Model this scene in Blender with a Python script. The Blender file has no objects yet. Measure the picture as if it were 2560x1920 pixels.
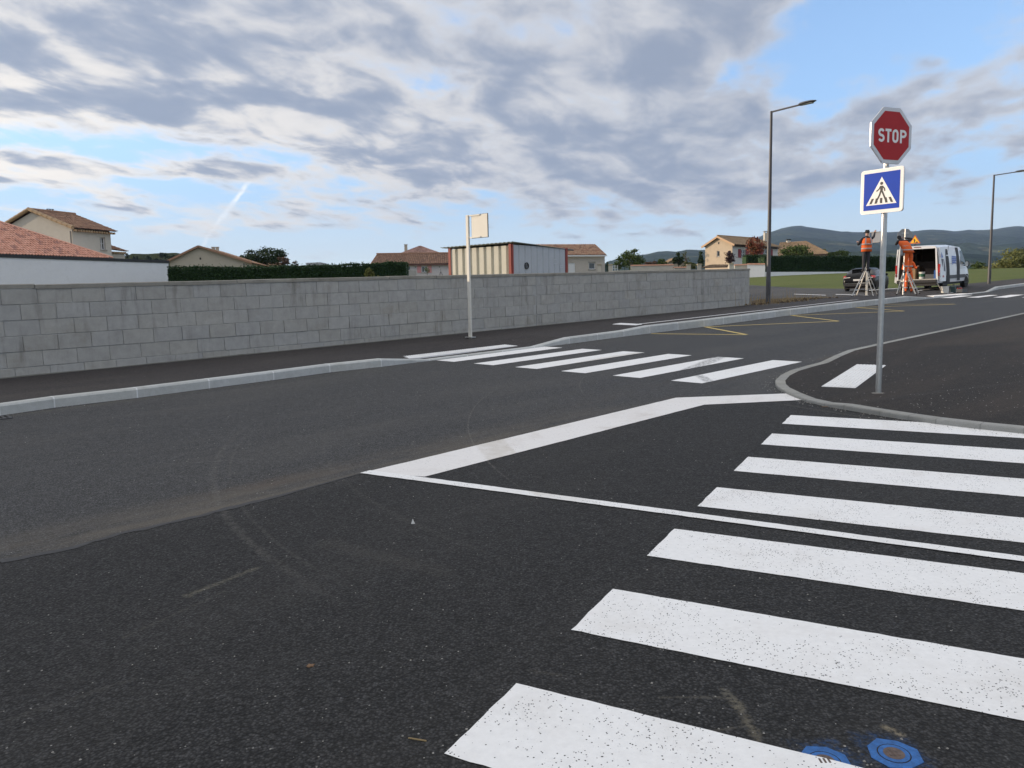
import bpy, bmesh, math, random
from mathutils import Vector, Matrix, noise as mnoise

random.seed(7)
scene = bpy.context.scene
COL = scene.collection
rad = math.radians

# ------------------------------------------------------------------ camera
F = 1925.0                       # focal length in photo pixels (2560 wide)
CAM_H = 1.6077
SLOPE_X, SLOPE_Y = 0.01234, 0.03439
RT = Vector((0.99982833, -0.0020273, -0.01841743))
UP = Vector((0.01852868, 0.10939554, 0.99382559))
FW = Vector((0.0, 0.99399623, -0.10941432))
CAMP = Vector((0, 0, CAM_H))

cam_data = bpy.data.cameras.new('camera')
cam = bpy.data.objects.new('camera', cam_data)
COL.objects.link(cam)
cam.matrix_world = Matrix(((RT.x, UP.x, -FW.x, CAMP.x), (RT.y, UP.y, -FW.y, CAMP.y),
                           (RT.z, UP.z, -FW.z, CAMP.z), (0, 0, 0, 1)))
cam_data.sensor_fit = 'HORIZONTAL'
cam_data.sensor_width = 36.0
cam_data.lens = 36.0 * F / 2560.0
cam_data.clip_start = 0.05
cam_data.clip_end = 40000.0
scene.camera = cam

# ------------------------------------------------------------------ colour management
vs = scene.view_settings
vs.view_transform = 'Standard'
vs.look = 'None'
vs.exposure = 1.25
vs.gamma = 1.0
vs.use_curve_mapping = False
try:
    scene.cycles.use_denoising = True
    scene.cycles.max_bounces = 6
    scene.cycles.volume_bounces = 0
    scene.cycles.transparent_max_bounces = 8
    scene.cycles.sample_clamp_indirect = 4.0
except Exception:
    pass

SUN_EL, SUN_ROT = rad(7.0), rad(-80.0)      # low sun on the left, rotation clockwise from +Y

# ------------------------------------------------------------------ node helper
class NT:
    def __init__(self, tree):
        self.t = tree
    def n(self, kind, **kw):
        nd = self.t.nodes.new(kind)
        for k, v in kw.items():
            setattr(nd, k, v)
        return nd
    def link(self, a, b):
        self.t.links.new(a, b)
    def setv(self, sock, v):
        if v is None:
            return
        if hasattr(v, 'is_linked') or isinstance(v, bpy.types.NodeSocket):
            self.t.links.new(v, sock)
        else:
            if isinstance(v, (tuple, list)) and len(v) == 3 and sock.type == 'RGBA':
                v = (*v, 1)
            sock.default_value = v
    def m(self, op, a, b=None, c=None, clamp=False):
        nd = self.n('ShaderNodeMath', operation=op, use_clamp=clamp)
        for i, v in enumerate((a, b, c)):
            if v is not None:
                self.setv(nd.inputs[i], v)
        return nd.outputs[0]
    def vm(self, op, a, b=None, out=0):
        nd = self.n('ShaderNodeVectorMath', operation=op)
        self.setv(nd.inputs[0], a)
        if b is not None:
            self.setv(nd.inputs[1] if op != 'SCALE' else nd.inputs[3], b)
        return nd.outputs[out]
    def noise(self, vec, scale, detail=4, rough=0.5, distort=0.0, dim='3D'):
        nd = self.n('ShaderNodeTexNoise', noise_dimensions=dim)
        self.setv(nd.inputs['Vector'], vec)
        nd.inputs['Scale'].default_value = scale
        nd.inputs['Detail'].default_value = detail
        nd.inputs['Roughness'].default_value = rough
        nd.inputs['Distortion'].default_value = distort
        return nd.outputs[0]
    def voro(self, vec, scale, feature='F1', out=0):
        nd = self.n('ShaderNodeTexVoronoi', feature=feature)
        self.setv(nd.inputs['Vector'], vec)
        nd.inputs['Scale'].default_value = scale
        return nd.outputs[out]
    def smooth(self, v, lo, hi, a=0.0, b=1.0, kind='SMOOTHSTEP'):
        nd = self.n('ShaderNodeMapRange', interpolation_type=kind)
        self.setv(nd.inputs[0], v)
        for i, x in enumerate((lo, hi, a, b)):
            self.setv(nd.inputs[1 + i], x)
        return nd.outputs[0]
    def mix(self, f, a, b, blend='MIX'):
        nd = self.n('ShaderNodeMix', data_type='RGBA', blend_type=blend)
        self.setv(nd.inputs[0], f)
        self.setv(nd.inputs[6], a)
        self.setv(nd.inputs[7], b)
        return nd.outputs[2]
    def xyz(self, x, y, z):
        nd = self.n('ShaderNodeCombineXYZ')
        for i, v in enumerate((x, y, z)):
            self.setv(nd.inputs[i], v)
        return nd.outputs[0]
    def sep(self, v):
        nd = self.n('ShaderNodeSeparateXYZ')
        self.setv(nd.inputs[0], v)
        return nd.outputs

# ------------------------------------------------------------------ world: Nishita sky with a broken cloud layer
SKY_BUMPS = [  # azimuth, elevation, widths, slant, strength: where the layer is open (-) or thick (+) in the view
    (27, 17.0, 11, 2.8, 0.25, -0.20), (15, 14.6, 7, 1.1, 0.2, -0.12), (-21, 10.2, 13, 1.5, 0.05, -0.13), (-26, 7.6, 12, 1.0, 0.0, -0.12),
    (-30, 12.0, 6, 2.0, 0.0, -0.05), (-2, 14.0, 20, 5.0, 0.0, 0.10), (-26, 17.0, 15, 4.0, 0.0, 0.12), (3, 8.6, 12, 1.6, -0.06, 0.16), (-10, 10.0, 9, 1.4, 0.0, 0.08),
    (22, 11.0, 14, 2.2, 0.28, 0.10), (24, 7.6, 12, 1.0, 0.18, 0.10), (-24, 8.8, 12, 0.5, 0.03, 0.12), (13, 6.6, 9, 0.7, 0.1, 0.06)]
def build_world():
    w = bpy.data.worlds.new('World')
    scene.world = w
    w.use_nodes = True
    w.cycles.sampling_method = 'MANUAL'
    w.cycles.sample_map_resolution = 256
    T = NT(w.node_tree)
    bg = w.node_tree.nodes['Background']
    sky = T.n('ShaderNodeTexSky', sky_type='NISHITA')
    sky.sun_disc = False
    sky.sun_elevation = SUN_EL
    sky.sun_rotation = SUN_ROT
    sky.altitude = 200
    sky.air_density = 1.0
    sky.dust_density = 0.15
    sky.ozone_density = 1.5
    d = T.n('ShaderNodeTexCoord').outputs['Generated']
    x, y, z = T.sep(d)
    zc = T.m('MAXIMUM', z, 0.0)
    den = T.m('ADD', zc, 0.15)
    u = T.m('DIVIDE', x, den)
    v = T.m('DIVIDE', y, den)
    # cloud plane coordinates: soft rolls running away to the right
    P = T.xyz(T.m('MULTIPLY', T.m('SUBTRACT', u, T.m('MULTIPLY', v, 0.30)), 0.95), T.m('MULTIPLY', T.m('ADD', v, T.m('MULTIPLY', u, 0.16)), 0.68), 0.0)
    big = T.noise(P, 0.60, 2, 0.5, dim='2D')
    n1 = T.noise(P, 1.75, 6, 0.52, 0.35, dim='2D')
    n2 = T.noise(T.vm('ADD', P, (7.3, 2.1, 0.0)), 4.6, 5, 0.52, 0.25, dim='2D')
    n3 = T.noise(T.vm('ADD', P, (1.7, 5.1, 0.0)), 11.0, 3, 0.55, 0.3, dim='2D')
    az = T.m('ARCTAN2', x, y)                       # 0 ahead, positive to the right
    el = T.m('ARCSINE', zc)
    def bump(a0, e0, wa, we, sl=0.0):
        da = T.m('SUBTRACT', az, rad(a0))
        de = T.m('DIVIDE', T.m('SUBTRACT', T.m('SUBTRACT', el, rad(e0)), T.m('MULTIPLY', da, sl)), rad(we))
        da = T.m('DIVIDE', da, rad(wa))
        r2 = T.m('ADD', T.m('MULTIPLY', da, da), T.m('MULTIPLY', de, de))
        return T.m('EXPONENT', T.m('MULTIPLY', r2, -1.0))
    cover = T.smooth(el, rad(3.5), rad(8.5), 0.0, 1.0)
    field = T.m('ADD', T.m('MULTIPLY', n1, 0.75), T.m('MULTIPLY', big, 0.35))
    field = T.m('ADD', field, T.m('MULTIPLY', T.m('SUBTRACT', n2, 0.5), 0.46))
    field = T.m('ADD', field, T.m('MULTIPLY', T.m('SUBTRACT', cover, 1.0), 0.30))
    for a0, e0, wa, we, sl, k in SKY_BUMPS:
        field = T.m('ADD', field, T.m('MULTIPLY', bump(a0, e0, wa, we, sl), k))
    dens = T.smooth(T.m('ADD', field, T.m('MULTIPLY', T.m('SUBTRACT', n3, 0.5), 0.20)), 0.345, 0.56)
    dens = T.m('MULTIPLY', dens, T.smooth(el, rad(2.0), rad(5.0)))
    # cloud body: thin edges bright, thick middles grey-blue; brighter towards the zenith as real overcast is
    thick = T.m('ADD', T.m('ADD', T.m('MULTIPLY', field, 0.70), T.m('MULTIPLY', n2, 0.46)), T.m('MULTIPLY', n3, 0.16))
    thick = T.smooth(thick, 0.50, 0.94)
    ccol = T.mix(thick, (0.312, 0.308, 0.312), (0.130, 0.149, 0.190))
    zs = T.smooth(zc, 0.25, 0.95)                   # overhead the layer is thinner and whiter
    ccol = T.mix(1.0, ccol, T.xyz(T.m('ADD', T.m('MULTIPLY', zs, 1.62), 1.0), T.m('ADD', T.m('MULTIPLY', zs, 1.45), 1.0), T.m('ADD', T.m('MULTIPLY', zs, 1.12), 0.99)), 'MULTIPLY')
    glow = T.m('MULTIPLY', T.smooth(az, rad(-45), rad(16), 1.0, 0.0), T.smooth(el, rad(24), rad(9), 0.0, 1.0))
    ccol = T.mix(T.m('MULTIPLY', T.m('MULTIPLY', glow, T.smooth(thick, 0.85, 0.25)), 1.0), ccol, (0.52, 0.47, 0.40))
    # clear sky: Nishita with pale moist air low down
    STR = 0.15
    skyc = T.mix(1.0, sky.outputs[0], (STR, STR, STR), 'MULTIPLY')
    skyc = T.mix(1.0, skyc, (1.0, 1.02, 1.2), 'MULTIPLY')
    veil = T.smooth(el, rad(-1), rad(13), 1.0, 0.0, 'SMOOTHSTEP')
    skyc = T.mix(veil, skyc, (0.235, 0.325, 0.385))
    veil2 = T.smooth(el, rad(0), rad(30), 0.55, 0.0, 'SMOOTHSTEP')
    skyc = T.mix(veil2, skyc, (0.115, 0.215, 0.42))
    skyc = T.mix(T.smooth(el, rad(8.0), rad(1.0)), skyc, (0.40, 0.468, 0.472))
    col = T.mix(T.m('MULTIPLY', dens, 0.93), skyc, ccol)
    # contrail low on the left
    a0, e0, a1, e1 = rad(-17.6), rad(9.0), rad(-21.6), rad(3.6)
    tt = T.m('DIVIDE', T.m('SUBTRACT', el, e1), e0 - e1)
    wob = T.m('MULTIPLY', T.m('SUBTRACT', T.noise(T.vm('SCALE', d, 1.0), 55, 3), 0.5), rad(0.7))
    cur = T.m('MULTIPLY', T.m('MULTIPLY', tt, T.m('SUBTRACT', 1.0, tt)), rad(-1.0))
    axl = T.m('ADD', T.m('ADD', T.m('MULTIPLY', T.m('SUBTRACT', 1.0, tt), a1), T.m('MULTIPLY', tt, a0)), cur)
    dist = T.m('ABSOLUTE', T.m('ADD', T.m('SUBTRACT', az, axl), wob))
    trail = T.m('MULTIPLY', T.smooth(dist, rad(0.27), rad(0.02)), T.m('MULTIPLY', T.smooth(tt, -0.05, 0.12), T.smooth(tt, 1.02, 0.95)))
    trail = T.m('MULTIPLY', trail, T.smooth(T.noise(d, 40, 3), 0.3, 0.55, 0.35, 0.9))
    trail = T.m('MULTIPLY', trail, T.m('SUBTRACT', 1.0, dens))
    col = T.mix(T.m('MULTIPLY', trail, 0.9), col, (0.52, 0.52, 0.51))
    T.link(col, bg.inputs[0])
    bg.inputs[1].default_value = 1.0
build_world()

sun_data = bpy.data.lights.new('sun', 'SUN')
sun_data.energy = 2.4
sun_data.angle = rad(0.6)
sun_data.color = (1.0, 0.80, 0.58)
sun = bpy.data.objects.new('sun', sun_data)
COL.objects.link(sun)
SUN_DIR = Vector((math.cos(SUN_EL) * math.sin(SUN_ROT), math.cos(SUN_EL) * math.cos(SUN_ROT), math.sin(SUN_EL)))
sun.rotation_euler = (-SUN_DIR).to_track_quat('-Z', 'Y').to_euler()
sun.location = SUN_DIR * 50

# ------------------------------------------------------------------ photo pixel -> place
def ray(px, py):
    return RT * ((px - 1280) / F) + UP * (-(py - 960) / F) + FW

def plane_z(x, y):
    return SLOPE_X * x + SLOPE_Y * y

def G(px, py, off=0.0):
    """point of the sloping street surface (raised by off) under a photo pixel"""
    d = ray(px, py)
    t = -(CAM_H - off) / (d.z - SLOPE_X * d.x - SLOPE_Y * d.y)
    return CAMP + d * t

def A(px, py, depth):
    """point at ground-plan distance y = depth behind a photo pixel"""
    d = ray(px, py)
    return CAMP + d * (depth / d.y)

def gz(x, y):
    """terrain: the street slope, easing off beyond about 90 m"""
    r = max(math.hypot(x, y), 1e-6)
    k = 1.0
    if r > 70:
        k = (70 + 35 * (1 - math.exp(-(r - 70) / 35))) / r
    return plane_z(x * k, y * k)

# ------------------------------------------------------------------ mesh builder and tagging
class MB:
    def __init__(self):
        self.v = []; self.f = []; self.mi = []
    def add(self, vs_, fs, mi=0):
        b = len(self.v)
        self.v += [tuple(p) for p in vs_]
        self.f += [tuple(b + i for i in f) for f in fs]
        self.mi += [mi] * len(fs)
        return self
    def quad(self, a, b, c, d, mi=0):
        return self.add([a, b, c, d], [(0, 1, 2, 3)], mi)
    def poly(self, pts, mi=0):
        return self.add(pts, [tuple(range(len(pts)))], mi)
    def hexa(self, p, mi=0):
        """8 points: bottom ring 0-3, top ring 4-7"""
        return self.add(p, [(0, 3, 2, 1), (4, 5, 6, 7), (0, 1, 5, 4), (1, 2, 6, 5), (2, 3, 7, 6), (3, 0, 4, 7)], mi)
    def box(self, x0, x1, y0, y1, z0, z1, mi=0):
        return self.hexa([(x0, y0, z0), (x1, y0, z0), (x1, y1, z0), (x0, y1, z0),
                          (x0, y0, z1), (x1, y0, z1), (x1, y1, z1), (x0, y1, z1)], mi)
    def bar(self, a, b, w, h, up=(0, 0, 1), mi=0):
        a, b = Vector(a), Vector(b)
        t = (b - a).normalized()
        u = Vector(up)
        s = t.cross(u)
        if s.length < 1e-4:
            s = t.cross(Vector((1, 0, 0)))
        s.normalize(); u = s.cross(t)
        s *= w / 2; u *= h / 2
        return self.hexa([a - s - u, a + s - u, b + s - u, b - s - u, a - s + u, a + s + u, b + s + u, b - s + u], mi)
    def tube(self, pts, radii, seg=10, caps=True, mi=0):
        pts = [Vector(p) for p in pts]
        if not isinstance(radii, (list, tuple)):
            radii = [radii] * len(pts)
        rings = []
        ref = None
        for i, p in enumerate(pts):
            t = (pts[min(i + 1, len(pts) - 1)] - pts[max(i - 1, 0)]).normalized()
            if ref is None:
                ref = Vector((1, 0, 0)) if abs(t.x) < 0.8 else Vector((0, 1, 0))
            s = t.cross(ref).normalized(); u = s.cross(t); ref = u.cross(s) if False else ref
            rings.append([p + (s * math.cos(2 * math.pi * k / seg) + u * math.sin(2 * math.pi * k / seg)) * radii[i] for k in range(seg)])
        b = len(self.v)
        for r in rings:
            self.v += [tuple(q) for q in r]
        for i in range(len(rings) - 1):
            for k in range(seg):
                k2 = (k + 1) % seg
                self.f.append((b + i * seg + k, b + i * seg + k2, b + (i + 1) * seg + k2, b + (i + 1) * seg + k)); self.mi.append(mi)
        if caps:
            self.f.append(tuple(b + k for k in reversed(range(seg)))); self.mi.append(mi)
            e = b + (len(rings) - 1) * seg
            self.f.append(tuple(e + k for k in range(seg))); self.mi.append(mi)
        return self
    def prism(self, pts, vec, mi=0):
        """closed polygon pushed along vec"""
        n = len(pts); vec = Vector(vec)
        p0 = [Vector(p) for p in pts]; p1 = [p + vec for p in p0]
        fs = [tuple(reversed(range(n))), tuple(range(n, 2 * n))]
        fs += [(i, (i + 1) % n, n + (i + 1) % n, n + i) for i in range(n)]
        return self.add(p0 + p1, fs, mi)
    def loft(self, rings, closed=True, caps=True, mi=0):
        n = len(rings[0]); b = len(self.v)
        for r in rings:
            self.v += [tuple(q) for q in r]
        for i in range(len(rings) - 1):
            for k in range(n if closed else n - 1):
                k2 = (k + 1) % n
                self.f.append((b + i * n + k, b + i * n + k2, b + (i + 1) * n + k2, b + (i + 1) * n + k)); self.mi.append(mi)
        if caps:
            self.f.append(tuple(b + k for k in reversed(range(n)))); self.mi.append(mi)
            e = b + (len(rings) - 1) * n
            self.f.append(tuple(e + k for k in range(n))); self.mi.append(mi)
        return self
    def build(self, name, mats, parent=None, smooth=False, fix=True, bevel=0.0, origin=None):
        me = bpy.data.meshes.new(name)
        o_ = Vector(origin) if origin is not None else None
        vv = self.v if o_ is None else [tuple(Vector(p) - o_) for p in self.v]
        me.from_pydata(vv, [], self.f)
        if not isinstance(mats, (list, tuple)):
            mats = [mats]
        for m_ in mats:
            me.materials.append(m_)
        if len(mats) > 1:
            me.polygons.foreach_set('material_index', self.mi)
        if fix or bevel:
            bm = bmesh.new(); bm.from_mesh(me)
            if fix:
                bmesh.ops.recalc_face_normals(bm, faces=bm.faces)
            if bevel:
                bmesh.ops.bevel(bm, geom=bm.edges[:], offset=bevel, segments=1, affect='EDGES', clamp_overlap=True)
            bm.to_mesh(me); bm.free()
        if smooth:
            me.polygons.foreach_set('use_smooth', [True] * len(me.polygons))
            if smooth == 'auto':
                try:
                    me.set_sharp_from_angle(angle=rad(38))
                except Exception:
                    pass
        me.update()
        ob = bpy.data.objects.new(name, me)
        if o_ is not None:
            ob.location = o_
        COL.objects.link(ob)
        if parent is not None:
            ob.parent = parent
        return ob

def tag(o, label=None, cat=None, group=None, kind=None):
    if label: o['label'] = label
    if cat: o['category'] = cat
    if group: o['group'] = group
    if kind: o['kind'] = kind
    return o

def thing(name, label, cat, loc=(0, 0, 0), rz=0.0, group=None):
    o = bpy.data.objects.new(name, None)
    COL.objects.link(o)
    o.location = loc
    o.rotation_euler = (0, 0, rz)
    o.empty_display_size = 0.2
    return tag(o, label, cat, group)

def ribbon(pts, w, closed=False):
    """flat polygons (list of quads) of a 2D polyline of width w, mitred"""
    P_ = [Vector((p[0], p[1])) for p in pts]
    n = len(P_)
    L = []; R = []
    for i in range(n):
        if closed:
            a, b, c = P_[i - 1], P_[i], P_[(i + 1) % n]
        else:
            a, b, c = P_[max(i - 1, 0)], P_[i], P_[min(i + 1, n - 1)]
        t1 = (b - a) if (b - a).length > 1e-9 else (c - b)
        t2 = (c - b) if (c - b).length > 1e-9 else (b - a)
        t1 = t1.normalized(); t2 = t2.normalized()
        n1 = Vector((-t1.y, t1.x)); n2 = Vector((-t2.y, t2.x))
        m_ = (n1 + n2)
        if m_.length < 1e-6:
            m_ = n1
        m_.normalize()
        k = (w / 2) / max(m_.dot(n1), 0.4)
        L.append(b + m_ * k); R.append(b - m_ * k)
    out = []
    for i in range(n if closed else n - 1):
        j = (i + 1) % n
        out.append((R[i], R[j], L[j], L[i]))
    return out

# ------------------------------------------------------------------ materials
MATS = {}
def mat(name, color=(0.5, 0.5, 0.5), rough=0.6, metal=0.0, spec=0.5, var=0.0, vscale=3.0, bump=0.0, bscale=60.0,
        rnd=0.0, emit=None, coat=0.0, alpha=None, trans=0.0, dirt=0.0, objcoord=False):
    """general painted / plastered / metal surface: base colour, cloudy variation, fine relief, optional per-object variation"""
    if name in MATS:
        return MATS[name]
    m_ = bpy.data.materials.new(name); m_.use_nodes = True
    T = NT(m_.node_tree); b = m_.node_tree.nodes['Principled BSDF']
    pos = T.n('ShaderNodeTexCoord').outputs['Object'] if objcoord else T.n('ShaderNodeNewGeometry').outputs['Position']
    c = (*color, 1)
    col = None
    if var or dirt:
        nz = T.noise(pos, vscale, 6, 0.6)
        f = T.smooth(nz, 0.25, 0.75, 1 - var, 1 + var, 'LINEAR')
        col = T.mix(1.0, c, T.xyz(f, f, f), 'MULTIPLY')
        if dirt:
            d2 = T.smooth(T.noise(pos, vscale * 2.7, 8, 0.65), 0.5, 0.75, 0.0, dirt)
            col = T.mix(d2, col, (color[0] * 0.45, color[1] * 0.42, color[2] * 0.38))
    if rnd:
        oi = T.n('ShaderNodeObjectInfo').outputs['Random']
        f = T.m('ADD', T.m('MULTIPLY', oi, 2 * rnd), 1 - rnd)
        col = T.mix(1.0, col if col is not None else c, T.xyz(f, f, f), 'MULTIPLY')
    if col is not None:
        T.link(col, b.inputs['Base Color'])
    else:
        b.inputs['Base Color'].default_value = c
    b.inputs['Roughness'].default_value = rough
    b.inputs['Metallic'].default_value = metal
    b.inputs['Specular IOR Level'].default_value = spec
    b.inputs['Coat Weight'].default_value = coat
    if coat:
        b.inputs['Coat Roughness'].default_value = 0.05
    if trans:
        b.inputs['Transmission Weight'].default_value = trans
    if emit:
        b.inputs['Emission Color'].default_value = (*emit[:3], 1)
        b.inputs['Emission Strength'].default_value = emit[3]
    if bump:
        nz = T.noise(pos, bscale, 4, 0.6)
        bp = T.n('ShaderNodeBump'); bp.inputs['Strength'].default_value = bump; bp.inputs['Distance'].default_value = 0.01
        T.link(nz, bp.inputs['Height']); T.link(bp.outputs[0], b.inputs['Normal'])
    MATS[name] = m_
    return m_

# ------------------------------------------------------------------ asphalt, paint, concrete
def circ3(p, q, r):
    ax, ay, bx, by, cx, cy = p.x, p.y, q.x, q.y, r.x, r.y
    d = 2 * (ax * (by - cy) + bx * (cy - ay) + cx * (ay - by))
    ux = ((ax * ax + ay * ay) * (by - cy) + (bx * bx + by * by) * (cy - ay) + (cx * cx + cy * cy) * (ay - by)) / d
    uy = ((ax * ax + ay * ay) * (cx - bx) + (bx * bx + by * by) * (ax - cx) + (cx * cx + cy * cy) * (bx - ax)) / d
    return ux, uy, math.hypot(ax - ux, ay - uy)

ARC1 = circ3(G(648, 1047), G(534, 1215), G(720, 1430))
ARC2 = circ3(G(1232, 978), G(1174, 1041), G(1262, 1192))
ARC3 = circ3(G(1470, 935), G(1449, 962), G(1480, 1000))
ARCS = [(*ARC1, 0.045, 0.42, G(560, 1215), 3.2), (ARC1[0], ARC1[1], ARC1[2] - 0.13, 0.02, 0.30, G(580, 1215), 3.2), (ARC1[0], ARC1[1], ARC1[2] - 0.95, 0.03, 0.22, G(760, 1215), 3.0),
        (*ARC2, 0.012, 0.9, G(1180, 1060), 3.2), (*ARC3, 0.015, 0.6, G(1450, 960), 1.2)]
SEAM = [G(*p) for p in ((-900, 1600), (0, 1405), (160, 1375), (300, 1336), (480, 1295), (580, 1270), (700, 1240), (908, 1183))]

def asphalt(name, base, dust=(0.085, 0.075, 0.062), dust_amt=0.35, grain=95.0, rough=0.86, bump=0.7, seam_dust=False, arcs=True,
            streaks=(), glit=0.5):
    m_ = bpy.data.materials.new(name); m_.use_nodes = True
    T = NT(m_.node_tree); b = m_.node_tree.nodes['Principled BSDF']
    pos = T.n('ShaderNodeNewGeometry').outputs['Position']
    px, py, pz = T.sep(pos)
    flat = T.xyz(px, py, 0.0)
    warp = T.vm('ADD', flat, T.vm('SCALE', T.n('ShaderNodeTexNoise').outputs[1], 0.0))
    vor = T.n('ShaderNodeTexVoronoi', feature='F1'); T.link(flat, vor.inputs['Vector']); vor.inputs['Scale'].default_value = grain
    cellr = T.sep(vor.outputs['Color'])[0]
    dist = vor.outputs['Distance']
    f = T.smooth(cellr, 0.0, 1.0, 0.38, 1.95, 'LINEAR')
    gap = T.smooth(dist, 0.32, 0.7, 1.15, 0.30)
    f = T.m('MULTIPLY', f, gap)
    mid = T.noise(flat, 11.0, 5, 0.65)
    f = T.m('MULTIPLY', f, T.smooth(mid, 0.3, 0.7, 0.68, 1.32, 'LINEAR'))
    f = T.m('MULTIPLY', f, T.smooth(T.noise(flat, 42.0, 3, 0.6), 0.3, 0.7, 0.72, 1.3, 'LINEAR'))
    col = T.mix(1.0, (*base, 1), T.xyz(f, f, f), 'MULTIPLY')
    # pale stones
    st = T.m('MULTIPLY', T.smooth(cellr, 0.990, 0.995, 0.0, glit), T.smooth(dist, 0.45, 0.25))
    col = T.mix(st, col, (0.24, 0.235, 0.225))
    # dust and wear, in long streaks along the road
    c_, s_ = 0.728, 0.686
    al = T.m('ADD', T.m('MULTIPLY', px, c_), T.m('MULTIPLY', py, s_))
    ac = T.m('SUBTRACT', T.m('MULTIPLY', px, s_), T.m('MULTIPLY', py, c_))
    rv = T.xyz(T.m('MULTIPLY', al, 0.22), T.m('MULTIPLY', ac, 1.0), 0.0)
    dn = T.noise(rv, 1.1, 7, 0.62, 0.4)
    dm = T.smooth(dn, 0.42, 0.75, 0.0, dust_amt)
    dm = T.m('MULTIPLY', dm, T.smooth(T.noise(flat, 26.0, 3, 0.7), 0.3, 0.65, 0.3, 1.0))
    col = T.mix(dm, col, (*dust, 1))
    if seam_dust:
        a_, b2 = SEAM[1], SEAM[-1]
        ln = math.hypot(b2.x - a_.x, b2.y - a_.y)
        nx, ny = -(b2.y - a_.y) / ln, (b2.x - a_.x) / ln
        dd = T.m('ADD', T.m('MULTIPLY', T.m('SUBTRACT', px, a_.x), nx), T.m('MULTIPLY', T.m('SUBTRACT', py, a_.y), ny))
        band = T.m('MULTIPLY', T.smooth(dd, 0.75, 0.02, 0.0, 1.0), T.smooth(T.noise(rv, 3.0, 6, 0.65), 0.32, 0.62))
        fade = T.smooth(px, 2.5, -1.0)
        col = T.mix(T.m('MULTIPLY', T.m('MULTIPLY', band, fade), 0.62), col, (0.125, 0.105, 0.08))
        rust = T.m('MULTIPLY', T.smooth(T.noise(T.vm('ADD', rv, (3, 9, 0)), 2.0, 5, 0.6), 0.55, 0.75), T.smooth(dd, 1.3, 0.1))
        col = T.mix(T.m('MULTIPLY', rust, 0.4), col, (0.075, 0.048, 0.03))
    if arcs:
        for (cx, cy, r, w, s, c0, reach) in ARCS:
            dx = T.m('SUBTRACT', px, cx); dy = T.m('SUBTRACT', py, cy)
            rr = T.m('SQRT', T.m('ADD', T.m('MULTIPLY', dx, dx), T.m('MULTIPLY', dy, dy)))
            e = T.m('ABSOLUTE', T.m('SUBTRACT', rr, r))
            ex = T.m('SUBTRACT', px, c0.x); ey = T.m('SUBTRACT', py, c0.y)
            dr = T.m('SQRT', T.m('ADD', T.m('MULTIPLY', ex, ex), T.m('MULTIPLY', ey, ey)))
            k = T.m('MULTIPLY', T.smooth(e, w, w * 0.25), T.smooth(dr, reach, reach * 0.45))
            k = T.m('MULTIPLY', k, T.smooth(T.noise(flat, 22.0, 5, 0.75), 0.38, 0.62, 0.05, 1.0))
            col = T.mix(T.m('MULTIPLY', k, s * 0.75), col, (0.13, 0.122, 0.11))
    for (p0, p1, w, s, c) in streaks:
        vx, vy = p1.x - p0.x, p1.y - p0.y
        l2 = vx * vx + vy * vy
        ex = T.m('SUBTRACT', px, p0.x); ey = T.m('SUBTRACT', py, p0.y)
        tt = T.m('DIVIDE', T.m('ADD', T.m('MULTIPLY', ex, vx), T.m('MULTIPLY', ey, vy)), l2, clamp=True)
        qx = T.m('SUBTRACT', ex, T.m('MULTIPLY', tt, vx)); qy = T.m('SUBTRACT', ey, T.m('MULTIPLY', tt, vy))
        dd = T.m('SQRT', T.m('ADD', T.m('MULTIPLY', qx, qx), T.m('MULTIPLY', qy, qy)))
        dd = T.m('ADD', dd, T.m('MULTIPLY', T.m('SUBTRACT', T.noise(flat, 9.0, 5, 0.7), 0.5), w * 2.2))
        k = T.m('MULTIPLY', T.smooth(dd, w, w * 0.1), T.smooth(T.noise(flat, 45.0, 3, 0.7), 0.35, 0.6))
        col = T.mix(T.m('MULTIPLY', k, s), col, (*c, 1))
    T.link(col, b.inputs['Base Color'])
    b.inputs['Roughness'].default_value = rough
    b.inputs['Specular IOR Level'].default_value = 0.42
    h = T.m('ADD', T.m('MULTIPLY', dist, -0.9), T.m('MULTIPLY', T.noise(flat, grain * 0.45, 3, 0.6), 0.9))
    bp = T.n('ShaderNodeBump'); bp.inputs['Strength'].default_value = bump; bp.inputs['Distance'].default_value = 0.006
    T.link(h, bp.inputs['Height']); T.link(bp.outputs[0], b.inputs['Normal'])
    return m_

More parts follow.
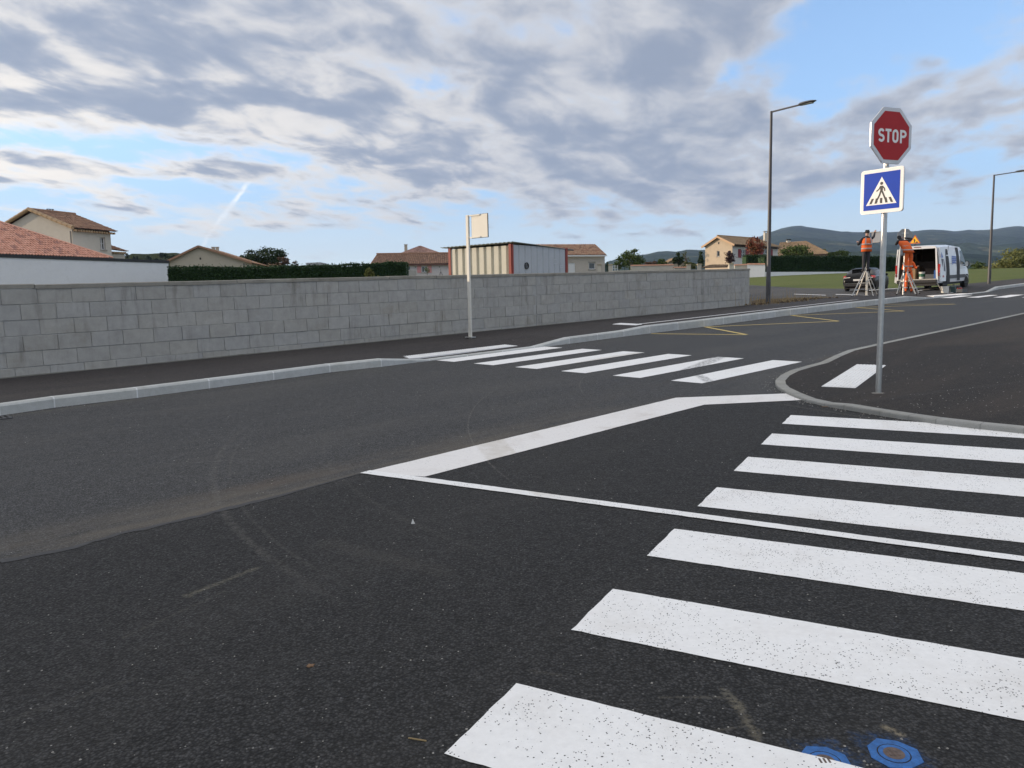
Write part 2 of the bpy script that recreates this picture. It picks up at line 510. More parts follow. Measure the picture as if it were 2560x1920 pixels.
SAND = (0.20, 0.17, 0.12)
M_ROAD = asphalt('asphalt_main_road', (0.045, 0.045, 0.0465), dust=(0.085, 0.08, 0.072), dust_amt=0.5, grain=105, rough=0.82, bump=0.35, seam_dust=True, glit=0.25,
                 streaks=[(G(1460, 1055), G(2030, 975), 0.25, 0.25, (0.07, 0.058, 0.045)), (G(-200, 1068), G(954, 918), 0.06, 0.55, (0.10, 0.088, 0.07)), (G(1424, 861), G(2130, 771), 0.06, 0.4, (0.10, 0.09, 0.075)), (G(410, 1160), G(640, 1148), 0.012, 0.6, (0.16, 0.155, 0.15))])
M_SIDE = asphalt('asphalt_side_road', (0.0225, 0.0222, 0.0226), dust=(0.055, 0.052, 0.048), dust_amt=0.3, grain=88, rough=0.88, bump=1.0, glit=0.35,
                 streaks=[(G(470, 1490), G(640, 1422), 0.035, 0.65, (0.13, 0.12, 0.09)), (G(310, 1595), G(560, 1480), 0.02, 0.3, (0.11, 0.10, 0.085)),
                          (G(1810, 1728), G(1850, 1770), 0.03, 0.75, (0.12, 0.11, 0.085)), (G(1840, 1760), G(1895, 1850), 0.03, 0.8, (0.13, 0.115, 0.085)),
                          (G(1650, 1745), G(1800, 1745), 0.012, 0.5, (0.11, 0.10, 0.08)), (G(1780, 1830), G(1880, 1815), 0.012, 0.5, (0.11, 0.10, 0.08)),
                          (G(2215, 1820), G(2250, 1838), 0.026, 0.95, SAND), (G(1330, 1680), G(1400, 1690), 0.02, 0.25, (0.10, 0.09, 0.07)),
                          (G(820, 1360), G(1100, 1430), 0.12, 0.22, (0.085, 0.078, 0.066)), (G(30, 1800), G(330, 1700), 0.03, 0.3, (0.09, 0.085, 0.075)), (G(2232, 1884), G(2238, 1888), 0.135, 0.9, (0.010, 0.055, 0.16)), (G(2060, 1896), G(2070, 1900), 0.135, 0.9, (0.010, 0.055, 0.16)), (G(1960, 1012), G(2200, 1050), 0.05, 0.45, (0.085, 0.078, 0.065)), (G(2200, 1050), G(2600, 1095), 0.05, 0.45, (0.085, 0.078, 0.065))])
M_WALK = asphalt('asphalt_left_walk', (0.036, 0.0305, 0.0308), dust_amt=0.35, grain=110, rough=0.9, bump=0.3, arcs=False, glit=0.35)
M_ISLE = asphalt('asphalt_right_walk', (0.0225, 0.018, 0.0152), dust=(0.052, 0.038, 0.029), dust_amt=0.75, grain=95, rough=0.92, bump=0.55, arcs=False, glit=0.3)
M_PARK = asphalt('asphalt_car_park', (0.055, 0.053, 0.052), dust=(0.13, 0.12, 0.105), dust_amt=0.6, grain=110, rough=0.85, bump=0.3, arcs=False, glit=0.3)

def paint(name, base, pits, grain=165.0, worn=0.15):
    m_ = bpy.data.materials.new(name); m_.use_nodes = True
    T = NT(m_.node_tree); b = m_.node_tree.nodes['Principled BSDF']
    pos = T.n('ShaderNodeNewGeometry').outputs['Position']
    px, py, pz = T.sep(pos)
    flat = T.xyz(px, py, 0.0)
    vor = T.n('ShaderNodeTexVoronoi', feature='F1'); T.link(flat, vor.inputs['Vector']); vor.inputs['Scale'].default_value = grain
    cr = T.sep(vor.outputs['Color'])[1]; dist = vor.outputs['Distance']
    patch = T.noise(flat, 3.5, 6, 0.7)
    thr = T.smooth(patch, 0.40, 0.78, 1.0 - pits * 0.06, 1.0 - pits * 2.2, 'SMOOTHSTEP')
    pit = T.m('MULTIPLY', T.m('GREATER_THAN', cr, thr), T.smooth(dist, 0.62, 0.4))
    fine = T.m('MULTIPLY', T.smooth(T.noise(flat, grain * 0.8, 3, 0.6), 0.63, 0.72, 0.0, min(0.75, pits * 6)), T.smooth(patch, 0.35, 0.65))
    pit = T.m('MAXIMUM', pit, fine)
    grime = T.smooth(T.noise(flat, 1.7, 8, 0.68, 0.5), 0.45, 0.8, 0.0, worn)
    f = T.smooth(T.noise(flat, 30.0, 4, 0.6), 0.3, 0.7, 0.95, 1.04, 'LINEAR')
    col = T.mix(1.0, (*base, 1), T.xyz(f, f, f), 'MULTIPLY')
    col = T.mix(grime, col, (base[0] * 0.62, base[1] * 0.56, base[2] * 0.5, 1))
    for (cx, cy, r, w, s, c0, reach) in ARCS[3:4]:
        dx = T.m('SUBTRACT', px, cx); dy = T.m('SUBTRACT', py, cy)
        rr = T.m('SQRT', T.m('ADD', T.m('MULTIPLY', dx, dx), T.m('MULTIPLY', dy, dy)))
        k = T.smooth(T.m('ABSOLUTE', T.m('SUBTRACT', rr, r - 0.16)), 0.17, 0.13, 0.0, 0.4)
        k = T.m('MULTIPLY', k, T.smooth(py, 5.0, 5.6))
        k = T.m('MULTIPLY', k, T.smooth(T.noise(flat, 5.0, 5, 0.7), 0.3, 0.6, 0.3, 1.0))
        col = T.mix(k, col, (0.42, 0.37, 0.29, 1))
    # black tyre scrub across the far crossing
    for q0, q1, w in ((G(1722, 925), G(1800, 893), 0.16), (G(1750, 940), G(1790, 965), 0.10)):
        vx, vy = q1.x - q0.x, q1.y - q0.y; l2 = vx * vx + vy * vy
        ex = T.m('SUBTRACT', px, q0.x); ey = T.m('SUBTRACT', py, q0.y)
        tt = T.m('DIVIDE', T.m('ADD', T.m('MULTIPLY', ex, vx), T.m('MULTIPLY', ey, vy)), l2, clamp=True)
        qx = T.m('SUBTRACT', ex, T.m('MULTIPLY', tt, vx)); qy = T.m('SUBTRACT', ey, T.m('MULTIPLY', tt, vy))
        dd = T.m('SQRT', T.m('ADD', T.m('MULTIPLY', qx, qx), T.m('MULTIPLY', qy, qy)))
        k = T.m('MULTIPLY', T.smooth(dd, w, w * 0.4), T.smooth(T.noise(flat, 16.0, 3, 0.7), 0.4, 0.6, 0.1, 0.75))
        col = T.mix(k, col, (0.10, 0.10, 0.105, 1))
    col = T.mix(pit, col, (0.028, 0.027, 0.027, 1))
    T.link(col, b.inputs['Base Color'])
    b.inputs['Roughness'].default_value = 0.7
    b.inputs['Specular IOR Level'].default_value = 0.35
    h = T.m('SUBTRACT', T.m('MULTIPLY', T.noise(flat, grain * 0.5, 3, 0.6), 0.6), T.m('MULTIPLY', pit, 0.8))
    bp = T.n('ShaderNodeBump'); bp.inputs['Strength'].default_value = 0.45; bp.inputs['Distance'].default_value = 0.004
    T.link(h, bp.inputs['Height']); T.link(bp.outputs[0], b.inputs['Normal'])
    return m_
M_PAINT = paint('white_thermoplastic', (0.81, 0.806, 0.80), 0.085, worn=0.34)
M_PAINT_FAR = paint('white_thermoplastic_smooth', (0.81, 0.805, 0.80), 0.02, worn=0.25)
M_PAINT_STOP = paint('white_stop_line_paint', (0.75, 0.73, 0.715), 0.012, worn=0.5)
M_YELLOW = paint('yellow_marking_paint', (0.62, 0.47, 0.16), 0.02, worn=0.5)

def concrete(name, base, stain=0.4, rnd=0.0, vs_=1.2, streak=False):
    m_ = bpy.data.materials.new(name); m_.use_nodes = True
    T = NT(m_.node_tree); b = m_.node_tree.nodes['Principled BSDF']
    pos = T.n('ShaderNodeNewGeometry').outputs['Position']
    px, py, pz = T.sep(pos)
    f = T.smooth(T.noise(pos, vs_ * 6, 6, 0.65), 0.25, 0.75, 0.86, 1.13, 'LINEAR')
    if rnd:
        oi = T.n('ShaderNodeObjectInfo').outputs['Random']
        f = T.m('MULTIPLY', f, T.m('ADD', T.m('MULTIPLY', oi, 2 * rnd), 1 - rnd))
        tint = T.sep(T.n('ShaderNodeTexWhiteNoise').outputs[1])
    f = T.m('MULTIPLY', f, T.smooth(T.noise(pos, 160.0, 2, 0.6), 0.3, 0.7, 0.88, 1.12, 'LINEAR'))
    col = T.mix(1.0, (*base, 1), T.xyz(f, f, f), 'MULTIPLY')
    if rnd:
        h2 = T.m('FRACT', T.m('MULTIPLY', T.n('ShaderNodeObjectInfo').outputs['Random'], 37.7))
        col = T.mix(T.m('MULTIPLY', h2, 0.35), col, T.mix(1.0, col, (1.02, 0.97, 0.86, 1), 'MULTIPLY'))
    if streak:
        # damp runs: narrow in plan, long in height
        sv = T.xyz(T.m('MULTIPLY', px, 3.4), T.m('MULTIPLY', py, 3.4), T.m('MULTIPLY', pz, 0.45))
        k = T.smooth(T.noise(sv, 1.6, 6, 0.62, 0.3), 0.5, 0.68, 0.0, 1.0)
        big = T.smooth(T.noise(T.vm('ADD', pos, (11, 3, 5)), 0.55, 4, 0.6), 0.42, 0.62)
        k = T.m('MULTIPLY', k, T.m('ADD', T.m('MULTIPLY', big, 0.75), 0.25))
        col = T.mix(T.m('MULTIPLY', k, stain), col, T.mix(1.0, col, (0.50, 0.49, 0.46, 1), 'MULTIPLY'))
        k2 = T.smooth(T.noise(T.vm('ADD', pos, (4, 8, 1)), 1.3, 6, 0.65), 0.56, 0.7)
        col = T.mix(T.m('MULTIPLY', k2, 0.5 * stain), col, T.mix(1.0, col, (0.66, 0.61, 0.5, 1), 'MULTIPLY'))
    else:
        k = T.smooth(T.noise(pos, vs_ * 2.2, 8, 0.7, 0.4), 0.5, 0.74, 0.0, stain)
        col = T.mix(k, col, (base[0] * 0.55, base[1] * 0.52, base[2] * 0.44, 1))
    T.link(col, b.inputs['Base Color'])
    b.inputs['Roughness'].default_value = 0.9
    b.inputs['Specular IOR Level'].default_value = 0.25
    bp = T.n('ShaderNodeBump'); bp.inputs['Strength'].default_value = 0.5; bp.inputs['Distance'].default_value = 0.004
    T.link(T.noise(pos, 110.0, 4, 0.7), bp.inputs['Height']); T.link(bp.outputs[0], b.inputs['Normal'])
    return m_
M_BLOCK = concrete('grey_concrete_block', (0.385, 0.380, 0.365), 0.55, rnd=0.05, streak=True)
M_COPING = concrete('brown_grey_coping', (0.29, 0.275, 0.24), 0.55)
M_FOOT = concrete('wall_footing_concrete', (0.21, 0.205, 0.18), 0.7)
M_MORTAR = concrete('pale_mortar', (0.40, 0.40, 0.39), 0.3)
M_KERB = concrete('light_kerb_concrete', (0.46, 0.475, 0.475), 0.3, rnd=0.06)
M_KERB_OLD = concrete('kerb_concrete_grey', (0.30, 0.30, 0.285), 0.35, rnd=0.06)
M_JOINT = mat('kerb_joint_mortar', (0.64, 0.65, 0.65), 0.9, var=0.1)

# ------------------------------------------------------------------ terrain sheet
def grass_mat(name, c1, c2, c3, scale=1.0):
    m_ = bpy.data.materials.new(name); m_.use_nodes = True
    T = NT(m_.node_tree); b = m_.node_tree.nodes['Principled BSDF']
    pos = T.n('ShaderNodeNewGeometry').outputs['Position']
    k1 = T.smooth(T.noise(pos, 0.35 * scale, 6, 0.65), 0.35, 0.65)
    k2 = T.smooth(T.noise(pos, 7.0 * scale, 6, 0.7), 0.35, 0.68)
    col = T.mix(k1, (*c1, 1), (*c2, 1))
    col = T.mix(T.m('MULTIPLY', k2, 0.6), col, (*c3, 1))
    T.link(col, b.inputs['Base Color']); b.inputs['Roughness'].default_value = 0.95
    b.inputs['Specular IOR Level'].default_value = 0.1
    bp = T.n('ShaderNodeBump'); bp.inputs['Strength'].default_value = 0.8; bp.inputs['Distance'].default_value = 0.06
    T.link(T.noise(pos, 24.0, 4, 0.7), bp.inputs['Height']); T.link(bp.outputs[0], b.inputs['Normal'])
    return m_
M_FIELD = grass_mat('field_grass', (0.12, 0.12, 0.042), (0.15, 0.13, 0.055), (0.085, 0.092, 0.03))
M_LAWN = grass_mat('mown_lawn', (0.115, 0.14, 0.046), (0.135, 0.15, 0.055), (0.085, 0.115, 0.036))
M_EARTH = grass_mat('bare_earth', (0.10, 0.075, 0.045), (0.075, 0.052, 0.032), (0.05, 0.035, 0.02), 3.0)

def terrain():
    m_ = MB()
    rs = [0, 4, 8, 12, 18, 25, 33, 42, 52, 62, 72, 82, 95, 110, 130, 160, 200, 260, 350, 500, 800, 1300, 2200, 4000, 9000, 20000]
    n = 96
    m_.v.append((0, 0, gz(0, 0) - 0.06))
    for r in rs[1:]:
        for k in range(n):
            a = 2 * math.pi * k / n
            x, y = r * math.cos(a), r * math.sin(a)
            m_.v.append((x, y, gz(x, y) - 0.06))
    for k in range(n):
        m_.f.append((0, 1 + k, 1 + (k + 1) % n))
    for i in range(len(rs) - 2):
        for k in range(n):
            a_, b_ = 1 + i * n, 1 + (i + 1) * n
            m_.f.append((a_ + k, b_ + k, b_ + (k + 1) % n, a_ + (k + 1) % n))
    m_.mi = [0] * len(m_.f)
    tag(m_.build('ground', M_FIELD, smooth=True), kind='structure')
terrain()

def sheet(name, pts, mtl, off=0.0, parent=None, kind=None):
    """flat polygon on the street slope"""
    m_ = MB()
    m_.poly([(p[0], p[1], plane_z(p[0], p[1]) + off) for p in pts])
    o = m_.build(name, mtl, parent)
    me = o.data
    if me.polygons[0].normal.z < 0:
        me.flip_normals()
    if kind:
        tag(o, kind=kind)
    return o

# ------------------------------------------------------------------ left kerb line and road
KERB = [  # photo point at the foot of the kerb face, kerb height there
    (G(0, 1039), .14), (G(137, 1019), .14), (G(344, 994.6), .14), (G(524, 971), .14), (G(685, 950), .14), (G(825, 931), .14),
    (G(954, 917), .14), (G(1075, 902), .025), (G(1337, 870), .025), (G(1424, 859.5), .14), (G(1560, 841.5), .145),
    (G(1625, 833.5), .195), (G(1760, 817), .195), (G(1976, 788.3), .195), (G(2130, 769.5), .195), (G(2270, 753), .195),
    (G(2335, 745.5), .025), (G(2472, 730), .025), (G(2496, 723.5), .14), (G(2560, 715), .14)]
TDIR = Vector((0.728, 0.686, 0)); NDIR = Vector((0.686, -0.728, 0))
k0 = KERB[0][0]; k1 = KERB[-1][0]
KERB = [(k0 - TDIR * 26, .14), (k0 - TDIR * 6, .14)] + KERB + [(k1 + TDIR * 30, .14)]
KP = [(Vector((p.x, p.y)), h) for p, h in KERB]

road_pts = [(p.x, p.y) for p, h in KP]
ra = KP[-1][0] + Vector((NDIR.x, NDIR.y)) * 40
rb = KP[0][0] + Vector((NDIR.x, NDIR.y)) * 45
road_pts += [(ra.x, ra.y), (rb.x, rb.y)]
road = sheet('road', road_pts, M_ROAD, 0.0, kind='structure')

# newer side road in front, laid up to the seam and the stop line
side_pts = [(p.x, p.y) for p in SEAM] + [(p.x, p.y) for p in (G(1690, 997), G(1990, 986))]
side_pts += [(4.5, 9.0), (14.0, -2.0), (14.0, -14.0), (-12.0, -14.0), (-14.0, -4.0)]
side = sheet('side_road', side_pts, M_SIDE, 0.003, kind='structure')

# tar sealing band along the seam
sb = MB()
M_TAR = mat('tar_sealing', (0.030, 0.030, 0.032), 0.7, var=0.3, vscale=12, bump=0.5, bscale=30)
sp = []
for i in range(1, len(SEAM) - 1):
    a_, b_ = SEAM[i], SEAM[i + 1]
    for k in range(6):
        sp.append(a_.lerp(b_, k / 6))
sp.append(SEAM[-1])
tv = Vector((SEAM[-1].x - SEAM[1].x, SEAM[-1].y - SEAM[1].y, 0)).normalized(); nv = Vector((-tv.y, tv.x, 0))
vv = []
for i, p in enumerate(sp):
    w1 = 0.02 + 0.03 * mnoise.noise(Vector((i * 0.7, 1.3, 0))); w2 = 0.03 + 0.03 * mnoise.noise(Vector((i * 0.6, 7.3, 0)))
    tp = 1.0 if i < len(sp) - 8 else (len(sp) - 1 - i) / 8
    a_ = p + nv * (w1 * tp + 0.004); b_ = p - nv * (w2 * tp + 0.004)
    vv.append((a_, b_))
for (a_, b_), (c_, d_) in zip(vv, vv[1:]):
    q = [(v_.x, v_.y, plane_z(v_.x, v_.y) + 0.0055) for v_ in (a_, b_, d_, c_)]
    sb.quad(*q)
sb.build('tar_seal', M_TAR, road)

# ------------------------------------------------------------------ block wall line (needed for the walk)
WA = G(0, 947, .15); WB = G(1873, 763, .15)
WA2 = Vector((WA.x, WA.y)); WT = (Vector((WB.x, WB.y)) - WA2); WLEN = WT.length; WT.normalize()
WN = Vector((WT.y, -WT.x))                       # towards the street
def wall_pt(s, d=0.0):
    p = WA2 + WT * s + WN * d
    return p
def wall_top(s):
    return CAM_H + 0.383 + 0.0246 * s

def walk_back(p):
    s = (p - WA2).dot(WT)
    return wall_pt(s, 0.0)

# ------------------------------------------------------------------ left footway
KW = 0.16
def kerb_frames():
    """kerb line resampled: position, inward normal, height"""
    out = []
    for i, (p, h) in enumerate(KP):
        a_ = KP[max(i - 1, 0)][0]; b_ = KP[min(i + 1, len(KP) - 1)][0]
        t = (b_ - a_).normalized()
        out.append((p, Vector((-t.y, t.x)), h))
    return out
KF = kerb_frames()
wm = MB()
rows = []
for p, n_, h in KF:
    e = p + n_ * (KW - 0.01)
    b_ = walk_back(p)
    if (b_ - p).dot(n_) < 1.0:
        b_ = p + n_ * 2.2
    b_ = b_ + n_ * 0.05
    m1 = e.lerp(b_, 0.35)
    rows.append([(e.x, e.y, plane_z(e.x, e.y) + h - 0.004), (m1.x, m1.y, plane_z(m1.x, m1.y) + max(h, 0.10) + 0.0),
                 (b_.x, b_.y, plane_z(b_.x, b_.y) + 0.15)])
for r0, r1 in zip(rows, rows[1:]):
    for k in range(2):
        wm.quad(r0[k], r0[k + 1], r1[k + 1], r1[k])
walk = tag(wm.build('left_sidewalk', M_WALK), kind='structure')

from mathutils.bvhtree import BVHTree
def bvh_of(o):
    return BVHTree.FromPolygons([v.co for v in o.data.vertices], [tuple(p.vertices) for p in o.data.polygons])
WALK_BVH = bvh_of(walk)
def on_walk(px, py, guess=.12):
    """point of the left footway under a photo pixel"""
    h = WALK_BVH.ray_cast(CAMP, ray(px, py).normalized())
    return h[0] if h[0] is not None else Vector((*G(px, py, guess).xy, G(px, py, guess).z))

def kerb_run(frames, parent, mtl, width, step=1.0, cham=0.026, name='kerb_stone', sink=0.12, gap=0.012, back_drop=0.0, joint=None):
    """kerb stones about a metre long following a line, each an object, with mortar behind the joints"""
    # dense arc-length table
    pts = []
    for (p, n_, h), (p2, n2, h2) in zip(frames, frames[1:]):
        L = (p2 - p).length
        k = max(1, round(L / step))
        for i in range(k):
            f = i / k
            pts.append((p.lerp(p2, f), n_.lerp(n2, f).normalized(), h + (h2 - h) * f))
    pts.append(frames[-1])
    def prof(p, n_, h):
        def v(d, z):
            q = p + n_ * d
            return Vector((q.x, q.y, plane_z(q.x, q.y) + z))
        c = min(cham, max(h, 0.004) * 0.7)
        return [v(0, -sink), v(0.004, h - c), v(c, h), v(width, h), v(width, -sink)]
    back = MB()
    for (p, n_, h), (p2, n2, h2) in zip(pts, pts[1:]):
        t = (p2 - p); L = t.length; t.normalize()
        g = gap / 2
        a_ = prof(p + t * g, n_, h); b_ = prof(p2 - t * g, n2, h2)
        o = (a_[0] + b_[0]) / 2
        MB().loft([a_, b_]).build(name, mtl, parent, origin=o)
        for pp, nn, hh in ((p, n_, h),):
            x0 = pp - t * gap * 0.8; x1 = pp + t * gap * 0.8
            a2 = prof(x0 - nn * 0.0015, nn, hh + 0.0012); b2 = prof(x1 - nn * 0.0015, nn, hh + 0.0012)
            back.loft([a2, b2])
    back.build('kerb_joint', joint or M_JOINT, parent)
kerb_run(KF[1:], walk, M_KERB, KW)

# ------------------------------------------------------------------ right footway with flush kerb
ISL = [(2560, 783.5), (2404, 815), (2300, 836.5), (2210, 855.5), (2119, 875.5), (2085, 889), (2049, 906), (2010, 916), (1975, 926), (1950, 938), (1937, 951), (1938, 961), (1947, 970),
       (1975, 984), (2013, 999), (2060, 1009.5), (2109, 1018), (2198, 1033), (2270, 1044), (2339, 1054), (2450, 1067), (2560, 1078)]
IP = [G(*p, .03) for p in ISL]
IP = [Vector((p.x, p.y)) for p in IP]
ip0 = IP[0]; IP = [ip0 + Vector((TDIR.x, TDIR.y)) * 32, ip0 + Vector((TDIR.x, TDIR.y)) * 6] + IP
d_ = (IP[-1] - IP[-4]).normalized()
IP += [IP[-1] + d_ * 3, IP[-1] + d_ * 14]
IFR = []
for i, p in enumerate(IP):
    a_ = IP[max(i - 1, 0)]; b_ = IP[min(i + 1, len(IP) - 1)]
    t = (b_ - a_).normalized()
    hh = 0.035 if 3 <= i <= 17 else 0.055
    IFR.append((p, Vector((-t.y, t.x)), hh))
inner = [(p + n_ * 0.13) for p, n_, h in IFR]
im = MB()
ipts = [(q.x, q.y, plane_z(q.x, q.y) + h - 0.003) for q, (p, n_, h) in zip(inner, IFR)]
far_ = [(inner[-1].x + 22, inner[-1].y - 1.0), (inner[0].x + 14, inner[0].y - 14)]
apex = (inner[0].x + 14, inner[-1].y - 1.0)
ctr = (9.0, 10.5)
cz = (ctr[0], ctr[1], plane_z(*ctr) + 0.085)
ring = ipts + [(x, y, plane_z(x, y) + 0.12) for x, y in far_]
for a_, b_ in zip(ring, ring[1:] + ring[:1]):
    im.add([a_, b_, cz], [(0, 1, 2)])
isle = tag(im.build('right_sidewalk', M_ISLE), kind='structure')
if isle.data.polygons[0].normal.z < 0:
    isle.data.flip_normals()
kerb_run(IFR[1:-1], isle, M_KERB_OLD, 0.135, step=0.9, cham=0.012, gap=0.006, joint=mat('kerb_joint_dark', (0.22, 0.22, 0.21), 0.9))
ISLE_BVH = bvh_of(isle)
def isle_z(x, y):
    h = ISLE_BVH.ray_cast(Vector((x, y, 20)), Vector((0, 0, -1)))
    return h[0].z if h[0] is not None else plane_z(x, y) + 0.055

# ------------------------------------------------------------------ car park, verge, lawn behind the wall end
s_end = WLEN
def W3(s, d):
    p = wall_pt(s, d); return (p.x, p.y)
lawn_edge = [G(*p) for p in ((1800, 711), (1840, 712), (1881, 714), (1991, 721), (2098, 723), (2245, 722), (2431, 715.5), (2492, 714.5), (2560, 710))]
pk = MB()
front = [W3(s_end - 4, 0.0), W3(s_end + 1.5, 0.0), W3(s_end + 4, 0.05)]
front3 = [(x, y, plane_z(x, y) + 0.13) for x, y in front]
for p, n_, h in KF:
    if p.x > 12.5 and p.x < 30:
        q = p + n_ * (2.2 if p.x < 16.5 else 0.17)
        front3.append((q.x, q.y, plane_z(q.x, q.y) + (0.149 if p.x < 16.5 else h - 0.002)))
kl = KF[-1]
le3 = [(p.x, p.y, plane_z(p.x, p.y) + 0.03) for p in lawn_edge]
le3.append((le3[-1][0] + 30, le3[-1][1] + 28, plane_z(le3[-1][0] + 30, le3[-1][1] + 28) + 0.03))
front3.append((kl[0].x - 1.5, kl[0].y + 1.5, plane_z(kl[0].x, kl[0].y) + 0.12))
# strip triangulation by fraction
def resample(pts, n):
    L = [0]
    for a_, b_ in zip(pts, pts[1:]):
        L.append(L[-1] + (Vector(a_) - Vector(b_)).length)
    out = []
    for i in range(n):
        s = L[-1] * i / (n - 1); k = 0
        while k < len(L) - 2 and L[k + 1] < s: k += 1
        f = (s - L[k]) / max(L[k + 1] - L[k], 1e-9)
        out.append(Vector(pts[k]).lerp(Vector(pts[k + 1]), f))
    return out
fa, fb = resample(front3, 90), resample(le3, 90)
for i in range(89):
    pk.quad(fa[i], fa[i + 1], fb[i + 1], fb[i])
park = tag(pk.build('car_park', M_PARK), kind='structure')

lw = MB()
lb = resample(le3, 120)
def lawn_z(x, y): return gz(x, y) + 0.02
far_l = [Vector((p.x * 1.0 - 6 + 0.55 * i, 0, 0)) for i, p in enumerate(lb)]
back_l = []
for i, p in enumerate(lb):
    d = Vector((p.x, p.y, 0)).normalized()
    q = d * max(98.0, Vector((p.x, p.y, 0)).length + 30)
    back_l.append(q)
for i in range(119):
    for k in range(6):
        def pt(j, f):
            a_ = lb[j]; b_ = back_l[j]
            x = a_.x + (b_.x - a_.x) * f; y = a_.y + (b_.y - a_.y) * f
            return (x, y, gz(x, y) + 0.025 + 0.72 * f)
        lw.quad(pt(i, k / 6), pt(i + 1, k / 6), pt(i + 1, (k + 1) / 6), pt(i, (k + 1) / 6))
tag(lw.build('lawn', M_LAWN, smooth=True), kind='structure')

# bare earth strip beside the lamp post
em = MB()
ev = [G(*p, .15) for p in ((1878, 754), (1900, 749), (1960, 746.5), (2030, 744), (2080, 744.5), (2000, 752), (1930, 757.5), (1884, 764))]
epts = []
for i, p in enumerate(ev):
    epts.append((p.x, p.y, plane_z(p.x, p.y) + 0.165))
em.poly(epts)
earth = tag(em.build('earth_verge', M_EARTH), kind='structure')
if earth.data.polygons[0].normal.z < 0:
    earth.data.flip_normals()

# ------------------------------------------------------------------ painted markings
def wobble(pts, step=0.06, amp=0.005):
    out = []
    for (x0, y0), (x1, y1) in zip(pts, pts[1:] + pts[:1]):
        L = math.hypot(x1 - x0, y1 - y0); n = max(1, int(L / step))
        nx, ny = -(y1 - y0) / max(L, 1e-6), (x1 - x0) / max(L, 1e-6)
        for i in range(n):
            f = i / n; x, y = x0 + (x1 - x0) * f, y0 + (y1 - y0) * f
            w = amp * (mnoise.noise(Vector((x * 9, y * 9, 2))) + .6 * mnoise.noise(Vector((x * 31, y * 31, 5)))) if i else 0
            out.append((x + nx * w, y + ny * w))
    return out

def marking(name, px4, parent, mtl, off=0.0065, surf=0.0):
    ps = [G(*p, surf) for p in px4]
    return sheet(name, wobble([(p.x, p.y) for p in ps]), mtl, surf + off, parent)

k_ = 2560 / 2212
near_x = thing('crosswalk', 'zebra crossing of seven wide white bars in the right foreground', 'crosswalk', G(2000, 1300))
O2 = Vector((2.9735, 8.1379)); TS, TE = -0.480293, -2.086547
vS = Vector((math.cos(TS), math.sin(TS))); uE = Vector((math.cos(TE), math.sin(TE)))
sn = abs(uE.x * vS.y - uE.y * vS.x)
for i in range(8):
    w0 = (i * 1.0059) / sn; w1 = (i * 1.0059 + 0.5) / sn
    a_ = O2 + uE * w0; b_ = O2 + uE * w1
    L = 4.2
    pts = [a_, b_, b_ + vS * L, a_ + vS * L]
    if i == 0:
        pts = [a_, b_, b_ + vS * 2.85, b_ + vS * 2.6 - uE * 0.07, a_ + vS * 1.35]
    o = sheet('white_bar', wobble([(p.x, p.y) for p in pts], 0.05), M_PAINT, 0.0065, near_x)
near_x.location = (0, 0, 0)

far_x = thing('crosswalk', 'zebra crossing of six white bars between the left kerb and the right corner', 'crosswalk')
O3 = Vector((-1.42484, 14.53339)); T2, E2 = 0.756107, -0.769386
v2 = Vector((math.cos(T2), math.sin(T2))); u2 = Vector((math.cos(E2), math.sin(E2))); sn2 = abs(u2.x * v2.y - u2.y * v2.x)
for i in range(6):
    a_ = O3 + u2 * (i * 1.0287 / sn2); b_ = O3 + u2 * ((i * 1.0287 + 0.5) / sn2)
    sheet('white_bar', wobble([(p.x, p.y) for p in (a_, b_, b_ + v2 * 2.952, a_ + v2 * 2.952)]), M_PAINT_FAR, 0.004, far_x)

third_x = thing('crosswalk', 'distant zebra crossing on the road beside the white van', 'crosswalk')
for q in (((2350, 745.5), (2378, 745.5), (2431, 739.7), (2402, 739)), ((2415, 744.3), (2446, 744.6), (2496, 738.3), (2472.7, 738.3)),
          ((2482, 744.3), (2516.5, 744.6), (2562, 737), (2526, 737.7)), ((2554, 744.3), (2590, 744.6), (2632, 737), (2596, 737.5))):
    marking('white_bar', q, third_x, M_PAINT_FAR, 0.01)

stop_l = thing('stop_line', 'broad bent white stop line across the mouth of the side road', 'road marking')
marking('painted_band', ((908, 1183), (1062, 1193.5), (1761, 1013), (1690, 995.5)), stop_l, M_PAINT_STOP, 0.0068)
marking('painted_band', ((1690, 995.5), (1761, 1013), (2013, 1001), (1976, 984.5)), stop_l, M_PAINT_STOP, 0.0068)
edge_l = thing('centre_line', 'thin white line running right from the left tip of the stop line', 'road marking')
marking('painted_band', ((900, 1185), (925, 1178), (2660, 1408), (2660, 1421)), edge_l, M_PAINT, 0.0095)

bus = thing('bus_zigzag', 'yellow zigzag bus stop marking along the far kerb', 'road marking')
zz = [G(*p) for p in ((1628, 834.5), (1866, 837), (1762, 817.5), (2096, 803.2), (1978, 788.8), (2260, 778), (2140, 769), (2388, 760.6), (2210, 761))]
zz2 = [(p.x, p.y) for p in zz]
for i, (a_, b_) in enumerate(zip(zz2, zz2[1:])):
    q = ribbon([a_, b_], 0.10)[0]
    sheet('yellow_line', [(p.x, p.y) for p in q], M_YELLOW, 0.004 + 0.0025 * (i % 2), bus)

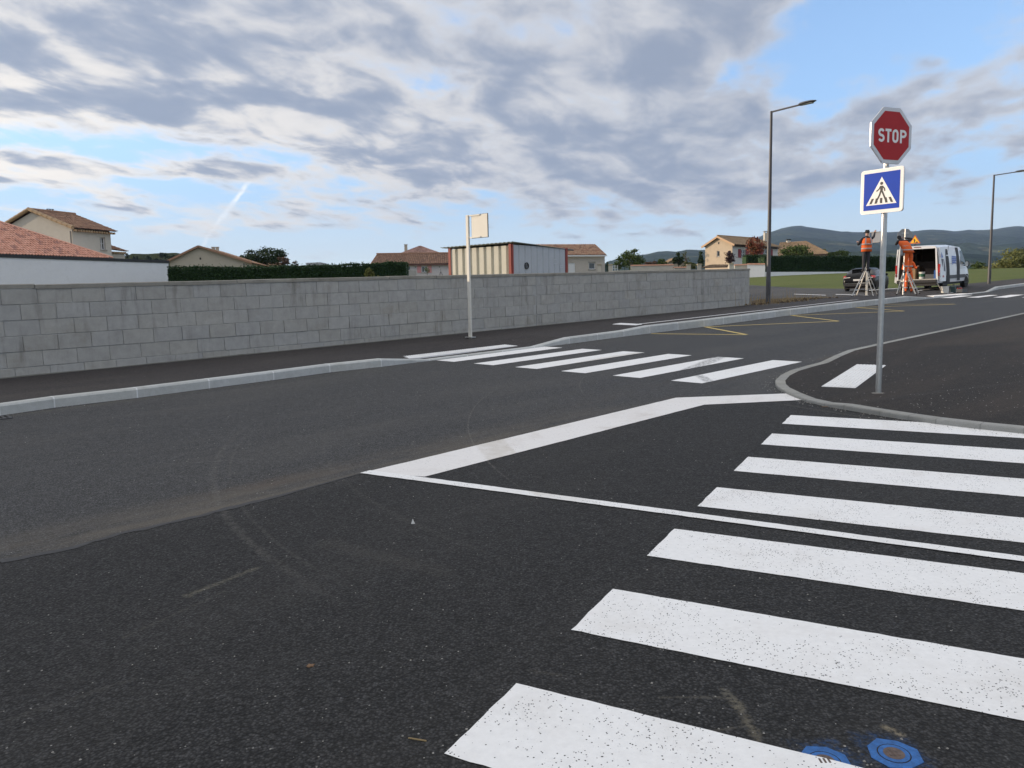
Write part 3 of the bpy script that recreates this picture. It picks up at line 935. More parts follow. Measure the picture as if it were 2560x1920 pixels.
guide = thing('guide_line', 'thin white guide line on the footway along the bus stop kerb', 'road marking')
a_ = G(1592, 811.5, .19); b_ = G(2130, 751, .19); c_ = G(2262, 737.5, .19)
gl_ = [(a_.x + (b_.x - a_.x) * i / 12, a_.y + (b_.y - a_.y) * i / 12) for i in range(13)] + [(c_.x, c_.y)]
q = ribbon(gl_, 0.09)
for qq in q:
    pts = []
    for p in qq:
        h = WALK_BVH.ray_cast(Vector((p.x, p.y, 20)), Vector((0, 0, -1)))
        pts.append((p.x, p.y, (h[0].z if h[0] is not None else plane_z(p.x, p.y) + .19) + .008))
    MB().poly(pts).build('painted_band', M_PAINT_FAR, guide)

pl = thing('parking_lines', 'thin white parking lines between the dark car and the ladders', 'road marking')
for q in (((2172, 729.4), (2172, 728.4), (2244, 722.8), (2244, 723.8)), ((2089, 739.4), (2089, 738.4), (2160, 740.3), (2160, 741.3)), ((2295, 729.5), (2295, 728.2), (2336, 724), (2336, 725.2)), ((1985, 738.5), (1985, 737.6), (2065, 740.5), (2065, 741.5))):
    ps = [G(*p, .1) for p in q]
    MB().poly([(p.x, p.y, plane_z(p.x, p.y) + 0.155) for p in ps]).build('painted_band', M_PAINT_FAR, pl)

def tactile(px4, surf, label, nu, nv, mtl, left=True):
    ps = [on_walk(*p) if left else G(*p, surf) for p in px4]
    t = thing('tactile_strip', label, 'tactile paving', group='white tactile strips at the crossings')
    base = MB()
    P3 = [Vector(p) if left else Vector((p.x, p.y, isle_z(p.x, p.y) if p.y < 20 else plane_z(p.x, p.y) + surf)) for p in ps]
    top = [p + Vector((0, 0, 0.005)) for p in P3]
    base.hexa([p - Vector((0, 0, 0.02)) for p in P3] + top)
    base.build('strip', mtl, t)
    st = MB()
    for i in range(nu):
        for j in range(nv):
            u = (i + 0.5) / nu; v = (j + 0.5) / nv
            c = (top[0].lerp(top[3], u)).lerp(top[1].lerp(top[2], u), v)
            r0, r1, hh = 0.017, 0.010, 0.007
            ra_ = [c + Vector((r0 * math.cos(k * math.pi / 3), r0 * math.sin(k * math.pi / 3), 0)) for k in range(6)]
            rb_ = [c + Vector((r1 * math.cos(k * math.pi / 3), r1 * math.sin(k * math.pi / 3), hh)) for k in range(6)]
            st.loft([ra_, rb_])
    tag(st.build('stud', mtl, t), kind='stuff')
tactile(((994, 893), (1022, 897), (1294, 865), (1262, 862)), 0.10, 'long white tactile strip on the left footway beside the far crossing', 50, 7, M_PAINT_FAR)
tactile(((2053.7, 963), (2138.7, 967.4), (2214.8, 912), (2141.7, 909)), 0.055, 'white studded tactile strip at the foot of the stop sign pole', 44, 9, M_PAINT_FAR, left=False)
tactile(((1531, 811), (1590, 813.5), (1606, 811), (1551, 808)), 0.16, 'short white tactile strip at the start of the thin guide line', 8, 18, M_PAINT_FAR)
tactile(((2312, 740), (2335, 741), (2431, 734.5), (2405, 734)), 0.05, 'white tactile strip in front of the bucket by the van', 40, 7, M_PAINT_FAR, left=False)

# ------------------------------------------------------------------ manholes, drain
def manhole(c, label, half_white, rot):
    t = thing('valve_cover', label, 'valve cover', (c.x, c.y, plane_z(c.x, c.y)), 0)
    blue = mat('blue_spray_paint', (0.022, 0.12, 0.36), 0.7, var=0.35, vscale=40, dirt=0.5, bump=0.5, bscale=120)
    iron = mat('rusty_cast_iron', (0.12, 0.085, 0.07), 0.6, metal=0.3, var=0.4, vscale=60, bump=0.6, bscale=90)
    whi = M_PAINT
    def P3(x, y, z):
        z = z * 0.27
        return (x, y, z + SLOPE_X * x + SLOPE_Y * y)
    ring = []
    n = 8
    R = 0.083
    f = MB()
    oc = [(R * (1 + .05 * math.sin(k * 2.7 + rot * 9)) * math.cos(2 * math.pi * k / n + rot), R * (1 + .05 * math.sin(k * 2.7 + rot * 9)) * math.sin(2 * math.pi * k / n + rot)) for k in range(n)]
    f.prism([P3(x, y, 0.0) for x, y in oc], (0, 0, 0.0048))
    f.build('frame', blue, t)
    g = MB(); m = 24
    def cyl(r, z0, z1):
        return [[P3(r * math.cos(2 * math.pi * k / m), r * math.sin(2 * math.pi * k / m), zz_) for k in range(m)] for zz_ in (z0, z1)]
    MB().loft(cyl(0.052, 0.01, 0.0185)).build('gap_ring', mat('dark_gap', (0.01, 0.01, 0.01), 0.9), t)
    MB().loft(cyl(0.048, 0.01, 0.0205)).build('lid', blue, t)
    MB().loft(cyl(0.033, 0.01, 0.0225)).build('lid_boss', iron, t)
    k = MB()
    for i, (x, w) in enumerate(((-0.018, .007), (-0.004, .007), (0.01, .007))):
        k.add([P3(x, -0.012, 0.0225), P3(x + w, -0.012, 0.0225), P3(x + w, 0.012, 0.0225), P3(x, 0.012, 0.0225),
               P3(x, -0.012, 0.0255), P3(x + w, -0.012, 0.0255), P3(x + w, 0.012, 0.0255), P3(x, 0.012, 0.0255)],
              [(0, 3, 2, 1), (4, 5, 6, 7), (0, 1, 5, 4), (1, 2, 6, 5), (2, 3, 7, 6), (3, 0, 4, 7)])
    k.build('cast_mark', iron, t)
    # overspray halo
    return t
halo = mat('blue_overspray', (0.02, 0.075, 0.16), 0.9, var=0.5, vscale=60)
c1, c2 = G(2235, 1887), G(2062, 1906)
manhole(c1, 'blue sprayed octagonal valve cover on bare asphalt at the bottom right', False, 0.2)
manhole(c2, 'blue sprayed valve cover half hidden under the nearest white bar', True, 0.35)

gd = thing('drain_grate', 'iron drain grate in the gutter at the left kerb', 'drain')
ga = G(-60, 1060); gt, gn = TDIR, NDIR
iron2 = mat('dark_cast_iron', (0.06, 0.06, 0.065), 0.55, metal=0.5, var=0.3, vscale=20)
ga = G(0, 1041) - TDIR * 0.42 + NDIR * 0.02
def gp(u, v, z=0.012):
    q = ga + TDIR * u + NDIR * v
    return (q.x, q.y, plane_z(q.x, q.y) + z)
gf = MB()
for (u0, u1, v0, v1) in ((0, .5, 0, .03), (0, .5, .27, .3), (0, .03, .03, .27), (.47, .5, .03, .27)):
    gf.hexa([gp(u0, v0, 0), gp(u1, v0, 0), gp(u1, v1, 0), gp(u0, v1, 0), gp(u0, v0), gp(u1, v0), gp(u1, v1), gp(u0, v1)])
gf.build('frame', iron2, gd)
MB().quad(gp(.03, .03, .003), gp(.47, .03, .003), gp(.47, .27, .003), gp(.03, .27, .003)).build('pit', mat('dark_gap'), gd)
for i in range(7):
    u = .05 + i * .06
    MB().hexa([gp(u, .03, .002), gp(u + .03, .03, .002), gp(u + .03, .27, .002), gp(u, .27, .002), gp(u, .03, .011), gp(u + .03, .03, .011), gp(u + .03, .27, .011), gp(u, .27, .011)]).build('bar', iron2, gd)

# ------------------------------------------------------------------ concrete block wall
wall = thing('block_wall', 'long unrendered grey concrete block wall along the left footway', 'wall', (WA.x, WA.y, 0))
wrot = math.atan2(WT.y, WT.x)
ROW, PITCH = 0.258, 0.5155
ang = math.atan(0.0246)
def wloc(s, d, z):
    """wall coordinates -> world: s along, d outwards to the street, z absolute"""
    p = wall_pt(s, d)
    return Vector((p.x, p.y, z))
joint_s = None
# block meshes: bevelled box, several lengths
_bcache = {}
def block_mesh(L):
    key = round(L, 3)
    if key not in _bcache:
        m_ = MB(); hx = L / 2; ch = 0.004
        T_ = 0.19
        m_.hexa([(-hx, 0, 0), (hx, 0, 0), (hx, T_, 0), (-hx, T_, 0), (-hx, 0, ROW - 0.008), (hx, 0, ROW - 0.008), (hx, T_, ROW - 0.008), (-hx, T_, ROW - 0.008)])
        ob = m_.build('block', M_BLOCK, None, bevel=ch)
        _bcache[key] = ob.data
        bpy.data.objects.remove(ob)
    return _bcache[key]
mw = wall
rng = random.Random(3)
JS = 12.30            # vertical movement joint
def add_block(s0, s1, r, extra=0.0):
    L = s1 - s0 - 0.008
    if L < 0.06:
        return
    me = block_mesh(L)
    o = bpy.data.objects.new('block', me)
    COL.objects.link(o)
    o.parent = wall
    s = (s0 + s1) / 2
    z = wall_top(s) - 0.07 - (r + 1) * ROW + rng.uniform(-0.003, 0.003)
    p = wloc(s, rng.uniform(-0.005, 0.004) + (0.006 if r == 3 else 0), z)
    o.location = p - wall.location
    o.rotation_euler = (0, -ang + rng.uniform(-0.004, 0.004), wrot + rng.uniform(-0.004, 0.004))
for r in range(6):
    off = (-0.40 if r % 2 == 0 else -0.145)
    if r == 5: off = -0.3
    s = off
    xs = []
    while s < WLEN:
        e = s + PITCH + rng.uniform(-0.006, 0.006)
        if s < JS - 0.02 < e - 0.02:
            e2 = e
            if JS - s > 0.12: xs.append((s, JS - 0.006))
            if e2 - JS > 0.12: xs.append((JS + 0.010, e2))
            else: e = JS + 0.010
        else:
            xs.append((s, min(e, WLEN)))
        s = e
    for (a_, b_) in xs:
        if r == 5:
            mid = (a_ + b_) / 2
            if wall_top(mid) - 0.07 - 5 * ROW < plane_z(*wall_pt(mid)) + 0.17:
                continue
        add_block(a_, b_, r)
# mortar core seen in the joints, a little behind the faces, and its run on past the left of the view
cm = MB()
def core(s0, s1, d0, d1, z_off_top, z_bot_off):
    pts = []
    for zz_ in ('b', 't'):
        for (s, d) in ((s0, d0), (s1, d0), (s1, d1), (s0, d1)):
            if zz_ == 'b':
                p = wall_pt(s, d); z = plane_z(p.x, p.y) + z_bot_off
            else:
                z = wall_top(s) - z_off_top
            pts.append(wloc(s, d, z) - wall.location)
    cm.hexa(pts)
core(-0.1, JS, -0.012, -0.18, 0.072, -0.1)
core(JS + 0.004, WLEN - 0.01, -0.012, -0.18, 0.072, -0.1)
cm.build('mortar_core', M_MORTAR, wall)
cm = MB(); core(-14, -0.42, 0.0, -0.18, 0.072, -0.1)
cm.build('wall_run', M_BLOCK, wall)
# footing strip at ground level
fm = MB()
ns = 60
for i in range(ns):
    s0 = -14 + (WLEN + 13.98) * i / ns; s1 = -14 + (WLEN + 13.98) * (i + 1) / ns
    def fp(s, d, z):
        p = wall_pt(s, d); return Vector((p.x, p.y, plane_z(p.x, p.y) + z)) - wall.location
    zt0 = 0.165 + 0.012 * mnoise.noise(Vector((s0 * 0.9, 0, 0))); zt1 = 0.165 + 0.012 * mnoise.noise(Vector((s1 * 0.9, 0, 0)))
    fm.hexa([fp(s0, 0.018, -.1), fp(s1, 0.018, -.1), fp(s1, -0.1, -.1), fp(s0, -0.1, -.1), fp(s0, 0.018, zt0), fp(s1, 0.018, zt1), fp(s1, -0.1, zt1), fp(s0, -0.1, zt0)])
fm.build('footing', M_FOOT, wall)
# coping cast in lengths
s = -3.0
cuts = [-3.0, 0.6, 4.05, 7.6, 8.95, JS, 15.6, 19.4, WLEN + 0.015]
for a_, b_ in zip(cuts, cuts[1:]):
    n = max(3, int((b_ - a_) / 0.22)); rings = []
    dz = rng.uniform(-0.008, 0.008)
    for i in range(n + 1):
        s = a_ + 0.006 + (b_ - a_ - 0.012) * i / n
        w = 0.012 * mnoise.noise(Vector((s * 1.7, 3.0, 0))); w2 = 0.010 * mnoise.noise(Vector((s * 2.3, 9.0, 0)))
        z = wall_top(s) + dz
        rings.append([wloc(s, 0.012 + w2, z - 0.072 + w * 0.9) - wall.location, wloc(s, 0.014 + w2, z - 0.012) - wall.location, wloc(s, 0.002, z + w * 0.4) - wall.location,
                      wloc(s, -0.19, z + w * 0.4) - wall.location, wloc(s, -0.2, z - 0.07) - wall.location])
    MB().loft(rings).build('coping_length', M_COPING, wall, smooth='auto')

# ------------------------------------------------------------------ loose grit on the road and footways
def grit():
    rg = random.Random(11); m_ = MB()
    def stone(x, y, z, r):
        k = rg.randint(4, 6); a0 = rg.random() * 6
        pts = [(x + r * rg.uniform(.7, 1.2) * math.cos(a0 + 2 * math.pi * i / k), y + r * rg.uniform(.7, 1.2) * math.sin(a0 + 2 * math.pi * i / k), z) for i in range(k)]
        m_.add(pts + [(x + r * .2, y, z + r * rg.uniform(.5, .9))], [(i, (i + 1) % k, k) for i in range(k)])
    for i in range(420):                       # side road and foreground
        px, py = rg.uniform(-50, 2400), 1200 + 720 * rg.random() ** .8
        p = G(px, py); stone(p.x, p.y, plane_z(p.x, p.y) + .003, rg.uniform(.002, .0055))
    for i in range(260):                       # main road beyond the seam
        p = G(rg.uniform(0, 1900), rg.uniform(950, 1250)); stone(p.x, p.y, plane_z(p.x, p.y) + .002, rg.uniform(.003, .008))
    for i in range(330):                       # right footway
        p = G(rg.uniform(2000, 2560), rg.uniform(870, 1040), .05)
        h = ISLE_BVH.ray_cast(Vector((p.x, p.y, 20)), Vector((0, 0, -1)))
        if h[0] is not None: stone(p.x, p.y, h[0].z, rg.uniform(.003, .009))
    for i in range(300):                       # swept against the corner kerb
        q = rg.choice(IP[5:-2]); q2 = IP[min(IP.index(q) + 1, len(IP) - 1)]; c = q.lerp(q2, rg.random())
        d = c - Vector((9, 10.5)); d.normalize(); c = c + d * abs(rg.gauss(.02, .10))
        stone(c.x, c.y, plane_z(c.x, c.y) + .004, rg.uniform(.003, .011))
    for i in range(260):                       # gutter on the left
        k = rg.randrange(1, len(KP) - 4); c = KP[k][0].lerp(KP[k + 1][0], rg.random()) + Vector((NDIR.x, NDIR.y)) * abs(rg.gauss(.01, .06))
        stone(c.x, c.y, plane_z(c.x, c.y) + .002, rg.uniform(.004, .012))
    for i in range(200):                       # left footway
        p = on_walk(rg.uniform(0, 1500), rg.uniform(800, 990)); stone(p.x, p.y, p.z, rg.uniform(.003, .008))
    gm_ = mat('pale_grit', (.26, .25, .23), .9, var=.5, vscale=30)
    tag(m_.build('loose_grit', gm_, fix=False), 'pale loose grit scattered on the asphalt', 'grit', kind='stuff')
grit()

# ------------------------------------------------------------------ street furniture materials
M_GALV = mat('galvanised_steel', (0.56, 0.56, 0.55), 0.38, metal=0.85, var=0.12, vscale=14)
M_ALU = mat('brushed_aluminium', (0.62, 0.62, 0.63), 0.35, metal=0.9, var=0.06, vscale=9)
M_SIGNW = mat('sign_white', (0.80, 0.80, 0.79), 0.4, var=0.03)
M_SIGNG = mat('sign_border_pale_grey', (0.62, 0.64, 0.68), 0.4, var=0.03)
M_RED = mat('sign_red', (0.40, 0.012, 0.016), 0.45, spec=0.3, var=0.06, vscale=8)
M_BLUE = mat('sign_blue', (0.004, 0.05, 0.42), 0.5, spec=0.2, var=0.05, vscale=8)
M_BLACK = mat('sign_black', (0.02, 0.02, 0.022), 0.5)
M_BACK = mat('sign_back_grey', (0.30, 0.31, 0.32), 0.5, metal=0.2, var=0.05)
M_LAMP = mat('lamp_anthracite_paint', (0.060, 0.058, 0.062), 0.45, var=0.1, vscale=6)
M_CREAM = mat('cream_coated_steel', (0.64, 0.62, 0.56), 0.5, var=0.04, vscale=4)

def frame3(c, ang):
    """sign plane: centre c, normal pointing at plan angle ang; returns f(u right, v up, d outwards)"""
    n_ = Vector((math.cos(ang), math.sin(ang), 0)); r_ = Vector((-n_.y, n_.x, 0))
    def f(u, v, d=0.0):
        return c + r_ * u + Vector((0, 0, v)) + n_ * d
    return f

def flat_stroke(mb, f, pts, w, d, th=0.0012, closed=False):
    for q in ribbon(pts, w, closed):
        mb.prism([f(p.x, p.y, d) for p in q], f(0, 0, th) - f(0, 0, 0))

def flat_poly(mb, f, pts, d, th):
    mb.prism([f(x, y, d) for x, y in pts], f(0, 0, th) - f(0, 0, 0))

def arcp(cx, cy, rx, ry, a0, a1, n=10):
    return [(cx + rx * math.cos(rad(a0 + (a1 - a0) * i / n)), cy + ry * math.sin(rad(a0 + (a1 - a0) * i / n))) for i in range(n + 1)]

# ------------------------------------------------------------------ stop sign with pedestrian crossing sign
base = G(2196, 979, .055)
SB = Vector((base.x, base.y, isle_z(base.x, base.y)))
sp_t = thing('sign_post', 'galvanised pole with red STOP octagon above a blue pedestrian crossing sign', 'road sign', SB)
def loc(p): return Vector(p) - SB
Dp = base.y
top_z = A(2221, 290, Dp).z
MB().tube([(0, 0, -0.1), (0, 0, top_z - SB.z)], 0.033, 20).build('pole', M_GALV, sp_t, smooth='auto')
M_GROUT = concrete('grout_collar', (0.20, 0.19, 0.17), 0.4)
gm = MB(); ring0 = []; ring1 = []
for k in range(18):
    a = 2 * math.pi * k / 18; r = 0.075 + 0.03 * mnoise.noise(Vector((k * 0.9, 2, 0)))
    ring0.append((r * math.cos(a) * 1.3, r * math.sin(a), -0.004)); ring1.append((0.04 * math.cos(a), 0.04 * math.sin(a), 0.005))
gm.loft([ring0, ring1]); gm.build('grout_collar', M_GROUT, sp_t)
# octagon
ang_s = rad(292)
n_s = Vector((math.cos(ang_s), math.sin(ang_s), 0))
oc_c = A(2223.5, 340.5, Dp - 0.06)
oc_c = Vector((SB.x, SB.y, oc_c.z)) + n_s * 0.055 + Vector((-n_s.y, n_s.x, 0)) * -0.022
fo = frame3(loc(oc_c), ang_s)
R8 = 0.313 / math.cos(math.pi / 8)
def octa(r): return [(r * math.cos(math.pi / 8 + k * math.pi / 4), r * math.sin(math.pi / 8 + k * math.pi / 4)) for k in range(8)]
plate = MB()
flat_poly(plate, fo, octa(R8), 0.012, 0.014)
op = plate.build('octagon_plate', M_ALU, sp_t)
b_ = MB(); flat_poly(b_, fo, octa(R8 - 0.004), 0.0265, 0.0015); b_.build('pale_border', M_SIGNG, op)
b_ = MB(); flat_poly(b_, fo, octa(R8 - 0.047), 0.0285, 0.0012); b_.build('red_field', M_RED, op)
LW, LH = 0.028, 0.150
def letter(ch, cx, cy):
    mb = MB(); h = LH / 2; d = 0.0302
    if ch == 'S':
        r = 0.045; ry = LH / 4 - LW / 4
        p = arcp(cx, cy + ry, r - LW / 2 + 0.004, ry, 25, 270, 12)[:-1] + arcp(cx, cy - ry, r - LW / 2 + 0.004, ry, 90, -155, 12)
        flat_stroke(mb, fo, p, LW, d)
    elif ch == 'T':
        flat_poly(mb, fo, [(cx - .045, cy + h - LW), (cx + .045, cy + h - LW), (cx + .045, cy + h), (cx - .045, cy + h)], d, .0012)
        flat_poly(mb, fo, [(cx - LW / 2, cy - h), (cx + LW / 2, cy - h), (cx + LW / 2, cy + h - LW), (cx - LW / 2, cy + h - LW)], d, .0012)
    elif ch == 'O':
        rx = 0.047 - LW / 2; st = h - 0.047
        p = arcp(cx, cy + st, rx, 0.047 - LW / 2, 0, 180, 12) + arcp(cx, cy - st, rx, 0.047 - LW / 2, 180, 360, 12)
        flat_stroke(mb, fo, p, LW, d, closed=True)
    elif ch == 'P':
        flat_poly(mb, fo, [(cx - .042, cy - h), (cx - .042 + LW, cy - h), (cx - .042 + LW, cy + h), (cx - .042, cy + h)], d, .0012)
        ry = 0.045 - LW / 2; yc = cy + h - 0.045
        p = [(cx - .042 + LW, yc + ry)] + arcp(cx + 0.006, yc, ry + .008, ry, 90, -90, 12) + [(cx - .042 + LW, yc - ry)]
        flat_stroke(mb, fo, p, LW, d)
    mb.build('letter', M_SIGNW, op)
for ch, cx in zip('STOP', (-0.158, -0.053, 0.057, 0.171)):
    letter(ch, cx, -0.002)
for v in (-0.14, 0.14):
    cb = MB(); cb.bar(fo(-0.12, v, -0.014), fo(0.12, v, -0.014), 0.028, 0.028); cb.build('bracket', M_ALU, sp_t)
# square crossing sign
ang_q = rad(217)
n_q = Vector((math.cos(ang_q), math.sin(ang_q), 0))
sq_z = A(2208, 477, Dp - 0.05).z
sq_c = Vector((SB.x, SB.y, sq_z)) + n_q * 0.055
fq = frame3(loc(sq_c), ang_q)
def rsq(h, r):
    out = []
    for cx, cy, a0 in ((h - r, h - r, 0), (-h + r, h - r, 90), (-h + r, -h + r, 180), (h - r, -h + r, 270)):
        out += arcp(cx, cy, r, r, a0, a0 + 90, 5)
    return out
pb = MB(); flat_poly(pb, fq, rsq(0.252, 0.033), 0.0, 0.026); qp = pb.build('square_plate', M_ALU, sp_t)
pb = MB(); flat_poly(pb, fq, rsq(0.249, 0.031), 0.0265, 0.0012); pb.build('white_border', M_SIGNW, qp)
pb = MB(); flat_poly(pb, fq, rsq(0.212, 0.004), 0.0282, 0.0010); pb.build('blue_field', M_BLUE, qp)
pb = MB(); flat_poly(pb, fq, [(-0.18, -0.155), (0.18, -0.155), (0, 0.16)], 0.0297, 0.0010); pb.build('white_triangle', M_SIGNW, qp)
man = MB(); dd = 0.0312
flat_poly(man, fq, arcp(0.0, 0.085, 0.018, 0.018, 0, 360, 14)[:-1], dd, .001)
flat_poly(man, fq, [(-0.018, 0.058), (0.018, 0.058), (0.016, 0.0), (-0.014, 0.0)], dd, .001)
flat_stroke(man, fq, [(0.012, 0.052), (0.036, 0.022), (0.040, -0.006)], 0.013, dd + .0002)
flat_stroke(man, fq, [(-0.012, 0.052), (-0.030, 0.020), (-0.058, 0.000)], 0.013, dd + .0002)
flat_stroke(man, fq, [(0.004, 0.004), (0.026, -0.045), (0.052, -0.105), (0.064, -0.107)], 0.018, dd + .0004)
flat_stroke(man, fq, [(-0.004, 0.004), (-0.022, -0.050), (-0.056, -0.112), (-0.046, -0.122)], 0.018, dd + .0004)
man.build('walking_figure', M_BLACK, qp)
for cx in (-0.118, -0.059, 0.0, 0.059, 0.118):
    sl = cx * 0.16
    m_ = MB(); flat_poly(m_, fq, [(cx - .014 + sl * .5, -0.140), (cx + .014 + sl * .5, -0.140), (cx + .014 - sl, -0.080), (cx - .014 - sl, -0.080)], dd - .0003, .001)
    m_.build('crossing_bar', M_BLACK, qp)
for v in (-0.12, 0.12):
    cb = MB(); cb.bar(fq(-0.10, v, -0.014), fq(0.10, v, -0.014), 0.028, 0.028); cb.build('bracket', M_ALU, sp_t)

# ------------------------------------------------------------------ flag-mounted bus stop signs (seen from behind)
def flag_sign(name, label, bp, hgt, ang_out, sw, sh, arm, parent_mat, rot=0.0, post_w=0.085):
    t = thing(name, label, 'road sign', bp)
    o = Vector((math.cos(ang_out), math.sin(ang_out), 0)); n_ = Vector((-o.y, o.x, 0))
    m_ = MB()
    def P3(u, d, z): return o * u + n_ * d + Vector((0, 0, z))
    w = post_w / 2
    m_.hexa([P3(-w, -w * .6, -.08), P3(w, -w * .6, -.08), P3(w, w * .6, -.08), P3(-w, w * .6, -.08), P3(-w, -w * .6, hgt), P3(w, -w * .6, hgt), P3(w, w * .6, hgt), P3(-w, w * .6, hgt)])
    m_.build('post', M_CREAM, t, bevel=0.008)
    bpz = MB(); bpz.hexa([P3(-.1, -.08, -.01), P3(.1, -.08, -.01), P3(.1, .08, -.01), P3(-.1, .08, -.01), P3(-.1, -.08, .012), P3(.1, -.08, .012), P3(.1, .08, .012), P3(-.1, .08, .012)])
    bpz.build('base_plate', M_GALV, t)
    z1 = hgt - 0.02; z0 = z1 - sh
    for z in (z1, z0):
        a_ = MB(); a_.hexa([P3(w, -.012, z - .014), P3(arm + sw * .55, -.012, z - .014), P3(arm + sw * .55, .012, z - .014), P3(w, .012, z - .014), P3(w, -.012, z + .014), P3(arm + sw * .55, -.012, z + .014), P3(arm + sw * .55, .012, z + .014), P3(w, .012, z + .014)])
        a_.build('arm', M_CREAM, t)
    pm = MB(); pm.hexa([P3(arm, .014, z0 - .02), P3(arm + sw, .014, z0 - .02), P3(arm + sw, .04, z0 - .02), P3(arm, .04, z0 - .02), P3(arm, .014, z1 + .02), P3(arm + sw, .014, z1 + .02), P3(arm + sw, .04, z1 + .02), P3(arm, .04, z1 + .02)])
    pan = pm.build('panel', mat('panel_edge_dark', (0.05, 0.05, 0.055), 0.5), t, bevel=0.004)
    for d, nm in ((.0105, 'back_sheet'), (.0405, 'front_sheet')):
        bs = MB(); bs.hexa([P3(arm + .012, d, z0 - .012), P3(arm + sw - .008, d, z0 - .012), P3(arm + sw - .008, d + .003, z0 - .012), P3(arm + .012, d + .003, z0 - .012),
                            P3(arm + .012, d, z1 + .012), P3(arm + sw - .008, d, z1 + .012), P3(arm + sw - .008, d + .003, z1 + .012), P3(arm + .012, d + .003, z1 + .012)])
        bs.build(nm, parent_mat, pan)
    return t
b1 = G(1176, 843, .15)
B1 = Vector((b1.x, b1.y, plane_z(b1.x, b1.y) + .15))
h1 = A(1167, 538, b1.y).z - B1.z
flag_sign('bus_stop_sign', 'cream steel post with a blank flag panel in front of the block wall', B1, h1, rad(-40), 0.50, 0.49, 0.10, M_CREAM)
b2 = A(2166, 743, G(2165, 743, .17).y + 1.7)
B2 = Vector((b2.x, b2.y, plane_z(b2.x, b2.y) + .16))
h2 = A(2172, 580, b2.y).z - B2.z
flag_sign('bus_stop_sign', 'far flag sign being fitted by the worker in dark trousers', B2, h2, rad(-30), 0.56, 0.42, 0.10, mat('sign_back_pale', (0.5, 0.52, 0.54), 0.5))

# ------------------------------------------------------------------ stop sign seen from behind
b3 = G(2258, 736, .12)
B3 = Vector((b3.x, b3.y, plane_z(b3.x, b3.y) + .1))
t3 = thing('sign_post', 'grey back of an octagonal road sign above the bending worker in orange', 'road sign', B3)
htop = A(2263, 572, b3.y).z - B3.z
MB().tube([(0, 0, -.1), (0, 0, htop)], 0.034, 14).build('pole', M_GALV, t3, smooth='auto')
f3 = frame3(Vector((0, 0, htop - 0.31)), rad(262))
m_ = MB(); flat_poly(m_, f3, octa(0.31 / math.cos(math.pi / 8)), -0.075, 0.026); m_.build('octagon_plate', M_BACK, t3)
for v in (-.13, .13):
    m_ = MB(); m_.bar(f3(-.14, v, -.045), f3(.14, v, -.045), .03, .03); m_.build('bracket', M_ALU, t3)
f3b = frame3(Vector((0, 0, htop - 0.90)), rad(300))
m_ = MB(); flat_poly(m_, f3b, rsq(0.25, 0.03), -0.075, 0.026); m_.build('square_plate', M_BACK, t3)

# ------------------------------------------------------------------ lamp posts
def lamp(label, bp, corner_px, lengths, depth):
    t = thing('street_lamp', label, 'street lamp', bp, group='street lamps along the footway')
    hz = A(*corner_px, bp.y).z - bp.z
    m_ = MB()
    n = 10
    def ring(r, z): return [(r * math.cos(2 * math.pi * k / n), r * math.sin(2 * math.pi * k / n), z) for k in range(n)]
    m_.loft([ring(.088, -.1), ring(.088, .9), ring(.082, .93), ring(.055, hz * .7), ring(.045, hz)])
    m_.build('column', M_LAMP, t, smooth='auto')
    bp_ = MB(); bp_.loft([ring(.16, -.02), ring(.16, .012)]); bp_.build('base_plate', M_LAMP, t)
    dr = MB(); dr.hexa([(-.05, -.092, .35), (.05, -.092, .35), (.05, -.075, .35), (-.05, -.075, .35), (-.05, -.092, .8), (.05, -.092, .8), (.05, -.075, .8), (-.05, -.075, .8)])
    dr.build('access_door', M_LAMP, t)
    o = NDIR
    L1, L2 = lengths
    a_ = MB(); a_.bar(Vector((0, 0, hz - .03)) - o * .04, Vector((0, 0, hz + .02)) + o * L1, .06, .05); a_.build('arm', M_LAMP, t, bevel=.008)
    # flat tapering head
    hd = MB(); s_ = Vector((-o.y, o.x, 0)); rings = []
    for f_, w, z0, z1 in ((0, .05, -.03, .03), (.12, .11, -.04, .045), (.45, .15, -.035, .05), (.8, .14, -.02, .035), (1.0, .07, -.005, .012)):
        c = Vector((0, 0, hz + .03 + f_ * .03)) + o * (L1 - .02 + f_ * L2)
        rings.append([c + s_ * -w + Vector((0, 0, z0 * .3)), c + s_ * -w * .8 + Vector((0, 0, z0)), c + s_ * w * .8 + Vector((0, 0, z0)), c + s_ * w + Vector((0, 0, z0 * .3)), c + s_ * w * .6 + Vector((0, 0, z1)), c + s_ * -w * .6 + Vector((0, 0, z1))])
    hd.loft(rings)
    head = hd.build('lamp_head', M_LAMP, t, smooth='auto')
    gl = MB()
    c0 = Vector((0, 0, hz + .0)) + o * (L1 + L2 * .2); c1_ = Vector((0, 0, hz + .005)) + o * (L1 + L2 * .8)
    gl.bar(c0, c1_, .18, .012)
    gl.build('lens', mat('lamp_lens', (0.35, 0.36, 0.36), 0.2), head)
lb1 = G(1920, 760, .15)
lamp('tall anthracite street lamp just past the end of the block wall', Vector((lb1.x, lb1.y, plane_z(lb1.x, lb1.y) + .16)), (1929, 278), (1.05, 0.62), 0)
lb2 = G(2472, 714, .03)
lamp('distant anthracite street lamp at the right edge beyond the van', Vector((lb2.x, lb2.y, plane_z(lb2.x, lb2.y) + .04)), (2488, 437), (1.05, 0.62), 0)

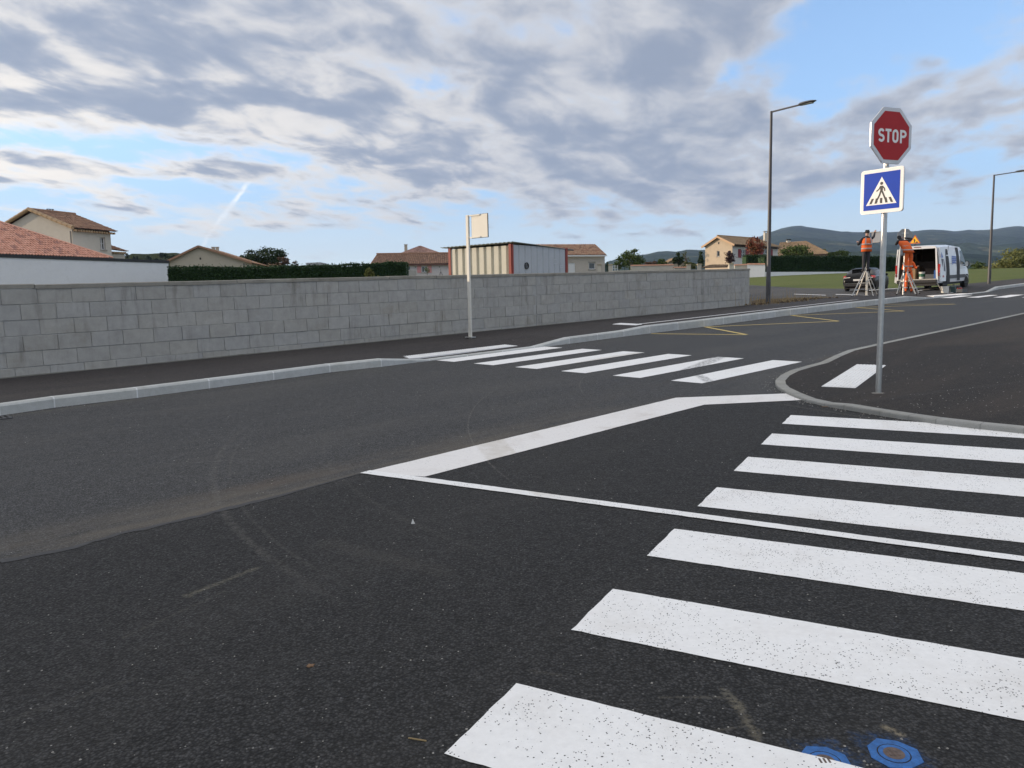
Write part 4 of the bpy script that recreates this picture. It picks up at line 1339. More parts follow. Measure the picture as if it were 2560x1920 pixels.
# ------------------------------------------------------------------ step ladders
def ladder(label, apex, feet, n_steps, top_bar=0.0):
    """A-frame: feet = front pair and rear pair of world points; apex = world point of the hinge"""
    o = (feet[0] + feet[1] + feet[2] + feet[3]) / 4
    o = Vector((o.x, o.y, min(f.z for f in feet)))
    t = thing('step_ladder', label, 'step ladder', o)
    side = (feet[1] - feet[0]).normalized()
    hw = 0.17
    al = mat('ladder_aluminium', (0.46, 0.45, 0.43), 0.42, metal=0.55, var=0.06)
    topA, topB = apex - side * hw - o, apex + side * hw - o
    f0, f1, r0, r1 = [f - o for f in feet]
    ext = 1.0 + top_bar
    for a_, b_ in ((f0, topA), (f1, topB)):
        MB().bar(a_, a_ + (b_ - a_) * ext, .024, .045).build('front_stile', al, t)
    for a_, b_ in ((r0, topA), (r1, topB)):
        MB().bar(a_, b_, .02, .034).build('rear_stile', al, t)
    for i in range(1, n_steps + 1):
        f = i / (n_steps + 0.3)
        MB().bar(f0.lerp(topA, f), f1.lerp(topB, f), .085, .025).build('step', al, t)
    for f in (0.25, 0.6):
        MB().bar(r0.lerp(topA, f), r1.lerp(topB, f), .02, .03).build('rear_brace', al, t)
    MB().bar(f0.lerp(topA, .5), r0.lerp(topA, .5), .008, .02).build('stay', al, t)
    for p in (f0, f1, r0, r1):
        MB().bar(p - Vector((0, 0, .0)), p + Vector((0, 0, .05)), .05, .06, up=(1, 0, 0)).build('rubber_foot', mat('black_rubber', (0.02, 0.02, 0.02), 0.8), t)
    if top_bar:
        p, q = f0 + (topA - f0) * ext, f1 + (topB - f1) * ext
        MB().bar(p, q, .04, .05).build('top_bar', mat('black_rubber'), t)
    return t

def surf(px, py, off=.15):
    p = G(px, py, off); return Vector((p.x, p.y, plane_z(p.x, p.y) + off))
L1f = [surf(2129, 743), surf(2141, 739.5), surf(2184, 743), surf(2194, 738.5)]
ap1 = A(2165, 672, (L1f[0].y + L1f[3].y) / 2)
ladder('aluminium step ladder under the worker in dark trousers', ap1, L1f, 4, 0.26)
L2f = [surf(2290, 738.5), surf(2298, 735), surf(2241, 738), surf(2249, 733.5)]
ap2 = A(2263, 668, (L2f[0].y + L2f[3].y) / 2)
ladder('aluminium step ladder under the worker bending in orange trousers', ap2, L2f, 4, 0.16)

# ------------------------------------------------------------------ people
def person(label, origin, joints, bones, mats, extra=None, rz=0.0, kids=()):
    """one continuous skinned body; joints: name -> ((x,y,z), radius); bones: (a, b, material index)"""
    t = thing('person', label, 'person', origin, rz)
    names = list(joints)
    idx = {n: i for i, n in enumerate(names)}
    me = bpy.data.meshes.new('body_skeleton')
    me.from_pydata([joints[n][0] for n in names], [(idx[a], idx[b]) for a, b, _ in bones], [])
    ob = bpy.data.objects.new('body_skeleton', me); COL.objects.link(ob)
    sk = ob.modifiers.new('skin', 'SKIN'); sk.branch_smoothing = 0.4
    for i, n in enumerate(names):
        r = joints[n][1]
        me.skin_vertices[0].data[i].radius = (r, r) if not isinstance(r, tuple) else r
        me.skin_vertices[0].data[i].use_root = (n == 'pelvis')
    sub = ob.modifiers.new('sub', 'SUBSURF'); sub.levels = 2; sub.render_levels = 2
    dg = bpy.context.evaluated_depsgraph_get()
    nm = bpy.data.meshes.new_from_object(ob.evaluated_get(dg))
    bpy.data.objects.remove(ob)
    for m_ in mats: nm.materials.append(m_)
    segs = [(Vector(joints[a][0]), Vector(joints[b][0]), mi) for a, b, mi in bones]
    for p in nm.polygons:
        c = p.center; best = (9, 0)
        for a_, b_, mi in segs:
            ab = b_ - a_; k = max(0, min(1, (c - a_).dot(ab) / max(ab.length_squared, 1e-9)))
            d = (c - (a_ + ab * k)).length
            if d < best[0]: best = (d, mi)
        p.material_index = best[1]; p.use_smooth = True
    nm.name = 'body'
    body = bpy.data.objects.new('body', nm); COL.objects.link(body); body.parent = t
    return t

M_SKIN = mat('skin', (0.45, 0.26, 0.19), 0.6)
M_DARKJ = mat('black_jacket', (0.018, 0.017, 0.02), 0.85, var=0.3, vscale=12)
M_TROUS = mat('charcoal_trousers', (0.045, 0.043, 0.05), 0.85, var=0.25, vscale=9)
M_ORANGE = mat('hi_vis_orange', (0.78, 0.13, 0.018), 0.75, var=0.10, vscale=14, bump=0.3, bscale=25)
M_REFL = mat('reflective_tape', (0.40, 0.37, 0.36), 0.5, var=0.1)
M_SHOE = mat('black_shoes', (0.015, 0.015, 0.015), 0.7)
M_CAP = mat('black_cap', (0.014, 0.014, 0.016), 0.8)

def standard(lean=(0, 0), hips=0.92, arm_l=None, arm_r=None, head=(0, 0, 0), legs=None, hands=True, mi=None):
    """joint table of a standing adult about 1.75 m seen from behind; +y is away from the camera"""
    lx, ly = lean
    def tp(f): return (lx * f, ly * f)
    J = {}
    J['pelvis'] = ((0, 0, hips), (.155, .11))
    J['waist'] = ((tp(.35)[0], tp(.35)[1], hips + .18), (.15, .105))
    J['chest'] = ((tp(.75)[0], tp(.75)[1], hips + .36), (.17, .115))
    J['neck0'] = ((tp(1)[0], tp(1)[1], hips + .50), (.085, .075))
    J['neck'] = ((tp(1.1)[0] + head[0] * .3, tp(1.1)[1] + head[1] * .3, hips + .56 + head[2] * .3), .055)
    hx, hy, hz_ = tp(1.2)[0] + head[0], tp(1.2)[1] + head[1], hips + .68 + head[2]
    J['head'] = ((hx, hy, hz_), (.082, .10))
    J['crown'] = ((hx, hy, hz_ + .10), (.065, .08))
    sx = tp(.95)
    for s, nm in ((-1, 'l'), (1, 'r')):
        J['sh_' + nm] = ((sx[0] + s * .185, sx[1], hips + .46), .068)
        arm = arm_l if s < 0 else arm_r
        el, wr = arm
        J['el_' + nm] = (el, .05); J['wr_' + nm] = (wr, .033)
        d = (Vector(wr) - Vector(el)).normalized()
        h_ = Vector(wr) + d * .07
        J['ha_' + nm] = (tuple(h_), (.042, .022))
        lg = legs[0] if s < 0 else legs[1]
        J['hip_' + nm] = ((s * .09, 0, hips - .06), .095)
        J['kn_' + nm] = (lg[0], .068); J['an_' + nm] = (lg[1], .05)
        J['toe_' + nm] = (lg[2], (.045, .03))
        sd = d.cross(Vector((0, 0, 1)));
        if sd.length < .2: sd = Vector((1, 0, 0))
        sd.normalize()
        up_ = sd.cross(d)
        for k, (off, L_) in enumerate(((-.028, .065), (-.010, .078), (.010, .075), (.027, .06))):
            b0 = h_ + sd * off + d * .02
            J['fk%d_%s' % (k, nm)] = (tuple(b0 + d * L_ * .5 - up_ * .006), .0095)
            J['ft%d_%s' % (k, nm)] = (tuple(b0 + d * L_ - up_ * .022), .0085)
        J['th_' + nm] = (tuple(Vector(wr) + d * .06 - sd * .045 * s), .010)
        J['tt_' + nm] = (tuple(Vector(wr) + d * .09 - sd * .055 * s), .009)
    return J
def bones_of(m_top, m_arm, m_leg, m_skin, m_shoe, m_cap):
    B = [('pelvis', 'waist', m_leg), ('waist', 'chest', m_top), ('chest', 'neck0', m_top), ('neck0', 'neck', m_top), ('neck', 'head', m_skin), ('head', 'crown', m_cap)]
    for n in 'lr':
        B += [('neck0', 'sh_' + n, m_top), ('sh_' + n, 'el_' + n, m_arm), ('el_' + n, 'wr_' + n, m_arm), ('wr_' + n, 'ha_' + n, m_skin)]
        B += [('pelvis', 'hip_' + n, m_leg), ('hip_' + n, 'kn_' + n, m_leg), ('kn_' + n, 'an_' + n, m_leg), ('an_' + n, 'toe_' + n, m_shoe)]
        for k in range(4):
            B += [('ha_' + n, 'fk%d_%s' % (k, n), m_skin), ('fk%d_%s' % (k, n), 'ft%d_%s' % (k, n), m_skin)]
        B += [('wr_' + n, 'th_' + n, m_skin), ('th_' + n, 'tt_' + n, m_skin)]
    return B

def shell(parent, name, rings, mtl, caps=False, n=20):
    """loose garment: stacked elliptical rings (centre, rx, ry)"""
    m_ = MB(); rr = []
    for (c, rx, ry) in rings:
        c = Vector(c)
        rr.append([c + Vector((rx * math.cos(2 * math.pi * k / n) * (1 + .03 * mnoise.noise(Vector((k, c.z * 9, 1)))), ry * math.sin(2 * math.pi * k / n), 0)) for k in range(n)])
    m_.loft(rr, caps=caps)
    o = m_.build(name, mtl, parent, smooth=True)
    sm = o.modifiers.new('solid', 'SOLIDIFY'); sm.thickness = 0.008; sm.offset = 1
    return o

# worker on the first ladder, reaching right to the sign
f1p = A(2164.5, 679, L1f[0].y + 0.28)
J = standard(lean=(0.03, 0.05), hips=.90, arm_l=((-.33, .06, 1.10), (-.26, .26, 1.22)), arm_r=((.36, .16, 1.44), (.47, .30, 1.63)), head=(0.02, .03, .0),
             legs=(((-.09, .02, .47), (-.10, .0, .07), (-.11, .14, .03)), ((.09, .03, .47), (.09, .0, .07), (.10, .14, .03))))
pw = person('worker in orange vest, black cap and dark trousers reaching right on a ladder', f1p, J, bones_of(1, 1, 2, 0, 4, 3), [M_SKIN, M_DARKJ, M_TROUS, M_CAP, M_SHOE])
shell(pw, 'vest', [((.0, .0, .82), .205, .155), ((.005, .01, .98), .195, .15), ((.012, .025, 1.12), .205, .155), ((.022, .035, 1.25), .215, .15), ((.028, .045, 1.37), .18, .12)], M_ORANGE)
for z in (.92, 1.10):
    shell(pw, 'reflective_band', [((.005, .012, z), .211, .163), ((.007, .015, z + .05), .211, .163)], M_REFL)
for s in (-1, 1):
    m_ = MB(); m_.bar((s * .10 + .02, -.095, 1.40), (s * .13 + .01, -.158, 1.12), .05, .014, up=(0, 1, 0)); m_.build('shoulder_band', M_REFL, pw)
m_ = MB(); m_.loft([[(.05 + .1 * math.cos(a) , .085 + .112 * math.sin(a), 1.62) for a in [k * math.pi / 8 for k in range(16)]], [(.05 + .07 * math.cos(a), .085 + .085 * math.sin(a), 1.72) for a in [k * math.pi / 8 for k in range(16)]]])
m_.build('cap', M_CAP, pw, smooth='auto')
m_ = MB(); m_.add([(-.03, .17, 1.625), (.13, .17, 1.625), (.12, .29, 1.60), (-.02, .29, 1.60), (-.03, .17, 1.637), (.13, .17, 1.637), (.12, .29, 1.612), (-.02, .29, 1.612)], [(0, 3, 2, 1), (4, 5, 6, 7), (0, 1, 5, 4), (1, 2, 6, 5), (2, 3, 7, 6), (3, 0, 4, 7)])
m_.build('cap_peak', M_CAP, pw)

# worker on the second ladder, bending left at the hips with both arms up at the sign
f2p = A(2271, 683, L2f[0].y + 0.22)
J = standard(lean=(-.20, .20), hips=.86, arm_l=((-.42, .30, 1.18), (-.20, .42, 1.40)), arm_r=((.24, .26, 1.42), (-.04, .36, 1.47)), head=(-.04, .10, -.06),
             legs=(((-.10, .04, .45), (-.10, .0, .07), (-.11, .14, .03)), ((.10, .04, .45), (.09, .0, .07), (.10, .14, .03))))
pw = person('worker in orange vest and trousers bending left under the grey octagon on a ladder', f2p, J, [(a, b, 3 if (a, b) == ('neck', 'head') else m) for a, b, m in bones_of(1, 1, 2, 0, 4, 3)], [M_SKIN, M_DARKJ, M_ORANGE, M_CAP, M_SHOE])
shell(pw, 'vest', [((-.01, .0, .84), .215, .165), ((-.05, .05, .98), .20, .155), ((-.11, .10, 1.12), .21, .16), ((-.16, .155, 1.25), .21, .15), ((-.19, .18, 1.33), .17, .12)], M_ORANGE)
for z, c in ((.93, (-.035, .03)), (1.08, (-.10, .09))):
    shell(pw, 'reflective_band', [((c[0], c[1], z), .212, .168), ((c[0] - .015, c[1] + .012, z + .05), .214, .168)], M_REFL)
for s in (-1, 1):
    shell(pw, 'reflective_band', [((s * .098, .01, .26), .073, .073), ((s * .098, .015, .31), .074, .074)], M_REFL, n=14)
# worker standing on the ground behind the second ladder
f3q = surf(2271, 733.5, .12); f3p = A(2271.5, 732, f3q.y + .55); f3p.z = plane_z(f3p.x, f3p.y) + .13
J = standard(lean=(0, .08), hips=.90, arm_l=((-.30, .02, 1.06), (-.24, -.22, 1.10)), arm_r=((.30, .02, 1.08), (.24, -.22, 1.16)), head=(0, .05, 0),
             legs=(((-.12, .04, .47), (-.13, .0, .07), (-.15, .14, .03)), ((.12, .04, .47), (.13, .0, .07), (.15, .14, .03))))
pw = person('worker in orange standing on the ground behind the second ladder', f3p, J, bones_of(1, 1, 1, 0, 3, 2), [M_SKIN, M_ORANGE, M_CAP, M_SHOE])
for s in (-1, 1):
    shell(pw, 'reflective_band', [((s * .126, .02, .20), .068, .068), ((s * .126, .02, .25), .069, .069)], M_REFL, n=14)
shell(pw, 'reflective_band', [((.0, .02, 1.02), .165, .13), ((.0, .022, 1.07), .168, .13)], M_REFL)

# ------------------------------------------------------------------ vehicles
def paint_mat(name, col, metal=0.0, rough=0.25):
    return mat(name, col, rough, metal=metal, coat=0.6, var=0.03, vscale=5)
M_VANW = paint_mat('white_van_paint', (0.74, 0.75, 0.77), 0.0, 0.35)
M_CARB = mat('black_car_paint', (0.004, 0.0042, 0.005), 0.35, spec=0.22, coat=0.06)
M_GLASS = mat('dark_vehicle_glass', (0.008, 0.009, 0.011), 0.08, spec=0.45)
M_PLAST = mat('black_trim_plastic', (0.02, 0.02, 0.022), 0.6)
M_GREYP = mat('grey_trim_plastic', (0.09, 0.095, 0.10), 0.6)
M_TAIL = mat('red_tail_light', (0.30, 0.02, 0.02), 0.2, emit=(0.9, 0.05, 0.03, 0.06))
M_TYRE = mat('tyre_rubber', (0.018, 0.018, 0.018), 0.85)
M_RIM = mat('alloy_rim', (0.25, 0.25, 0.26), 0.35, metal=0.8)
M_CHROME = mat('chrome', (0.7, 0.7, 0.7), 0.12, metal=1.0)
M_PLATE = mat('number_plate', (0.65, 0.65, 0.65), 0.5)

def wheel(parent, c, r, w, side):
    """wheel with axis along local y; side = +1 left, -1 right"""
    n = 24
    m_ = MB()
    def ring(rr, y): return [(c[0] + rr * math.cos(2 * math.pi * k / n), y, c[2] + rr * math.sin(2 * math.pi * k / n)) for k in range(n)]
    y0, y1 = c[1] - w / 2, c[1] + w / 2
    m_.loft([ring(r * .66, y0), ring(r * .93, y0), ring(r, y0 + .03), ring(r, y1 - .03), ring(r * .93, y1), ring(r * .66, y1)])
    wo = m_.build('wheel', M_TYRE, parent, smooth='auto')
    ye = c[1] + side * (w / 2 - .012)
    rm = MB(); rm.loft([ring(r * .655, ye - side * .05), ring(r * .655, ye), ring(r * .60, ye), ring(r * .57, ye - side * .035), ring(r * .15, ye - side * .02), ring(.01, ye - side * .018)], caps=False)
    rm.build('rim', M_RIM, wo, smooth='auto')
    for k in range(5):
        a = 2 * math.pi * k / 5
        sp_ = MB(); sp_.bar((c[0], ye - side * .01, c[2]), (c[0] + r * .6 * math.cos(a), ye - side * .01, c[2] + r * .6 * math.sin(a)), .06, .02, up=(0, 1, 0))
        sp_.build('spoke', M_RIM, wo)

def grid_surface(rings, mats_fn, name, mats_, parent, smooth='auto'):
    """open loft whose quads get materials by (i, k)"""
    m_ = MB(); n = len(rings[0])
    for r in rings: m_.v += [tuple(q) for q in r]
    for i in range(len(rings) - 1):
        for k in range(n - 1):
            mi = mats_fn(i, k)
            if mi is None: continue
            m_.f.append((i * n + k, i * n + k + 1, (i + 1) * n + k + 1, (i + 1) * n + k)); m_.mi.append(mi)
    return m_.build(name, mats_, parent, smooth=smooth)

# ---- white panel van, rear doors open
vr = A(2347, 700, 36.9); VR = Vector((vr.x, vr.y, 0))
v_ang = rad(45)
fwd = Vector((math.cos(v_ang), math.sin(v_ang), 0)); lft = Vector((-fwd.y, fwd.x, 0))
Wv, Lv, Hv = 1.94, 5.55, 2.30
vo = VR + lft * (Wv / 2)
van = thing('white_van', 'white panel van with open rear doors parked behind the ladders', 'van', (vo.x, vo.y, plane_z(vo.x, vo.y) + .06), v_ang)
van.rotation_euler = (0, -math.atan(SLOPE_X * fwd.x + SLOPE_Y * fwd.y), v_ang)
hw = Wv / 2
van.scale = (1, 1, 0.945)
# stations along x: (x, roof z, half width low, half width shoulder, half width roof, floor z)
ST = [(0.0, 2.30, .95, .97, .84, .42), (0.06, 2.33, .955, .97, .85, .42), (1.2, 2.36, .96, .975, .86, .42), (2.6, 2.37, .96, .975, .86, .42), (3.55, 2.33, .96, .975, .85, .42),
      (3.95, 2.20, .96, .97, .80, .42), (4.35, 1.86, .955, .965, .75, .42), (4.72, 1.42, .94, .95, .80, .42), (5.10, 1.24, .90, .91, .78, .42), (5.40, 1.08, .80, .81, .70, .44), (5.55, .80, .68, .69, .60, .46)]
def van_ring(x, zr, wl, ws, wr, zf):
    zs = min(1.10, zr * .62)      # shoulder
    half = [(wl, zf), (wl + .01, zf + .22), (ws, zs), ((ws + wr) / 2 + .02, zs + (zr - zs) * .55), (wr, zr - (zr - zs) * .09), (wr * .55, zr - .005), (0, zr)]
    right = [(x, -a, b) for a, b in half]
    left = [(x, a, b) for a, b in reversed(half[:-1])]
    return right + left
vr_rings = [van_ring(*s) for s in ST]
nk = len(vr_rings[0])
def van_m(i, k):
    if i in (5, 6) and k in (4, 5, 6, 7): return 1                       # windscreen
    if i in (4, 5) and k in (2, 3) and False: return 1
    return 0
body = grid_surface(vr_rings, van_m, 'body', [M_VANW, M_GLASS], van)
m_ = MB(); m_.poly([vr_rings[-1][k] for k in range(nk)]); m_.build('front_panel', M_VANW, van)
# underbody and lower grey cladding
MB().box(0.05, 5.3, -.85, .85, .30, .43).build('underbody', M_PLAST, van)
for s in (-1, 1):
    MB().box(0.35, 4.25, s * .972 - .012, s * .972 + .012, .60, .78).build('side_moulding', M_GREYP, van)
    for xw in (1.02, 4.55):
        wheel(van, (xw, s * .86, .34), .34, .22, s)
        # dark wheel arch
        n = 18; m_ = MB()
        ra_ = [(xw + .42 * math.cos(math.pi * k / n), s * .978, .36 + .42 * math.sin(math.pi * k / n)) for k in range(n + 1)]
        rb_ = [(xw + .34 * math.cos(math.pi * k / n), s * .978, .36 + .34 * math.sin(math.pi * k / n)) for k in range(n + 1)]
        for k in range(n): m_.quad(ra_[k], ra_[k + 1], rb_[k + 1], rb_[k])
        m_.quad((xw - .42, s * .977, .36), (xw + .42, s * .977, .36), (xw + .42, s * .977, .30), (xw - .42, s * .977, .30))
        m_.build('wheel_arch', M_PLAST, van)
# cargo space: walls, floor, ceiling and bulkhead just inside the shell
inn = mat('van_ply_lining', (0.10, 0.07, 0.045), 0.85, var=0.25, vscale=4)
m_ = MB()
m_.quad((.05, -.86, .62), (3.0, -.86, .62), (3.0, .86, .62), (.05, .86, .62))
m_.build('cargo_floor', mat('van_floor', (0.13, 0.12, 0.11), 0.8, var=0.2), van)
m_ = MB()
m_.quad((.05, -.88, .62), (3.0, -.88, .62), (3.0, -.80, 2.22), (.05, -.80, 2.22))
m_.quad((.05, .88, .62), (3.0, .88, .62), (3.0, .80, 2.22), (.05, .80, 2.22))
m_.quad((.05, -.80, 2.22), (3.0, -.80, 2.22), (3.0, .80, 2.22), (.05, .80, 2.22))
m_.quad((3.0, -.88, .62), (3.0, .88, .62), (3.0, .80, 2.22), (3.0, -.80, 2.22))
m_.build('cargo_lining', inn, van)
# rear frame: pillars, header, sill, bumper
for s in (-1, 1):
    m_ = MB(); m_.add([(-.005, s * .95, .45), (-.005, s * .86, .45), (-.005, s * .78, 2.18), (-.005, s * .84, 2.18), (.08, s * .95, .45), (.08, s * .86, .45), (.08, s * .78, 2.18), (.08, s * .84, 2.18)],
                      [(0, 1, 2, 3), (7, 6, 5, 4), (0, 4, 5, 1), (1, 5, 6, 2), (2, 6, 7, 3), (3, 7, 4, 0)])
    m_.build('rear_pillar', M_VANW, van)
    m_ = MB(); m_.box(-.022, .02, s * .955 - .055, s * .955 + .025, .95, 1.38); m_.build('tail_light', M_TAIL, van)
    m_ = MB(); m_.box(-.024, .018, s * .955 - .05, s * .955 + .02, .78, .93); m_.build('reverse_light', mat('tail_light_dark', (0.16, 0.02, 0.02), 0.3), van)
m_ = MB(); m_.add([(-.01, -.80, 2.17), (-.01, .80, 2.17), (-.01, .80, 2.29), (-.01, -.80, 2.29), (.1, -.80, 2.17), (.1, .80, 2.17), (.1, .80, 2.29), (.1, -.80, 2.29)], [(0, 1, 2, 3), (7, 6, 5, 4), (0, 4, 5, 1), (1, 5, 6, 2), (2, 6, 7, 3), (3, 7, 4, 0)])
hd_ = m_.build('rear_header', M_VANW, van)
m_ = MB(); m_.box(-.02, .03, -.16, .16, 2.235, 2.275); m_.build('brake_light', mat('tail_light_dark'), hd_)
MB().box(-.06, .1, -.90, .90, .45, .60).build('rear_bumper', M_PLAST, van, bevel=.015)
MB().box(-.03, .1, -.86, .86, .60, .655).build('sill', mat('worn_aluminium', (0.38, 0.37, 0.34), 0.5, metal=0.4, var=.2), van)
# doors swung right round against the sides
def door(side):
    y0 = side * .99; y1 = side * 1.03
    d_ = MB(); zl, zh = .50, 2.20
    pts = [(0.10, y0, zl), (0.98, y0, zl), (0.98, y0 - side * .07, zh), (0.10, y0 - side * .07, zh)]
    d_.hexa([(0.06, side * .985, zl), (0.90, side * .985, zl), (0.90, side * 1.035, zl), (0.06, side * 1.035, zl),
             (0.06, side * .90, zh), (0.90, side * .90, zh), (0.90, side * .945, zh), (0.06, side * .945, zh)])
    o = d_.build('rear_door', M_VANW, van)
    return o
dr = door(-1); door(1)
def side_pt(x, z, d=0.0):
    """point on the outer skin of the right side; d outwards"""
    f_ = max(0, (z - 1.1) / 1.2)
    return (x, -(.975 - .115 * f_ * f_ * 1.0 - .02 * f_) - d, z)
def side_poly(name, pts, mtl, d, parent=None):
    m_ = MB(); P_ = [Vector(side_pt(x, z, d)) for x, z in pts]
    m_.poly(P_); return m_.build(name, mtl, parent or van)
def side_strip(name, x0, x1, z0, z1, mtl, d, lean=0.0, n=8):
    m_ = MB()
    for i in range(n):
        a_, b_ = z0 + (z1 - z0) * i / n, z0 + (z1 - z0) * (i + 1) / n
        s0, s1 = lean * i / n, lean * (i + 1) / n
        m_.quad(side_pt(x0 + s0, a_, d), side_pt(x1 + s0, a_, d), side_pt(x1 + s1, b_, d), side_pt(x0 + s1, b_, d))
    return m_.build(name, mtl, van)
# black door edge and the sliding door left ajar: dark slots
side_strip('door_gap', 1.22, 1.70, .42, 2.12, M_PLAST, .012, lean=-.28)
side_strip('sliding_door_gap', 2.86, 3.32, .48, 2.20, M_PLAST, .012, lean=-.16)
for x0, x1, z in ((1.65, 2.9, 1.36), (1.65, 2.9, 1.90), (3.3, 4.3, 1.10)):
    side_strip('crease_shade_strip', x0, x1, z, z + .018, mat('panel_shadow_line', (0.25, 0.26, 0.28), 0.5), .006, n=1)  # grey strips paint the shade of pressed creases on the smooth side
side_poly('door_window', [(3.42, 1.32), (4.28, 1.30), (4.02, 1.72), (3.72, 2.02), (3.42, 2.05)], M_GLASS, .016)
blue_v = mat('van_blue_print', (0.10, 0.17, 0.48), 0.5)
lav = mat('van_lavender_print', (0.30, 0.36, 0.58), 0.5)
gry = mat('van_grey_print', (0.13, 0.14, 0.17), 0.5)
side_poly('printed_panel', [(1.92, 1.84), (2.72, 1.80), (2.72, 1.50), (2.02, 1.30)], lav, .010)
for i in range(4):
    z = 1.77 - i * .105
    side_poly('printed_line', [(1.98 + .02 * i, z), (2.66, z - .03), (2.66, z - .085), (1.99 + .02 * i, z - .055)], blue_v, .013)
def door_pt(x, z, d): return (x, -(1.035 - .09 * (z - .5) / 1.7) - d, z)
def door_poly(name, pts, mtl):
    m_ = MB(); m_.poly([door_pt(x, z, .006) for x, z in pts]); m_.build(name, mtl, dr)
door_poly('printed_triangle', [(.30, 1.98), (.56, 1.70), (.28, 1.68)], blue_v)
door_poly('printed_triangle', [(.26, 1.64), (.62, 1.62), (.44, 1.20)], gry)
door_poly('door_window_glass', [(.66, 1.62), (.84, 1.20), (.84, .98), (.60, 1.02)], gry)
door_poly('red_lettering', [(.42, .80), (.50, .80), (.47, .70), (.39, .70)], mat('van_red_print', (0.5, 0.03, 0.03), 0.5))
door_poly('red_lettering', [(.54, .80), (.62, .80), (.59, .70), (.51, .70)], mat('van_red_print'))
door_poly('red_reflector', [(.10, 1.86), (.14, 1.86), (.14, 1.70), (.10, 1.70)], mat('van_red_print'))
door_poly('red_reflector', [(.10, 1.36), (.14, 1.36), (.14, 1.20), (.10, 1.20)], mat('van_red_print'))
for s in (-1, 1):
    mr = MB(); c = Vector((4.05, s * 1.10, 1.32)); rings = []
    for f_, w, h in ((-.05, .05, .09), (-.02, .10, .17), (.05, .10, .17), (.09, .05, .10)):
        rings.append([c + Vector((f_, w * math.cos(a) * s, h * math.sin(a))) for a in [2 * math.pi * k / 14 for k in range(14)]])
    mr.loft(rings); mo = mr.build('wing_mirror', M_PLAST, van, smooth='auto')
    gm_ = MB(); gm_.add([c + Vector((-.056, .085 * math.cos(a) * s * .9, .14 * math.sin(a))) for a in [2 * math.pi * k / 14 for k in range(14)]], [tuple(range(14))]); gm_.build('mirror_glass', mat('pale_mirror', (0.85, 0.85, 0.84), 0.12, metal=0.6), mo)
    MB().bar((4.1, s * .93, 1.24), (4.06, s * 1.06, 1.28), .06, .05).build('mirror_arm', M_PLAST, van)
MB().tube([(2.05, -.80, 2.33), (1.7, -.86, 2.24), (1.5, -.90, 2.0)], .012, 6).build('roof_cable', M_PLAST, van)
MB().box(5.46, 5.6, -.6, .6, .42, .62).build('front_bumper', M_GREYP, van, bevel=.02)
# folding roadworks triangle on the roof
tri = MB(); tz = 2.40
def tp(y, z, x=0.55): return (x, y, z)
def tri_poly(s, zc, cx, th):
    pts = [(-.5 * s, -.29 * s), (.5 * s, -.29 * s), (0, .577 * s)]
    return [(cx, a, zc + b) for a, b in pts]
y_c = .30
def tri_shape(s, x):
    out = []
    for (ax, az) in ((.5, -.29), (-.5, -.29), (0, .577)):
        out.append((x, y_c + ax * s, 2.62 + az * s))
    return out
MB().prism(tri_shape(.50, .55), (.02, 0, 0)).build('warning_triangle', mat('sign_red_orange', (0.55, 0.10, 0.02), 0.5), van)
MB().prism(tri_shape(.40, .548), (-.003, 0, 0)).build('warning_field', mat('warning_yellow', (0.80, 0.42, 0.02), 0.5), van)
dg_ = MB()
dg_.prism([(.543, y_c + a, 2.62 + b) for a, b in ((.06, -.10), (.03, -.02), (.07, .05), (.02, .09), (-.02, .02), (.0, -.1))], (-.002, 0, 0))
dg_.prism([(.543, y_c + a, 2.62 + b) for a, b in ((-.02, -.11), (-.16, -.11), (-.09, -.03))], (-.002, 0, 0))
dg_.build('digging_pictogram', M_BLACK, van)
MB().bar((.57, y_c, 2.34), (.57, y_c, 2.5), .03, .03, up=(1, 0, 0)).build('sign_stay', M_PLAST, van)

VM = None
def vworld(x, y, z):
    q = van.rotation_euler.to_matrix()
    return van.location + q @ Vector((x, y, z * 0.945))
# load: things standing on the van floor
def prop_box(name, label, cat, c, size, mtl, rz=0.0):
    m_ = MB(); sx, sy, sz = size; m_.box(-sx / 2, sx / 2, -sy / 2, sy / 2, 0, sz)
    o = m_.build(name, mtl, None, bevel=.008); o.location = vworld(*c); o.rotation_euler = (0, 0, v_ang + rz)
    return tag(o, label, cat)
card = mat('brown_cardboard', (0.30, 0.20, 0.11), 0.85, var=0.1, vscale=6)
m_ = MB(); m_.prism([(-.02, -.14, 0), (-.02, .14, 0), (-.02, .14, .48), (-.02, .09, .56), (-.02, -.09, .56), (-.02, -.14, .48)], (.30, 0, 0))
o = m_.build('plywood_board', card); o.location = vworld(.28, .30, .625); o.rotation_euler = (0, 0, v_ang); tag(o, 'upright tan board at the back edge of the van floor', 'board')
def bucket(label, loc_, r, h, body_m, extra=None, handle=True):
    t = thing('bucket', label, 'bucket', loc_)
    n = 20
    def ring(rr, z): return [(rr * math.cos(2 * math.pi * k / n), rr * math.sin(2 * math.pi * k / n), z) for k in range(n)]
    MB().loft([ring(r * .85, 0), ring(r * .97, h * .93), ring(r * 1.04, h * .94), ring(r * 1.04, h), ring(r * .95, h), ring(r * .82, .02)]).build('pail', body_m, t, smooth='auto')
    if extra:
        MB().loft([ring(r * .91, h * .35), ring(r * .96, h * .75)], caps=False).build('label_band', extra, t, smooth=True)
    MB().tube([(r * 1.05 * math.cos(a), r * .3 * 0 + .02, h * .92 - r * 1.0 * math.sin(a)) for a in [math.pi * k / 10 for k in range(11)]], .006, 6).build('handle', M_GALV, t)
    return t
